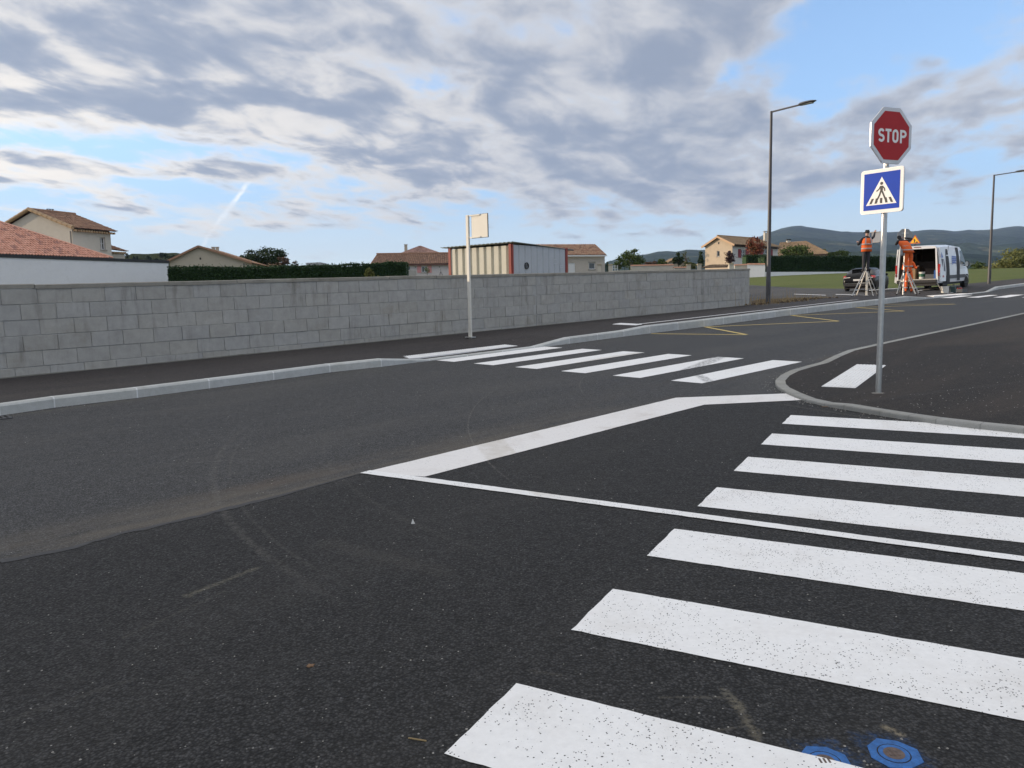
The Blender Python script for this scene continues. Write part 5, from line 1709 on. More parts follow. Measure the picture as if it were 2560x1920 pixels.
bucket('white and green paint bucket inside the open van', vworld(.34, -.12, .625), .14, .36, mat('bucket_white', (0.62, 0.61, 0.57), 0.5, var=.08, dirt=.4), mat('bucket_green', (0.03, 0.13, 0.07), 0.5))
m_ = MB(); m_.box(-.18, .18, -.22, .22, 0, .24); o = m_.build('power_tool_case', mat('grey_tool_case', (0.08, 0.085, 0.09), .6), None, bevel=.02); o.location = vworld(.40, -.52, .625); o.rotation_euler = (0, 0, v_ang); tag(o, 'grey tool case at the right of the van floor', 'tool case')
prop_box('blue_crate', 'blue crate against the right wall inside the van', 'crate', (.30, -.77, .625), (.4, .10, .42), mat('crate_blue', (0.02, 0.09, 0.30), 0.5))
for i, (x, y, z, s, c) in enumerate(((1.2, .45, .625, (.5, .5, .6), (0.12, .09, .06)), (1.3, -.3, .625, (.6, .5, .5), (.09, .07, .055)), (1.9, .1, .625, (.6, .9, .85), (.07, .055, .045)))):
    prop_box('storage_box', ('brown carton on the left of the van floor', 'low brown carton at the right of the van floor', 'dark crate deep inside the van')[i], 'box', (x, y, z), s, mat('carton_%d' % i, c, .85, var=.2))
# shelf uprights inside
sh = thing('shelf_rack', 'dim wooden shelf rack along the left inside wall of the van', 'shelf', vworld(1.4, .62, .625), v_ang)
for z in (.45, .9, 1.3): MB().box(-.9, .9, -.14, .14, z, z + .03).build('shelf_board', inn, sh)
for x in (-.88, 0, .88): MB().box(x - .02, x + .02, -.14, -.10, 0, 1.5).build('upright', inn, sh)

# things on the ground by the van
bp_ = surf(2362, 734, .04)
bk = bucket('dented white plastic bucket on the ground behind the van', bp_, .175, .33, mat('bucket_white'))
MB().tube([(-.10, .0, .05), (-.38, -.02, .48)], .018, 8).build('brush_handle', mat('pale_wood', (.5, .45, .38), .7), bk)
p = surf(2400, 731, .04)
tb = thing('tool_tray', 'low grey tool tray on the ground beside the van wheel', 'tool tray', p, v_ang)
MB().box(-.42, .42, -.2, .2, .0, .03).build('tray_floor', M_GREYP, tb)
for (x0, x1, y0, y1) in ((-.42, .42, -.2, -.17), (-.42, .42, .17, .2), (-.42, -.39, -.17, .17), (.39, .42, -.17, .17)):
    MB().box(x0, x1, y0, y1, .03, .16).build('tray_side', M_GREYP, tb)
MB().box(-.25, .05, -.08, .06, .03, .22).build('tray_tool', mat('tool_red', (.35, .03, .03), .5), tb)
MB().tube([(-.3, 0, .2), (.3, .05, .24)], .025, 8).build('tray_grip', M_PLAST, tb)
p = surf(2383, 733, .04)
jc = thing('jerrycan', 'small dark green can beside the rear wheel of the van', 'can', p, v_ang)
MB().box(-.12, .12, -.09, .09, 0, .34).build('can_body', mat('can_green', (.015, .04, .04), .5), jc, bevel=.02)
MB().bar((-.08, 0, .40), (.08, 0, .40), .03, .025).build('can_handle', M_PLAST, jc)
for x in (-.08, .08): MB().bar((x, 0, .33), (x, 0, .41), .025, .025, up=(1, 0, 0)).build('handle_stud', M_PLAST, jc)
# white sheet of card on the ground
pts = [surf(*q, .04) + Vector((0, 0, .03)) for q in ((2368, 736), (2378, 734.2), (2408, 729.5), (2392, 730.5))]
m_ = MB(); m_.prism(pts, (0, 0, .008)); tag(m_.build('cardboard_sheet', mat('white_card', (.7, .71, .72), .7)), 'flat white sheet lying on the ground beside the van', 'sheet')

# ---- dark hatchback
cb = surf(2107, 729.0, .06)
c_ang = rad(52)
cf = Vector((math.cos(c_ang), math.sin(c_ang), 0)); cl = Vector((-cf.y, cf.x, 0))
co = cb - cl * .74
car = thing('dark_hatchback', 'glossy black hatchback parked behind the first ladder', 'car', (co.x, co.y, plane_z(co.x, co.y) + .06), c_ang)
car.rotation_euler = (0, -math.atan(SLOPE_X * cf.x + SLOPE_Y * cf.y), c_ang)
car.scale = (0.87, 0.87, 0.83)
# stations: x, z_low, z_belt, z_roof, half width low, belt, roof
CS = [(0.0, .42, .62, .66, .74, .76, .70), (0.03, .28, .66, .90, .80, .83, .76), (0.12, .24, .72, 1.02, .85, .88, .74), (0.30, .22, .90, 1.12, .87, .895, .68), (0.62, .22, .93, 1.36, .89, .90, .62), (0.95, .20, .93, 1.43, .895, .90, .63),
      (1.6, .20, .92, 1.46, .90, .905, .64), (2.2, .20, .91, 1.44, .90, .905, .63), (2.75, .20, .90, 1.30, .90, .905, .61), (3.25, .20, .90, 1.00, .895, .90, .66), (3.6, .22, .84, .94, .88, .89, .68), (4.0, .24, .74, .82, .84, .85, .66), (4.22, .32, .60, .66, .70, .72, .56)]
def car_ring(x, zl, zb, zr, wl, wb, wr):
    half = [(wl * .9, zl), (wl, zl + .14), (wb, (zl + zb) * .55), (wb - .01, zb), ((wb * .35 + wr * .65), zb + (zr - zb) * .72), (wr * .82, zr - .015), (0, zr)]
    return [(x, -a, b) for a, b in half] + [(x, a, b) for a, b in reversed(half[:-1])]
crs = [car_ring(*s) for s in CS]
def car_m(i, k):
    n = len(crs[0]) - 1
    kk = k if k < n / 2 else n - 1 - k
    if 3 <= i <= 8 and kk == 3: return 1                    # side glass
    if i == 3 and kk in (4, 5): return 1                    # rear screen
    if i in (8,) and kk in (4, 5): return 1
    return 0
grid_surface(crs, car_m, 'body', [M_CARB, M_GLASS], car)
m_ = MB(); m_.poly(crs[0]); m_.build('rear_valance', M_CARB, car)
m_ = MB(); m_.poly(crs[-1]); m_.build('front_panel', M_CARB, car)
MB().box(.2, 4.0, -.8, .8, .17, .24).build('underbody', M_PLAST, car)
for s in (-1, 1):
    for xw in (.78, 3.38):
        wheel(car, (xw, s * .80, .31), .31, .20, s)
        n = 16; m_ = MB()
        ra_ = [(xw + .37 * math.cos(math.pi * k / n), s * .912, .31 + .37 * math.sin(math.pi * k / n)) for k in range(n + 1)]
        rb_ = [(xw + .31 * math.cos(math.pi * k / n), s * .912, .31 + .31 * math.sin(math.pi * k / n)) for k in range(n + 1)]
        for k in range(n): m_.quad(ra_[k], ra_[k + 1], rb_[k + 1], rb_[k])
        m_.build('wheel_arch', M_PLAST, car)
    tl = MB(); tl.hexa([(.02, s * .48, .86), (.06, s * .86, .84), (.36, s * .91, .86), (.3, s * .5, .86), (.10, s * .46, .98), (.14, s * .84, .98), (.40, s * .88, .97), (.3, s * .5, .98)])
    to = tl.build('tail_light', M_TAIL, car)
    m_ = MB(); m_.bar((.0, s * .44, .88), (.05, s * .82, .86), .02, .035); m_.build('clear_lens', mat('clear_lens', (.8, .75, .72), .2), to)
    mr = MB(); c = Vector((2.62, s * 1.0, .98)); mr.loft([[c + Vector((f_, w * math.cos(a), w * .8 * math.sin(a))) for a in [2 * math.pi * k / 10 for k in range(10)]] for f_, w in ((-.06, .05), (-.04, .10), (.06, .09), (.10, .04))]); mr.build('wing_mirror', M_CARB, car, smooth='auto')
    MB().bar((2.66, s * .88, .95), (2.63, s * .96, .96), .05, .03).build('mirror_arm', M_PLAST, car)
    MB().box(.22, 2.9, s * .905 - .006, s * .905 + .006, .915, .935).build('chrome_strip', M_CHROME, car)
MB().box(-.015, .03, -.26, .26, .66, .77).build('number_plate', M_PLATE, car)
MB().box(-.02, .04, -.76, .76, .50, .525).build('bumper_chrome', M_CHROME, car)
MB().box(-.03, .10, -.78, .78, .30, .50).build('rear_bumper', M_PLAST, car, bevel=.03)
m_ = MB(); m_.tube([(.05, 0, .86), (.035, 0, .86)], .045, 12); m_.build('round_emblem', M_CHROME, car)
MB().box(.48, .78, -.55, .55, 1.395, 1.42).build('roof_spoiler', M_CARB, car, bevel=.01)
MB().tube([(.95, 0, 1.43), (.85, 0, 1.53)], .012, 6).build('aerial', M_PLAST, car)
MB().tube([(.26, .05, 1.06), (.30, -.35, 1.10)], .012, 6).build('rear_wiper', M_PLAST, car)

# ------------------------------------------------------------------ background building kit
def plaster(name, c=(.5, .5, .5), v=0.06):
    return mat(name, c, 0.92, spec=0.2, var=v, vscale=1.4, bump=0.25, bscale=40, dirt=0.12)
M_WHITE_R = plaster('white_render', (0.74, 0.75, 0.78), 0.03)
M_BEIGE_R = plaster('beige_render', (0.50, 0.47, 0.42))
M_TAN_R = plaster('tan_render', (0.45, 0.41, 0.34))
M_LILAC_R = plaster('off_white_render', (0.58, 0.55, 0.55))
M_PEACH_R = plaster('peach_render', (0.56, 0.46, 0.35))
M_CREAM_R = plaster('cream_render', (0.55, 0.51, 0.44))
M_GUTTER = mat('anthracite_gutter', (0.022, 0.023, 0.027), 0.5)
M_PVC = mat('white_pvc', (0.68, 0.69, 0.70), 0.4)
M_PANE = mat('window_glass', (0.03, 0.035, 0.04), 0.06, spec=0.8)
M_WOODD = mat('dark_eaves_wood', (0.055, 0.03, 0.024), 0.8, var=.2)

def tile_mat(name, c1, c2, c3):
    m_ = bpy.data.materials.new(name); m_.use_nodes = True
    T = NT(m_.node_tree); b = m_.node_tree.nodes['Principled BSDF']
    g = T.n('ShaderNodeNewGeometry')
    r = g.outputs['Random Per Island']
    k1 = T.smooth(r, 0.0, 0.75); k2 = T.smooth(r, 0.82, 0.93)
    col = T.mix(k1, (*c1, 1), (*c2, 1)); col = T.mix(T.m('MULTIPLY', k2, 0.7), col, (*c3, 1))
    f = T.smooth(T.noise(g.outputs['Position'], 9.0, 5, 0.6), 0.3, 0.7, 0.85, 1.12, 'LINEAR')
    col = T.mix(1.0, col, T.xyz(f, f, f), 'MULTIPLY')
    T.link(col, b.inputs['Base Color']); b.inputs['Roughness'].default_value = 0.85; b.inputs['Specular IOR Level'].default_value = 0.25
    return m_
M_TILE_O = tile_mat('orange_canal_tile', (0.58, 0.30, 0.22), (0.66, 0.37, 0.28), (0.28, 0.15, 0.14))
M_TILE_B = tile_mat('brown_canal_tile', (0.25, 0.145, 0.10), (0.33, 0.20, 0.135), (0.16, 0.10, 0.08))
M_TILE_M = tile_mat('mottled_canal_tile', (0.36, 0.20, 0.13), (0.46, 0.30, 0.20), (0.20, 0.11, 0.08))
M_TILE_S = tile_mat('sandy_canal_tile', (0.28, 0.20, 0.125), (0.33, 0.235, 0.15), (0.22, 0.15, 0.10))

def roof_plane(parent, e0, e1, r0, r1, pitch, row, mtl, name='roof_tiles', amp=0.045, clip=None):
    """rows of half-round tiles between an eave line e0-e1 and a ridge line r0-r1"""
    e0, e1, r0, r1 = map(Vector, (e0, e1, r0, r1))
    m_ = MB()
    n_up = max(2, round(((r0 - e0).length + (r1 - e1).length) / 2 / row))
    nrm = (e1 - e0).cross(r0 - e0).normalized()
    if nrm.z < 0: nrm = -nrm
    wid = max((e1 - e0).length, (r1 - r0).length)
    n_c = max(2, round(wid / pitch))
    base = MB(); base.quad(e0 - nrm * .03, e1 - nrm * .03, r1 - nrm * .03, r0 - nrm * .03)
    for j in range(n_up):
        f0, f1 = j / n_up, (j + 1.12) / n_up
        L0, R0 = e0.lerp(r0, f0), e1.lerp(r1, f0)
        L1, R1 = e0.lerp(r0, min(f1, 1.0)), e1.lerp(r1, min(f1, 1.0))
        for i in range(n_c):
            if clip and not clip((i + .5) / n_c, (j + .5) / n_up):
                continue
            u0, u1 = (i + .06) / n_c, (i + .94) / n_c
            us = [u0, u0 + (u1 - u0) * .25, (u0 + u1) / 2, u0 + (u1 - u0) * .75, u1]
            hs = [-.3, .7, 1.0, .7, -.3]
            lift = random.uniform(.02, .055)
            lo = [L0.lerp(R0, u) + nrm * (amp * h + lift) for u, h in zip(us, hs)]
            hi = [L1.lerp(R1, u) + nrm * (amp * h + .004) for u, h in zip(us, hs)]
            lo2 = [p - nrm * .02 for p in lo]
            b = len(m_.v); m_.v += [tuple(p) for p in lo + hi + lo2]
            for k in range(4):
                m_.f.append((b + k, b + k + 1, b + 6 + k, b + 5 + k)); m_.mi.append(0)
    o = m_.build(name, mtl, parent, fix=False)
    tag(o, kind='stuff')
    base.build('roof_deck', M_WOODD, parent)
    return o

class Wall:
    """vertical wall plane between two plan points; s along it, z up, d out towards the viewer"""
    def __init__(self, P, Q, org=(0, 0, 0)):
        self.P = Vector((P[0], P[1], 0)); Q = Vector((Q[0], Q[1], 0))
        self.t = (Q - self.P); self.L = self.t.length; self.t.normalize()
        self.n = Vector((self.t.y, -self.t.x, 0))
        if self.n.dot(-self.P) < 0: self.n = -self.n
        self.org = Vector(org)
    def sz(self, px, py):
        d = ray(px, py)
        k = (self.P - CAMP).dot(self.n) / d.dot(self.n)
        p = CAMP + d * k
        return (p - self.P).dot(self.t), p.z
    def pt(self, s, z, d=0.0):
        p = self.P + self.t * s + self.n * d
        return Vector((p.x, p.y, z)) - self.org
    def box(self, mb, s0, s1, z0, z1, d0, d1):
        p = self.pt
        mb.hexa([p(s0, z0, d0), p(s1, z0, d0), p(s1, z0, d1), p(s0, z0, d1), p(s0, z1, d0), p(s1, z1, d0), p(s1, z1, d1), p(s0, z1, d1)])
    def panel(self, mb, s0, s1, z0, z1, holes=(), rev=0.16):
        ss = sorted({s0, s1, *[h[i] for h in holes for i in (0, 1)]}); zs = sorted({z0, z1, *[h[i] for h in holes for i in (2, 3)]})
        p = self.pt
        for a, b in zip(ss, ss[1:]):
            for c, d in zip(zs, zs[1:]):
                if any(h[0] - 1e-6 <= a and b <= h[1] + 1e-6 and h[2] - 1e-6 <= c and d <= h[3] + 1e-6 for h in holes): continue
                mb.quad(p(a, c), p(b, c), p(b, d), p(a, d))
        for h in holes:
            a, b, c, d = h
            mb.quad(p(a, c), p(a, d), p(a, d, -rev), p(a, c, -rev)); mb.quad(p(b, c), p(b, d), p(b, d, -rev), p(b, c, -rev))
            mb.quad(p(a, c), p(b, c), p(b, c, -rev), p(a, c, -rev)); mb.quad(p(a, d), p(b, d), p(b, d, -rev), p(a, d, -rev))
    def window(self, parent, h, rev=0.16, bars=1, sill=True, frame=None, cross=0):
        a, b, c, d = h; w = min(.07, (b - a) * .12)
        fm = MB()
        self.box(fm, a, a + w, c, d, -rev + .002, -rev + .06); self.box(fm, b - w, b, c, d, -rev + .002, -rev + .06)
        self.box(fm, a + w, b - w, c, c + w, -rev + .002, -rev + .06); self.box(fm, a + w, b - w, d - w, d, -rev + .002, -rev + .06)
        for i in range(bars):
            m = a + (b - a) * (i + 1) / (bars + 1); self.box(fm, m - w * .6, m + w * .6, c + w, d - w, -rev + .002, -rev + .058)
        for i in range(cross):
            m = c + (d - c) * (i + 1) / (cross + 1); self.box(fm, a + w, b - w, m - w * .3, m + w * .3, -rev + .002, -rev + .05)
        wo = fm.build('window', frame or M_PVC, parent)
        g = MB(); p = self.pt; g.quad(p(a + w * .5, c + w * .5, -rev + .02), p(b - w * .5, c + w * .5, -rev + .02), p(b - w * .5, d - w * .5, -rev + .02), p(a + w * .5, d - w * .5, -rev + .02))
        g.build('pane', M_PANE, wo)
        if sill:
            s_ = MB(); self.box(s_, a - .08, b + .08, c - .09, c - .004, -.02, .07); s_.build('sill', plaster('stone_sill', (0.30, 0.28, 0.25)), wo)
        return wo

def px_rect(W, x0, y0, x1, y1):
    a = W.sz(x0, (y0 + y1) / 2)[0]; b = W.sz(x1, (y0 + y1) / 2)[0]
    z1 = W.sz((x0 + x1) / 2, y0)[1]; z0 = W.sz((x0 + x1) / 2, y1)[1]
    return (min(a, b), max(a, b), z0, z1)

# ------------------------------------------------------------------ white house with the orange tile roof (left)
def at(x, y, D): return A(x, y, D)
wl0, wl1 = at(0, 645, 45), at(421, 658, 54.4)
W1 = Wall(wl0, wl1)
h1t = thing('white_house', 'long white rendered house with orange tile roof at the left edge', 'house', (wl0.x, wl0.y, gz(wl0.x, wl0.y)))
W1.org = h1t.location
ze = (wl0.z + wl1.z) / 2 + .02
gzh = gz(wl0.x, wl0.y) - .6
sL = -9.0; sR = W1.sz(421, 660)[0]; sRoof = W1.sz(283, 650)[0]
m_ = MB(); W1.panel(m_, sL, sR, gzh, ze)
W1.panel(m_, sL, sR, gzh, ze)
m_ = MB()
p = W1.pt
m_.hexa([p(sL, gzh, 0), p(sR, gzh, 0), p(sR, gzh, -8), p(sL, gzh, -8), p(sL, ze, 0), p(sR, ze, 0), p(sR, ze, -8), p(sL, ze, -8)])
m_.build('wall', M_WHITE_R, h1t)
m_ = MB(); W1.box(m_, sL, sR + .04, ze, ze + .19, -.06, .05); m_.build('gutter', M_GUTTER, h1t)
run = 5.6; rise = .505
ez = ze + .17
def hipclip(u, v):
    # triangular right end: the hip line climbs at 45 degrees in plan
    return (sL + (sRoof - sL) * u) < sRoof - v * run * 1.0
roof_plane(h1t, p(sL, ez, -.02), p(sRoof, ez, -.02), p(sL, ez + run * rise, -run), p(sRoof, ez + run * rise, -run), .178, .33, M_TILE_O, amp=.062, clip=hipclip)
hp = MB(); hp.tube([p(sRoof, ez + .06, 0), p(sRoof - run, ez + run * rise + .06, -run)], .07, 8); hp.build('hip_tiles', M_TILE_O, h1t)
m_ = MB(); m_.poly([p(sRoof, ez - .05, -.02), p(sRoof - run, ez + run * rise - .05, -run), p(sRoof, ez - .05, -2 * run)]); m_.build('roof_end', M_TILE_O, h1t)
# trim the deck quad to the hip
for ch in h1t.children:
    if ch.name.startswith('roof_deck'):
        bpy.data.objects.remove(ch); break
m_ = MB(); m_.poly([p(sL, ez - .03, -.02), p(sRoof, ez - .03, -.02), p(sRoof - run, ez + run * rise - .03, -run), p(sL, ez + run * rise - .03, -run)]); m_.build('roof_deck', M_WOODD, h1t)

# ------------------------------------------------------------------ beige two-storey house behind it
cx0 = at(182, 600, 60); 
cor = Vector((cx0.x, cx0.y, 0)); lf = at(-10, 600, 63); lef = Vector((lf.x, lf.y, 0))
gd_ = (cor - lef).normalized(); sd_ = Vector((-gd_.y, gd_.x, 0))
if sd_.y < 0: sd_ = -sd_
h2t = thing('beige_house', 'two-storey beige house with brown tile roof behind the orange roof', 'house', (cor.x, cor.y, gz(cor.x, cor.y)))
Wg = Wall(lef, cor, h2t.location); Ws = Wall(cor, cor + sd_ * 3.5, h2t.location)
zeave = at(182, 571, 60).z; zr_ = at(88, 531, 61.5).z; zb = gz(cor.x, cor.y) - 1
midg = (lef + cor) / 2
def V(p_, z): return Vector((p_.x, p_.y, z)) - h2t.location
m_ = MB()
m_.poly([V(lef, zb), V(cor, zb), V(cor, zeave), V(midg, zr_), V(lef, zeave)])
bk = sd_ * 3.5
m_.poly([V(lef + bk, zb), V(cor + bk, zb), V(cor + bk, zeave), V(midg + bk, zr_), V(lef + bk, zeave)])
m_.quad(V(lef, zb), V(lef + bk, zb), V(lef + bk, zeave), V(lef, zeave))
wh = px_rect(Ws, 251, 593, 264, 624)
Ws.panel(m_, 0, 3.5, zb, zeave, [wh], rev=.22)
m_.build('wall', M_BEIGE_R, h2t)
Ws.window(h2t, wh, rev=.22, bars=1, cross=1)
ov = .45
e0_, e1_ = V(cor + gd_ * .35 - sd_ * .15, zeave + .02), V(cor + gd_ * .35 + sd_ * 3.95, zeave + .02)
r0_, r1_ = V(midg - sd_ * .15, zr_ + .20), V(midg + sd_ * 3.95, zr_ + .20)
roof_plane(h2t, e0_, e1_, r0_, r1_, .21, .34, M_TILE_B)
roof_plane(h2t, V(lef - gd_ * .35 - sd_ * .15, zeave + .02), V(lef - gd_ * .35 + sd_ * 3.95, zeave + .02), r0_, r1_, .21, .34, M_TILE_B)
m_ = MB(); m_.tube([r0_ + Vector((0, 0, .06)), r1_ + Vector((0, 0, .06))], .10, 8); m_.build('ridge_tiles', M_TILE_B, h2t)
M_VERGE = tile_mat('verge_tile', (0.30, 0.20, 0.12), (0.38, 0.27, 0.17), (0.18, 0.11, 0.08))
for a_, b_ in ((V(cor + gd_ * .35 - sd_ * .2, zeave + .04), V(midg - sd_ * .2, zr_ + .24)), (V(lef - gd_ * .35 - sd_ * .2, zeave + .04), V(midg - sd_ * .2, zr_ + .24))):
    for i in range(9):
        m_ = MB(); m_.tube([a_.lerp(b_, i / 9), a_.lerp(b_, (i + 1.15) / 9)], [.15, .125], 8); m_.build('verge_tile', M_VERGE, h2t)
m_ = MB()
for i in range(16):
    c = V(cor + gd_ * .10 + sd_ * (.1 + i * .235), zeave - .14); m_.tube([c, c + gd_ * .22], .085, 7)
tag(m_.build('genoise_eave', M_VERGE, h2t), kind='stuff')
m_ = MB(); m_.tube([V(cor - gd_ * .12 - sd_ * .07, zeave - .2), V(cor - gd_ * .12 - sd_ * .07, zb)], .05, 8); m_.build('downpipe', mat('downpipe_grey', (.14, .14, .14), .5), h2t)
m_ = MB(); c = V(midg + sd_ * 1.4, zr_ + .25)
for i in range(3): m_.tube([c + sd_ * (.25 * i), c + sd_ * (.25 * i) + Vector((0, 0, .16))], .05, 8)
m_.bar(c + Vector((0, 0, .16)), c + sd_ * .6 + Vector((0, 0, .18)), .05, .05); tag(m_.build('roof_vent', M_WOODD, h2t), kind='stuff')
# lower wing to the right
wp = cor + sd_ * 3.52 - gd_ * 2.4
wc = at(312, 640, 65.5); wcr = Vector((wc.x, wc.y, 0))
za = at(300, 630, 65).z
wl_ = thing('beige_house_wing', 'low beige wing with small tiled hip roof right of the two-storey house', 'house', (wcr.x, wcr.y, zb))
def Vw(p_, z): return Vector((p_.x, p_.y, z)) - wl_.location
q0, q1 = cor + sd_ * 3.55, wcr
q0 = Vector((at(270, 640, 64.2).x, 64.2, 0))
dv = (q1 - q0); dn_ = Vector((-dv.y, dv.x, 0)).normalized() * 3.0
m_ = MB(); m_.hexa([Vw(q0, zb), Vw(q1, zb), Vw(q1 + dn_, zb), Vw(q0 + dn_, zb), Vw(q0, za), Vw(q1, za), Vw(q1 + dn_, za), Vw(q0 + dn_, za)]); m_.build('wall', M_BEIGE_R, wl_)
du = dv.normalized(); db = dn_.normalized()
zt_ = at(276, 607, 65.2).z
roof_plane(wl_, Vw(q0 - du * .1 - db * .25, za + .18), Vw(q1 + du * .25 - db * .25, za + .05), Vw(q0 - du * .1 + db * 1.3, zt_ + .1), Vw(q0 + du * .5 + db * 1.3, zt_), .20, .33, M_TILE_B)
m_ = MB()
for i in range(8):
    c = Vw(q0 + du * (.1 + i * .19) - db * .22, za - .06); m_.tube([c, c + db * .2], .08, 7)
tag(m_.build('genoise_eave', M_VERGE, wl_), kind='stuff')

# ------------------------------------------------------------------ generic gable house facing the viewer
def chimney(parent, c, w, d, h, mtl, cap=None, name='chimney', pots=0):
    m_ = MB(); m_.box(c.x - w / 2, c.x + w / 2, c.y - d / 2, c.y + d / 2, c.z, c.z + h); o = m_.build(name, mtl, parent)
    m_ = MB(); m_.box(c.x - w * .6, c.x + w * .6, c.y - d * .6, c.y + d * .6, c.z + h + (.18 if cap else 0), c.z + h + .08 + (.18 if cap else 0)); m_.build('chimney_cap', cap or mtl, o)
    if cap:
        for sx in (-.4, .4):
            m_ = MB(); m_.box(c.x + sx * w - .04, c.x + sx * w + .04, c.y - d * .4, c.y + d * .4, c.z + h, c.z + h + .18); m_.build('cap_leg', cap, o)
    return o

def tan_gable():
    D = 80
    ap = at(498, 619, D); le = at(424, 652, D - .3); re = at(622, 657, D + .6)
    # front gable plane, slightly turned
    Wf = Wall(le, re)
    t = thing('gable_house', 'low tan house with broad gable and two small chimneys behind the hedge', 'house', (ap.x, ap.y, gz(ap.x, ap.y)))
    Wf.org = t.location
    z0 = gz(ap.x, ap.y) - .5
    s0, s1 = 0, Wf.L; sa = Wf.sz(498, 619)[0]
    zl, zr2, za_ = le.z, re.z, ap.z
    m_ = MB(); p = Wf.pt; dp = -9
    f_ = [p(s0, z0), p(s1, z0), p(s1, zr2), p(sa, za_), p(s0, zl)]
    bq = [p(s0, z0, dp), p(s1, z0, dp), p(s1, zr2, dp), p(sa, za_, dp), p(s0, zl, dp)]
    m_.poly(f_); m_.poly(bq); m_.quad(f_[0], f_[4], bq[4], bq[0]); m_.quad(f_[1], f_[2], bq[2], bq[1])
    m_.build('wall', M_TAN_R, t)
    roof_plane(t, p(s1 + .35, zr2 - .02, .25), p(s1 + .35, zr2 - .02, dp), p(sa, za_ + .14, .25), p(sa, za_ + .14, dp), .22, .34, M_TILE_M)
    roof_plane(t, p(s0 - .35, zl - .10, .25), p(s0 - .35, zl - .10, dp), p(sa, za_ + .14, .25), p(sa, za_ + .14, dp), .22, .34, M_TILE_B)
    for a_, b_ in ((p(s1 + .35, zr2 - .03, .28), p(sa, za_ + .13, .28)), (p(s0 - .35, zl - .13, .28), p(sa, za_ + .13, .28))):
        m_ = MB(); m_.bar(a_, b_, .10, .20); m_.build('verge_board', M_TILE_B, t)
    for px_ in (534, 544):
        c = at(px_, 634, D + 2.2) - t.location; chimney(t, c, .26, .3, .62, M_TAN_R)
    m_ = MB(); hv = px_rect(Wf, 499, 644, 503, 649); Wf.box(m_, *hv, .0, .03); m_.build('gable_vent', M_BLACK, t)
    m_ = MB(); sd2 = Wf.sz(610, 660)[0]; m_.tube([p(sd2, zr2 - .05, .06), p(sd2, z0, .06)], .05, 6); m_.build('downpipe', mat('downpipe_grey'), t)
    return t
tan_gable()

def pink_house():
    D = 100
    a_ = at(932, 661, D); b_ = at(1135, 658, D + 1)
    t = thing('pink_shutter_house', 'off-white bungalow with brown roof and pink shutters left of the container', 'house', (a_.x, a_.y, gz(a_.x, a_.y)))
    W = Wall(a_, b_, t.location); p = W.pt; z0 = gz(a_.x, a_.y) - .5; zE = (a_.z + b_.z) / 2
    wr = px_rect(W, 1054, 665, 1069, 681); w2 = px_rect(W, 1019, 665, 1026, 675)
    m_ = MB(); W.panel(m_, 0, W.L, z0, zE, [wr, w2])
    m_.quad(p(0, z0), p(0, zE), p(0, zE, -8), p(0, z0, -8)); m_.build('wall', M_LILAC_R, t)
    W.window(t, wr, bars=1); W.window(t, w2, bars=0)
    pink = mat('pink_shutter', (0.62, 0.30, 0.30), 0.7, var=.08)
    for x0, x1 in ((1043, 1053), (1069.5, 1079)):
        r = px_rect(W, x0, 664, x1, 682); m_ = MB(); W.box(m_, *r, .01, .05); so = m_.build('shutter', pink, t)
        for k in (.15, .5, .85):
            m_ = MB(); zz_ = r[2] + (r[3] - r[2]) * k; W.box(m_, r[0] + .03, r[1] - .03, zz_ - .03, zz_ + .03, .05, .07); m_.build('shutter_bar', pink, so)
    zR = at(1000, 635, D + 3.6).z; sr = W.sz(936, 634)[0]
    roof_plane(t, p(-.4, zE - .05, .45), p(W.L + .5, zE - .05, .45), p(.25, zR, -3.6), p(W.L + .5, zR, -3.6), .25, .36, M_TILE_B)
    m_ = MB(); W.box(m_, -.4, W.L + .5, zE - .22, zE - .06, .34, .42); m_.build('fascia', mat('brown_fascia', (.13, .06, .05), .6), t)
    m_ = MB(); m_.tube([p(.25, zR + .08, -3.6), p(W.L + .5, zR + .08, -3.6)], .11, 6); m_.build('ridge_tiles', M_TILE_B, t)
    for x, y in ((1039, 668), (1099, 667.5)):
        r = px_rect(W, x - 1, y - 1, x + 1, y + 1); m_ = MB(); W.box(m_, *r, .0, .08); m_.build('wall_lamp', M_BLACK, t)
    # grey cabinet in the garden
    c = at(1028, 676, D - 6); cb_ = MB(); cz_ = gz(c.x, c.y)
    cb_.box(-.58, .58, -.4, .4, cz_ - c.z, 0)
    o = cb_.build('garden_cabinet', M_BLOCK, None, bevel=.02); o.location = c; tag(o, 'grey concrete block cabinet in front of the pink shutters', 'cabinet')
    # washing stand / tripod
    tp_ = thing('garden_tripod', 'thin dark tripod standing in the garden of the pink shuttered house', 'tripod', (0, 0, 0))
    ap_ = at(1102, 679, D - 8); tp_.location = ap_
    for dx, dy in ((-.5, 0), (.5, .1), (0, -.3)):
        MB().tube([(0, 0, 0), (dx, dy, -1.0)], .025, 6).build('tripod_leg', M_BLACK, tp_)
    MB().tube([(0, 0, 0), (0, 0, .35)], .02, 6).build('tripod_mast', M_BLACK, tp_)
    sp_ = thing('garden_sapling', 'thin young sapling in front of the pink shuttered window', 'tree', tuple(at(1068, 693, D - 7)))
    MB().tube([(0, 0, -.4), (.03, 0, .6), (0, 0, 1.1)], [.03, .025, .012], 6).build('trunk', M_WOODD, sp_)
    return t, sp_
_, SAPLING = pink_house()

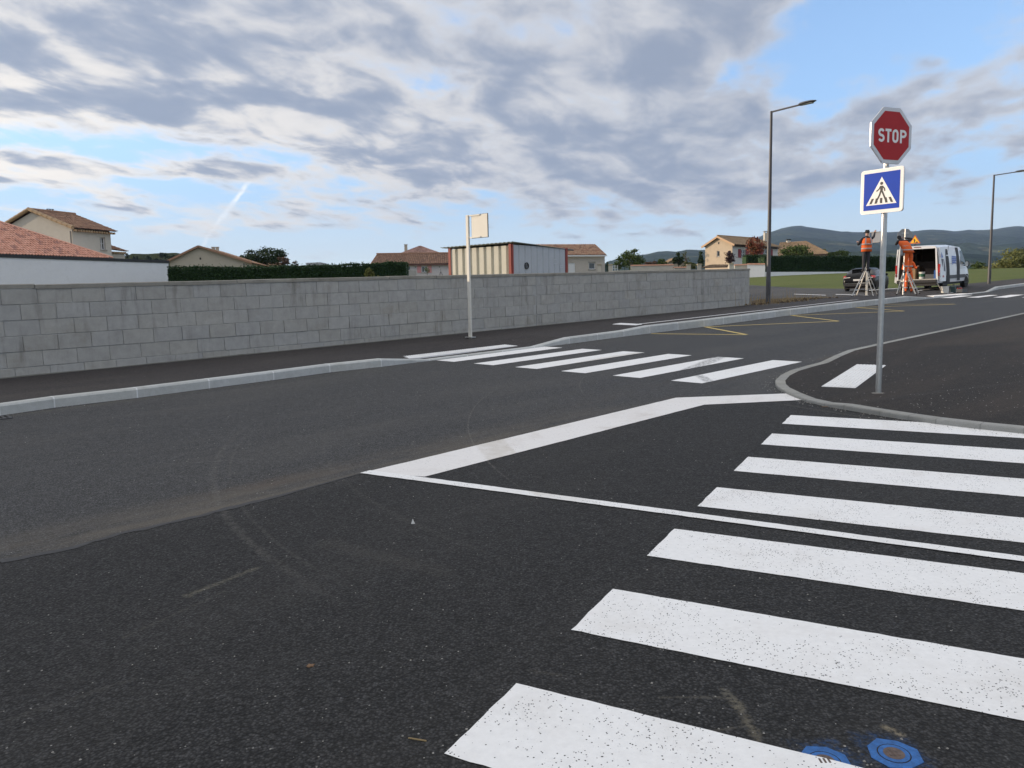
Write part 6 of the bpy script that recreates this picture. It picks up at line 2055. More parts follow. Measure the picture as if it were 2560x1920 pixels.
def hip_house():
    D = 118
    t0 = at(1050, 640, D)
    t = thing('hip_roof_house', 'pinkish hip roof with slim chimney rising behind the brown bungalow roof', 'house', (t0.x, t0.y, gz(t0.x, t0.y)))
    o = t.location
    L_, R_, T_ = at(1004, 632, D) - o, at(1096, 631, D) - o, at(1050, 615, D + 3) - o
    z0 = -1
    bl, br = Vector((L_.x + .4, L_.y + .4, z0)), Vector((R_.x - .4, R_.y + .4, z0))
    m_ = MB(); dz = Vector((0, 7, 0))
    m_.hexa([bl, br, br + dz, bl + dz, Vector((bl.x, bl.y, L_.z)), Vector((br.x, br.y, R_.z)), Vector((br.x, br.y, R_.z)) + dz, Vector((bl.x, bl.y, L_.z)) + dz]); m_.build('wall', M_LILAC_R, t)
    roof_plane(t, L_, R_, T_ - Vector((.1, 0, 0)), T_ + Vector((.1, 0, 0)), .30, .36, tile_mat('pink_tile', (.40, .24, .20), (.48, .31, .26), (.26, .15, .12)))
    roof_plane(t, R_, R_ + dz, T_, T_ + dz * .6, .3, .36, M_TILE_B); roof_plane(t, L_, L_ + dz, T_, T_ + dz * .6, .3, .36, M_TILE_B)
    c = at(1015, 628, D + 1.5) - o; chimney(t, c, .42, .42, .95, M_TAN_R)
hip_house()

# ------------------------------------------------------------------ corrugated site container
def container():
    C = at(1279, 640, 30); Lp = at(1122, 640, 31.9); Rp = at(1417, 640, 33.0)
    t = thing('metal_container', 'cream and grey corrugated metal container with red corner posts behind the wall', 'container', (C.x, C.y, gz(C.x, C.y)))
    zt_, z0 = 3.72, gz(C.x, C.y)
    cream = mat('cream_corrugated', (0.56, 0.54, 0.46), 0.55, var=.06, vscale=3, dirt=.15)
    grey = mat('grey_corrugated', (0.42, 0.45, 0.50), 0.5, metal=0.1, var=.05, vscale=3)
    redm = mat('red_oxide_post', (0.26, 0.045, 0.035), 0.6, var=.15, vscale=6)
    groove = mat('shadow_groove', (0.30, 0.31, 0.31), 0.6)
    def corr(Wl, s0, s1, z0_, z1_, n, mtl, amp, parent, duty=.55):
        m_ = MB(); pr = []
        pitch = (s1 - s0) / n
        for i in range(n):
            a = s0 + i * pitch
            pr += [(a, 0), (a + pitch * duty, 0), (a + pitch * (duty + .08), -amp), (a + pitch * .92, -amp)]
        pr.append((s1, 0))
        for (a, da), (b, db_) in zip(pr, pr[1:]):
            m_.quad(Wl.pt(a, z0_, da), Wl.pt(b, z0_, db_), Wl.pt(b, z1_, db_), Wl.pt(a, z1_, da))
        return m_.build('corrugated_side', mtl, parent, fix=False)
    WLf = Wall(Lp, C, t.location); WRt = Wall(C, Rp, t.location)
    corr(WLf, .12, WLf.L - .12, z0, zt_ - .05, 8, cream, .075, t, .60)
    side = corr(WRt, .10, WRt.L - .08, z0, zt_ - .02, 9, grey, .03, t, .80)
    for W_, s in ((WLf, .0), (WLf, WLf.L - .12), (WRt, WRt.L - .10)):
        m_ = MB(); W_.box(m_, s, s + .12, z0, zt_, -.10, .035); m_.build('corner_post', redm, t)
    m_ = MB(); WRt.box(m_, .0, .09, z0, zt_, -.05, .03); m_.build('corner_post', redm, t)
    # back walls so light does not pass through
    m_ = MB(); off = WLf.pt(0, 0) - WLf.pt(WLf.L, 0)
    bp2 = WRt.pt(WRt.L, 0) + off
    A0 = WLf.pt(0, 0); B0 = WRt.pt(WRt.L, 0)
    def zz_(v, z): return Vector((v.x, v.y, z - t.location.z))
    m_.quad(zz_(A0, z0), zz_(bp2, z0), zz_(bp2, zt_ - .05), zz_(A0, zt_ - .05)); m_.quad(zz_(B0, z0), zz_(bp2, z0), zz_(bp2, zt_ - .05), zz_(B0, zt_ - .05))
    m_.build('rear_wall', grey, t)
    # corrugated roof sheet, lifted at the corner nearest the street
    m_ = MB(); n = 18; w0 = -.35; w1 = WLf.L + .12; rp = []
    roofm = mat('weathered_roof_sheet', (0.22, 0.24, 0.23), 0.6, metal=.2, var=.2, vscale=2)
    dback = -(WRt.L + .1)
    for i in range(n * 4 + 1):
        s = w0 + (w1 - w0) * i / (n * 4); h = .025 * math.sin(i * math.pi / 2 + .8)
        tilt = .03 + .03 * (i / (n * 4))
        rp.append((WLf.pt(s, zt_ + tilt + h, .12), WLf.pt(s, zt_ + .02 + h * .5, -1.6), WLf.pt(s, zt_ - .06 + h, dback)))
    for a_, b_ in zip(rp, rp[1:]):
        m_.quad(a_[0], b_[0], b_[1], a_[1]); m_.quad(a_[1], b_[1], b_[2], a_[2])
    ro = m_.build('roof_sheet', roofm, t, smooth=True)
    so = ro.modifiers.new('solid', 'SOLIDIFY'); so.thickness = .012
    # round port
    s, z = WRt.sz(1316, 664.5); n = 20
    m_ = MB(); m_.loft([[WRt.pt(s + r * math.cos(2 * math.pi * k / n), z + r * math.sin(2 * math.pi * k / n), d) for k in range(n)] for r, d in ((.135, .0), (.135, .03), (.115, .032), (.112, -.10), (.02, -.10))], caps=True)
    m_.build('round_port', M_BLACK, t, smooth='auto')
    st_ = mat('pale_sticker', (.48, .51, .56), .5)
    r = px_rect(WRt, 1385, 648, 1393, 660); r2 = px_rect(WRt, 1400, 663, 1407, 670)
    for q, ww in ((r, .025), (r2, .035)):
        m_ = MB(); a, b, c, d = q
        for bb in ((a, b, c, c + ww), (a, b, d - ww, d), (a, a + ww, c + ww, d - ww), (b - ww, b, c + ww, d - ww)): WRt.box(m_, *bb, .004, .010)
        m_.build('sticker', st_, t)
    m_ = MB(); q = WRt.pt(WRt.L, WRt.sz(1417, 624)[1], 0); m_.tube([q, q + (WRt.t * .5)], .035, 8); m_.build('spout', M_GREYP, t)
container()

# ------------------------------------------------------------------ small grey-beige garage with mottled roof
def garage():
    D = 90
    a_ = at(1380, 640, D - 1.5); b_ = at(1512, 640, D)
    t = thing('beige_garage', 'small beige outbuilding with mottled tile roof right of the container', 'outbuilding', (b_.x, b_.y, gz(b_.x, b_.y)))
    W = Wall(a_, b_, t.location); p = W.pt; z0 = gz(b_.x, b_.y) - .6; zE = b_.z
    dr_ = px_rect(W, 1421, 657, 1438, 690); wr = px_rect(W, 1472, 656.5, 1488, 673)
    m_ = MB(); W.panel(m_, 0, W.L, z0, zE, [(dr_[0], dr_[1], z0, dr_[3]), wr])
    m_.quad(p(W.L, z0), p(W.L, zE), p(W.L, zE, -6), p(W.L, z0, -6)); m_.quad(p(0, z0), p(0, zE), p(0, zE, -6), p(0, z0, -6))
    m_.build('wall', mat('greige_render', (0.47, 0.43, 0.385), .92, var=.06, vscale=1.2, dirt=.15), t)
    W.window(t, wr, bars=0)
    m_ = MB(); W.box(m_, wr[0] - .08, wr[1] + .08, wr[3] + .004, wr[3] + .12, -.02, .03); m_.build('lintel', plaster('stone_sill'), t)
    m_ = MB(); W.box(m_, dr_[0], dr_[1], z0, dr_[3], -.12, -.08); m_.build('door', M_PVC, t)
    zR = at(1440, 612, D + 3.3).z
    sr0 = W.sz(1361, 616)[0] * 1.0
    roof_plane(t, p(-1.5, zE + .10, .35), p(W.L + .12, zE + .10, .35), p(-1.5, zR, -3.2), p(W.L + .02, zR, -3.2), .235, .36, M_TILE_M, amp=.055)
    m_ = MB(); W.box(m_, 0, W.L + .12, zE - .06, zE + .09, .26, .40); m_.build('gutter', M_PVC, t)
    m_ = MB(); W.box(m_, -1.5, 0, zE - .6, zE + .02, -.1, 0); m_.build('side_beam', M_WOODD, t)
garage()

# ------------------------------------------------------------------ garden walls, pillars, gate along the far street
M_COPT = tile_mat('coping_tile', (0.36, 0.17, 0.11), (0.45, 0.24, 0.16), (0.25, 0.13, 0.10))
def garden_wall(label, x0, x1, y0, y1, yb, D0, D1, mtl, coping=True):
    a_, b_ = at(x0, y0, D0), at(x1, y1, D1)
    t = thing('garden_wall', label, 'wall', (a_.x, a_.y, gz(a_.x, a_.y)))
    W = Wall(a_, b_, t.location); z0 = min(gz(a_.x, a_.y), gz(b_.x, b_.y)) - .4
    z0 = min(z0, a_.z - 1.2)
    m_ = MB(); p = W.pt; L = W.L
    m_.hexa([p(0, z0, -.1), p(L, z0, -.1), p(L, z0, .1), p(0, z0, .1), p(0, a_.z, -.1), p(L, b_.z, -.1), p(L, b_.z, .1), p(0, a_.z, .1)]); m_.build('wall', mtl, t)
    if coping:
        n = max(2, int(L / .4))
        for i in range(n):
            f0, f1 = i / n, (i + .96) / n
            za, zb_ = a_.z + (b_.z - a_.z) * f0, a_.z + (b_.z - a_.z) * f1
            m_ = MB(); m_.add([p(L * f0, za, -.2), p(L * f1, zb_, -.2), p(L * f1, zb_, .2), p(L * f0, za, .2), p(L * f0, za + .13, 0), p(L * f1, zb_ + .13, 0)], [(0, 1, 2, 3), (0, 4, 5, 1), (3, 2, 5, 4), (0, 3, 4), (1, 5, 2)])
            m_.build('coping_tile', M_COPT, t)
    return t
garden_wall('cream garden wall with red tiled coping left of the far pillars', 1577, 1683, 665, 663, 680, 92, 96, M_CREAM_R)
garden_wall('short low cream wall with tiled coping beside the first far pillar', 1684, 1718, 670, 669, 680, 94, 96, M_CREAM_R)
garden_wall('pale wall with tiled coping at the end of the block wall', 1836, 1869, 664, 662.5, 680, 80, 80, M_CREAM_R)
garden_wall('white wall panel with tiled coping beside the street lamp', 1868, 1913, 661.5, 661.5, 690, 79.5, 79, M_WHITE_R)
garden_wall('low white wall under the long dark hedge', 1913, 2242, 680, 679, 690, 79.5, 84, M_WHITE_R, coping=False)
garden_wall('low white footing wall of the metal gate', 1531, 1580, 677, 675.5, 685, 91, 92, M_CREAM_R, coping=False)
def pillar(label, x, y, w, D):
    c = at(x, y, D); z0 = gz(c.x, c.y) - c.z - .4
    t = thing('gate_pillar', label, 'pillar', c, group='stone gate pillars of the far gardens')
    m_ = MB(); m_.box(-w / 2, w / 2, -w / 2, w / 2, z0, 0); m_.build('shaft', M_CREAM_R, t)
    m_ = MB(); m_.box(-w * .68, w * .68, -w * .68, w * .68, 0, .07); m_.box(-w * .55, w * .55, -w * .55, w * .55, .075, .12); m_.build('cap', plaster('stone_cap', (.40, .35, .26)), t)
for lab, x, y in (('cream gate pillar in front of the beige outbuilding window', 1498, 663), ('cream gate pillar at the left of the metal gate', 1525.5, 663),
                  ('stone pillar at the right end of the low cream wall', 1721.5, 663), ('stone pillar left of the peach house', 1748.5, 662), ('stone pillar in front of the purple-leaved tree', 1827, 661)):
    pillar(lab, x, y, .40, 90 if x < 1800 else 78)
# gate and fence
gt_ = thing('metal_gate', 'white framed metal gate beside the cream gate pillar', 'gate', at(1531, 668, 91))
ga_, gb_ = at(1531, 664, 91), at(1543.5, 664, 91.3)
Wgt = Wall(ga_, gb_, gt_.location)
for s in (0, Wgt.L * .5, Wgt.L):
    m_ = MB(); Wgt.box(m_, s - .03, s + .03, ga_.z - 1.0, ga_.z + (.05 if s else 0), -.03, .03); m_.build('gate_post', M_PVC, gt_)
for z in (.05, .35, .7):
    m_ = MB(); Wgt.box(m_, 0, Wgt.L, ga_.z - z - .02, ga_.z - z + .02, -.015, .015); m_.build('gate_rail', M_PVC, gt_)
fn = thing('mesh_fence', 'dark green mesh fence between the metal gate and the cream wall', 'fence', at(1545, 668, 91.3))
fa_, fb_ = at(1545, 664.5, 91.3), at(1578, 664, 92); Wfn = Wall(fa_, fb_, fn.location)
grn = mat('fence_green', (0.02, 0.05, 0.035), .6)
for i in range(3):
    m_ = MB(); s = Wfn.L * i / 2; Wfn.box(m_, s - .03, s + .03, fa_.z - 1.1, fa_.z, -.03, .03); m_.build('fence_post', grn, fn)
m_ = MB()
for i in range(9): Wfn.box(m_, 0, Wfn.L, fa_.z - .05 - i * .12 - .012, fa_.z - .05 - i * .12 + .012, -.008, .008)
tag(m_.build('fence_wires', grn, fn), kind='stuff')
fn2 = thing('slat_fence', 'dark slatted fence right of the beige outbuilding', 'fence', at(1512, 668, 92))
fa_, fb_ = at(1512.5, 664, 92), at(1521, 664, 92); Wf2 = Wall(fa_, fb_, fn2.location)
for i in range(7):
    m_ = MB(); Wf2.box(m_, 0, Wf2.L, fa_.z - i * .2 - .17, fa_.z - i * .2, -.02, .02); m_.build('slat', grn, fn2)

# carport roof in front of the peach house
cr = thing('carport_roof', 'low tiled lean-to roof below the peach gable', 'roof', at(1757, 670, 88))
roof_plane(cr, at(1752, 669.5, 86) - cr.location, at(1818, 668, 86) - cr.location, at(1775, 662.5, 88) - cr.location, at(1824, 661, 88) - cr.location, .25, .35, M_TILE_S)

# ------------------------------------------------------------------ peach house on the right
def peach_house():
    D = 112
    L_ = at(1763, 625, D + 6.0); C_ = at(1831, 617, D); R_ = at(1945, 613, D + 8.5)
    t = thing('peach_house', 'sunlit peach house with red shutters and sandy tile roof behind the hedge', 'house', (C_.x, C_.y, gz(C_.x, C_.y)))
    o = t.location
    tdir = Vector((R_.x - C_.x, R_.y - C_.y, 0)).normalized(); nb = Vector((-tdir.y, tdir.x, 0))
    if nb.y < 0: nb = -nb
    rx = (1763 - 1280) / F                    # the gable runs square to the front until it meets the left photo edge of the wall
    kk = (rx * C_.y - C_.x) / (nb.x - rx * nb.y)
    zL = L_.z
    L_ = Vector((C_.x + nb.x * kk, C_.y + nb.y * kk, zL))
    Wg_, Wf = Wall(L_, C_, o), Wall(C_, R_, o)
    z0 = gz(C_.x, C_.y) - .5
    zE = (C_.z + R_.z) / 2
    ap = at(1794.5, 594, (L_.y + C_.y) / 2); zA = ap.z; sA = Wg_.L / 2
    gw = px_rect(Wg_, 1792, 627, 1799, 641)
    p = Wg_.pt; m_ = MB()
    Wg_.panel(m_, 0, Wg_.L, z0, zE, [gw]); m_.poly([p(0, zE), p(Wg_.L, zE), p(sA, zA)])
    m_.build('gable_wall', M_PEACH_R, t)
    Wg_.window(t, gw, bars=0)
    q = Wf.pt
    ws = [px_rect(Wf, 1853, 624, 1863.5, 643), px_rect(Wf, 1908, 624, 1919, 643)]
    m_ = MB(); Wf.panel(m_, 0, Wf.L, z0, zE, ws)
    rr = Wf.t
    m_.quad(q(Wf.L, z0), q(Wf.L, zE), q(Wf.L, zE, -9), q(Wf.L, z0, -9)); m_.build('wall', plaster('grey_white_render', (.55, .54, .53)), t)
    red = mat('dark_red_shutter', (0.20, 0.018, 0.028), .6, var=.1)
    for w_, (xa, xb, xc, xd) in zip(ws, ((1845, 1852.3, 1864, 1871), (1900, 1907.5, 1924, 1931))):
        Wf.window(t, w_, bars=1, cross=1)
        for x0, x1 in ((xa, xb), (xc, xd)):
            r = px_rect(Wf, x0, 623, x1, 644); m_ = MB(); Wf.box(m_, *r, .01, .06); m_.build('shutter', red, t)
    e0, e1 = q(-.35, zE - .02, .55), q(Wf.L + .4, zE - .02, .55)
    hlf = Wg_.L / 2; back = -hlf
    r0 = q(-.35, zA + .22, back); r1 = q(Wf.L - 2.2, zA + .22, back)
    roof_plane(t, e0, e1, r0, r1, .26, .38, M_TILE_S)
    e2, e3 = q(-.35, zE - .02, 2 * back - .4), q(Wf.L + .4, zE - .02, 2 * back - .4)
    roof_plane(t, e2, e3, r0, r1, .3, .4, M_TILE_S)
    m_ = MB(); m_.tube([r0 + Vector((0, 0, .06)), r1 + Vector((0, 0, .06))], .12, 6); m_.build('ridge_tiles', M_TILE_S, t)
    # peach verge trim on the gable
    trim = plaster('peach_trim', (0.62, 0.42, 0.27))
    for a_, b_ in ((q(-.38, zE - .12, .55), q(-.38, zA + .10, back)), (q(-.38, zE - .12, 2 * back - .4), q(-.38, zA + .10, back))):
        m_ = MB(); m_.bar(a_, b_, .14, .24); m_.build('verge_trim', trim, t)
    m_ = MB(); a2 = p(sA - .10, zA - .75, 0.0)
    Wg_.box(m_, sA - .10, sA + .10, zA - .95, zA - .60, 0, .04); m_.build('gable_vent', M_BLACK, t)
    m_ = MB()
    for i in range(int(Wf.L / .42)): Wf.box(m_, i * .42, i * .42 + .2, zE - .26, zE - .08, .0, .42)
    tag(m_.build('eave_brackets', M_WOODD, t), kind='stuff')
    c = at(1915, 596, D + 9); c = c - o; chimney(t, c - Vector((0, 0, .4)), .62, .62, 1.25, M_CREAM_R, mat('chimney_mesh', (.25, .25, .25), .5))
peach_house()
def low_house():
    D = 128
    a_ = at(1944, 622, D); b_ = at(2076, 633, D - 4)
    t = thing('low_tan_house', 'low house with sandy hipped roof and dark chimney behind the long hedge', 'house', (a_.x, a_.y, gz(a_.x, a_.y)))
    o = t.location; W = Wall(a_, b_, o); p = W.pt; z0 = gz(a_.x, a_.y) - .5; zE = b_.z - .1
    m_ = MB(); m_.hexa([p(0, z0, 0), p(W.L - .3, z0, 0), p(W.L - .3, z0, -7), p(0, z0, -7), p(0, zE, 0), p(W.L - .3, zE, 0), p(W.L - .3, zE, -7), p(0, zE, -7)]); m_.build('wall', M_LILAC_R, t)
    zR = at(1970, 606, D + 4).z
    s1 = W.sz(2005, 608)[0]
    roof_plane(t, p(-.4, zE, .5), p(W.L + .2, zE, .5), p(-.4, zR, -4), p(s1, zR, -4), .28, .4, M_TILE_S)
    m_ = MB(); W.box(m_, W.L - 4.2, W.L + .1, zE - .25, zE - .05, .36, .44); m_.build('fascia', M_WOODD, t)
    c = at(1971, 608, D + 3) - o; chimney(t, c - Vector((0, 0, .6)), .6, .6, 1.0, M_CREAM_R, M_BLACK)
    m_ = MB(); W.box(m_, 0, 3.2, zE - 1.9, zE + 1.0, .3, .6) if False else None
low_house()

# roof just showing among the trees
def far_roof():
    t = thing('far_cottage', 'tan cottage gable half hidden by the round dark tree', 'house', at(1672, 670, 125))
    o = t.location
    a_, b_, c_ = at(1670, 657, 125) - o, at(1690, 646, 125) - o, at(1716, 657, 127) - o
    m_ = MB(); m_.add([a_ - Vector((0, 0, 3)), c_ - Vector((0, 0, 3)), c_, b_, a_], [(0, 1, 2, 3, 4)]); m_.prism([a_, b_, c_], (0, 5, 0)); m_.build('wall', M_TAN_R, t)
    roof_plane(t, a_ + Vector((-.3, -.3, -.1)), a_ + Vector((-.3, 5, -.1)), b_ + Vector((0, -.3, .15)), b_ + Vector((0, 5, .15)), .3, .4, M_TILE_S)
    roof_plane(t, c_ + Vector((.3, -.3, -.1)), c_ + Vector((.3, 5, -.1)), b_ + Vector((0, -.3, .15)), b_ + Vector((0, 5, .15)), .3, .4, M_TILE_S)
    for lab, x0, x1, y, D in (('pale tiled roof line of a house beyond the hedge', 628, 710, 664.5, 118), ('grey flat-roofed building far behind the hedge', 765, 800, 657, 150)):
        t = thing('far_house', lab, 'house', at(x0, y, D)); o = t.location
        a_, b_ = at(x0, y, D) - o, at(x1, y - 1.5, D) - o
        m_ = MB(); m_.hexa([a_ + Vector((0, 0, -4)), b_ + Vector((0, 0, -4)), b_ + Vector((0, 6, -4)), a_ + Vector((0, 6, -4)), a_, b_, b_ + Vector((0, 6, .0)), a_ + Vector((0, 6, 0))]); m_.build('wall', M_TAN_R if D < 130 else plaster('far_grey', (.36, .37, .40)), t)
        if D < 130:
            roof_plane(t, a_ + Vector((-.2, -.3, 0)), b_ + Vector((.2, -.3, 0)), a_ + Vector((0, 1.6, .5)), b_ + Vector((0, 1.6, .5)), .3, .4, M_TILE_M)
far_roof()

# unseen houses added left of the view: they keep the low sun off the crossroads
def occluder(x0, x1, y0, y1, h, lab):
    t = thing('occluder_house', lab, 'house', (x0, y0, gz(x0, y0)))
    m_ = MB(); m_.box(0, x1 - x0, 0, y1 - y0, -1, h); m_.build('wall', M_BEIGE_R, t)
    L = y1 - y0; w = x1 - x0
    roof_plane(t, (w + .4, -.4, h - .1), (w + .4, L + .4, h - .1), (w / 2, -.4, h + w * .16), (w / 2, L + .4, h + w * .16), .3, .4, M_TILE_B)
    roof_plane(t, (-.4, -.4, h - .1), (-.4, L + .4, h - .1), (w / 2, -.4, h + w * .16), (w / 2, L + .4, h + w * .16), .3, .4, M_TILE_B)
    m_ = MB(); m_.poly([(0, 0, h), (w, 0, h), (w / 2, 0, h + w * .16)]); m_.poly([(0, L, h), (w, L, h), (w / 2, L, h + w * .16)]); m_.build('gable', M_BEIGE_R, t)
occluder(-44, -33, -14, 1, 5.2, 'unseen beige house with brown roof added left of the side road for shade')
occluder(-36, -26, 4, 20, 5.4, 'tall beige neighbour house added unseen beyond the left end of the block wall')

# ------------------------------------------------------------------ vegetation
def leaf_mat(name, c1, c2, c3=None):
    m_ = bpy.data.materials.new(name); m_.use_nodes = True
    T = NT(m_.node_tree); b = m_.node_tree.nodes['Principled BSDF']
    g = T.n('ShaderNodeNewGeometry'); r = g.outputs['Random Per Island']
    col = T.mix(r, (*c1, 1), (*c2, 1))
    if c3:
        k = T.smooth(T.noise(g.outputs['Position'], 1.2, 4, .6), .48, .66)
        col = T.mix(k, col, (*c3, 1))
    T.link(col, b.inputs['Base Color']); b.inputs['Roughness'].default_value = .7; b.inputs['Specular IOR Level'].default_value = .25
    return m_
M_BARK = mat('bark', (0.085, 0.065, 0.05), .9, var=.3, vscale=8)

def leaves(mb, c, size, rng, up=.3):
    n = Vector((rng.gauss(0, 1), rng.gauss(0, 1), rng.gauss(up, 1))).normalized()
    t = n.cross(Vector((rng.gauss(0, 1), rng.gauss(0, 1), rng.gauss(0, 1)))).normalized(); b = n.cross(t)
    s = size * rng.uniform(.6, 1.3)
    i = len(mb.v)
    mb.v += [tuple(c - t * s * .5), tuple(c + b * s * .32), tuple(c + t * s * .5), tuple(c - b * s * .32)]
    mb.f.append((i, i + 1, i + 2, i + 3)); mb.mi.append(0)

def tree(label, cx, y_top, y_bot, w_px, D, mtl, n=2600, leaf=.22, clumps=26, shape='round', trunk=True, name='tree', cat='tree', seed=1, depth=None, group=None, base_y=None, fill=1.0):
    rng = random.Random(seed)
    top, bot = at(cx, y_top, D), at(cx, y_bot, D)
    h = top.z - bot.z; w = w_px / F * D; c = (top + bot) / 2
    gzb = gz(c.x, c.y)
    t = thing(name, label, cat, (c.x, c.y, gzb), group=group)
    o = t.location
    lc = c - o
    mb = MB(); dp = depth or w
    cl = []
    for i in range(clumps):
        for _ in range(30):
            v = Vector((rng.uniform(-1, 1), rng.uniform(-1, 1), rng.uniform(-1, 1)))
            if v.length > 1: continue
            f = 1.0
            if shape == 'cone': f = (1 - (v.z + 1) / 2) * 1.0 + .08
            if shape == 'vase': f = .45 + .55 * (v.z + 1) / 2
            v = Vector((v.x * f, v.y * f, v.z))
            if shape == 'round' and v.length < .35 and rng.random() < .6: continue
            break
        cl.append((lc + Vector((v.x * w / 2 * .86, v.y * dp / 2 * .86, v.z * h / 2 * .88)), rng.uniform(.10, .24)))
    for i in range(n):
        p_, r = rng.choice(cl)
        g_ = Vector((rng.gauss(0, 1), rng.gauss(0, 1), rng.gauss(0, .8)))
        leaves(mb, p_ + Vector((g_.x * w * r * .42, g_.y * dp * r * .42, g_.z * h * r * .42)), leaf, rng)
    mb.build('crown', mtl, t, fix=False)
    if trunk:
        tr = MB(); hb = lc.z - h * .1
        tr.tube([(0, 0, -.2), (rng.uniform(-.1, .1), 0, hb * .6), (0, 0, hb)], [max(.05, w * .04), max(.04, w * .033), max(.03, w * .02)], 7)
        for p_, r in cl[:7]:
            tr.tube([Vector((0, 0, hb * .7)), (Vector((0, 0, hb)) + p_) / 2, p_], [max(.03, w * .018), max(.02, w * .012), .012], 5)
        tr.build('trunk', M_BARK, t)
    return t

LM_DK = leaf_mat('dark_evergreen_leaf', (.020, .038, .016), (.038, .062, .022))
LM_GR = leaf_mat('green_leaf', (.045, .075, .018), (.085, .12, .03))
LM_OL = leaf_mat('olive_leaf', (.06, .075, .022), (.105, .115, .04))
LM_RD = leaf_mat('autumn_red_leaf', (.20, .055, .035), (.30, .10, .05), (.11, .075, .03))
LM_PU = leaf_mat('purple_leaf', (.030, .016, .020), (.055, .026, .030))
LM_BR = leaf_mat('brown_bush', (.065, .04, .025), (.10, .06, .04))
LM_YG = leaf_mat('yellow_green_leaf', (.11, .12, .035), (.17, .18, .06))
LM_HG = leaf_mat('cypress_hedge_leaf', (.016, .040, .014), (.032, .068, .020))
LM_HG2 = leaf_mat('cypress_hedge_leaf_dense', (.012, .032, .012), (.026, .058, .018))

tree('broad dark evergreen tree behind the tan gable house', 658, 617, 668, 118, 108, LM_DK, n=5200, leaf=.26, clumps=46, seed=3, depth=5)
tree('small dark tree at the left foot of the broad evergreen', 606, 638, 668, 40, 112, LM_DK, n=1200, leaf=.26, clumps=12, seed=4)
tree('small reddish shrub at the right of the broad evergreen', 705, 640, 668, 34, 104, LM_BR, n=1300, leaf=.2, clumps=14, seed=5)
tree('thin bare-looking shrub beyond the left hedge', 736, 650, 670, 22, 106, LM_BR, n=300, leaf=.15, clumps=9, seed=6)
tree('airy green tree with open crown behind the far fence', 1582, 623, 676, 68, 112, LM_GR, n=2600, leaf=.26, clumps=24, seed=7)
tree('low green shrub left of the airy tree', 1549, 640, 672, 28, 108, LM_GR, n=900, leaf=.24, clumps=10, seed=8)
tree('brown domed bush behind the cream garden wall', 1629, 649, 668, 36, 104, LM_BR, n=1100, leaf=.18, clumps=16, seed=9, trunk=False, name='bush', cat='bush')
tree('mid green shrub right of the brown bush', 1652, 642, 668, 30, 106, LM_GR, n=900, leaf=.24, clumps=12, seed=10)
tree('round dark tree above the cottage gable', 1697, 632, 664, 27, 112, LM_DK, n=1500, leaf=.24, clumps=16, seed=11)
tree('olive hedge shrub between the far pillars', 1725, 652, 676, 40, 108, LM_OL, n=1300, leaf=.24, clumps=16, seed=12)
tree('dark conifer beside the peach gable', 1753, 628, 674, 24, 104, LM_DK, n=1500, leaf=.22, clumps=26, shape='cone', seed=13)
tree('thin spindly tree standing above the olive shrub', 1716, 622, 660, 22, 116, LM_OL, n=160, leaf=.18, clumps=9, seed=14)
tree('dark shrub beside the slatted fence', 1518, 655, 668, 14, 100, LM_DK, n=500, leaf=.2, clumps=8, seed=15)
tree('small purple-leaved tree in front of the peach gable', 1827, 626, 660, 38, 92, LM_PU, n=1100, leaf=.17, clumps=26, shape='vase', seed=16)
tree('autumn red maple in front of the red shutters', 1888, 589, 646, 54, 96, LM_RD, n=3000, leaf=.20, clumps=40, shape='vase', seed=17)
tree('rounded dark green tree in front of the low sandy roof', 1994, 611, 648, 84, 104, LM_GR, n=3000, leaf=.26, clumps=36, seed=18, depth=4)
tree('green bushes left of the hidden cottage wall', 2060, 618, 648, 32, 140, LM_OL, n=900, leaf=.3, clumps=12, seed=19)
tree('olive bush behind the middle of the long hedge', 2094, 622, 648, 48, 120, LM_GR, n=1300, leaf=.26, clumps=18, seed=20)
tree('green shrub past the right end of the long hedge', 2247, 632, 690, 26, 100, LM_OL, n=1200, leaf=.26, clumps=16, seed=21)
tree('low dark bush to the right of the van mirror', 2446, 656, 682, 48, 88, LM_GR, n=1600, leaf=.2, clumps=20, seed=22, trunk=False, name='bush', cat='bush')
tree('large yellow-green bush at the right edge', 2546, 622, 684, 100, 84, LM_YG, n=5200, leaf=.22, clumps=44, seed=23, depth=4.5)
tree('low yellowish scrub left of the large right bush', 2484, 664, 682, 60, 86, LM_YG, n=1400, leaf=.18, clumps=22, seed=24, trunk=False, name='bush', cat='bush')
tree('tall green tree cut by the right edge', 2590, 600, 684, 90, 92, LM_OL, n=3200, leaf=.24, clumps=30, seed=25)
tree('yellowish young plant peering over the block wall', 924, 664, 706, 22, 28, LM_YG, n=420, leaf=.11, clumps=16, shape='round', seed=26, name='young_plant', cat='plant')
tree('tiny yellowish plant tip over the block wall', 947, 687, 706, 12, 28, LM_YG, n=90, leaf=.09, clumps=5, seed=27, name='young_plant', cat='plant')
rng2 = random.Random(5)
sc_ = MB()
for i in range(160): leaves(sc_, Vector((rng2.gauss(0, .22), rng2.gauss(0, .2), .85 + rng2.gauss(0, .22))), .13, rng2)
sc_.build('crown', LM_GR, SAPLING, fix=False)

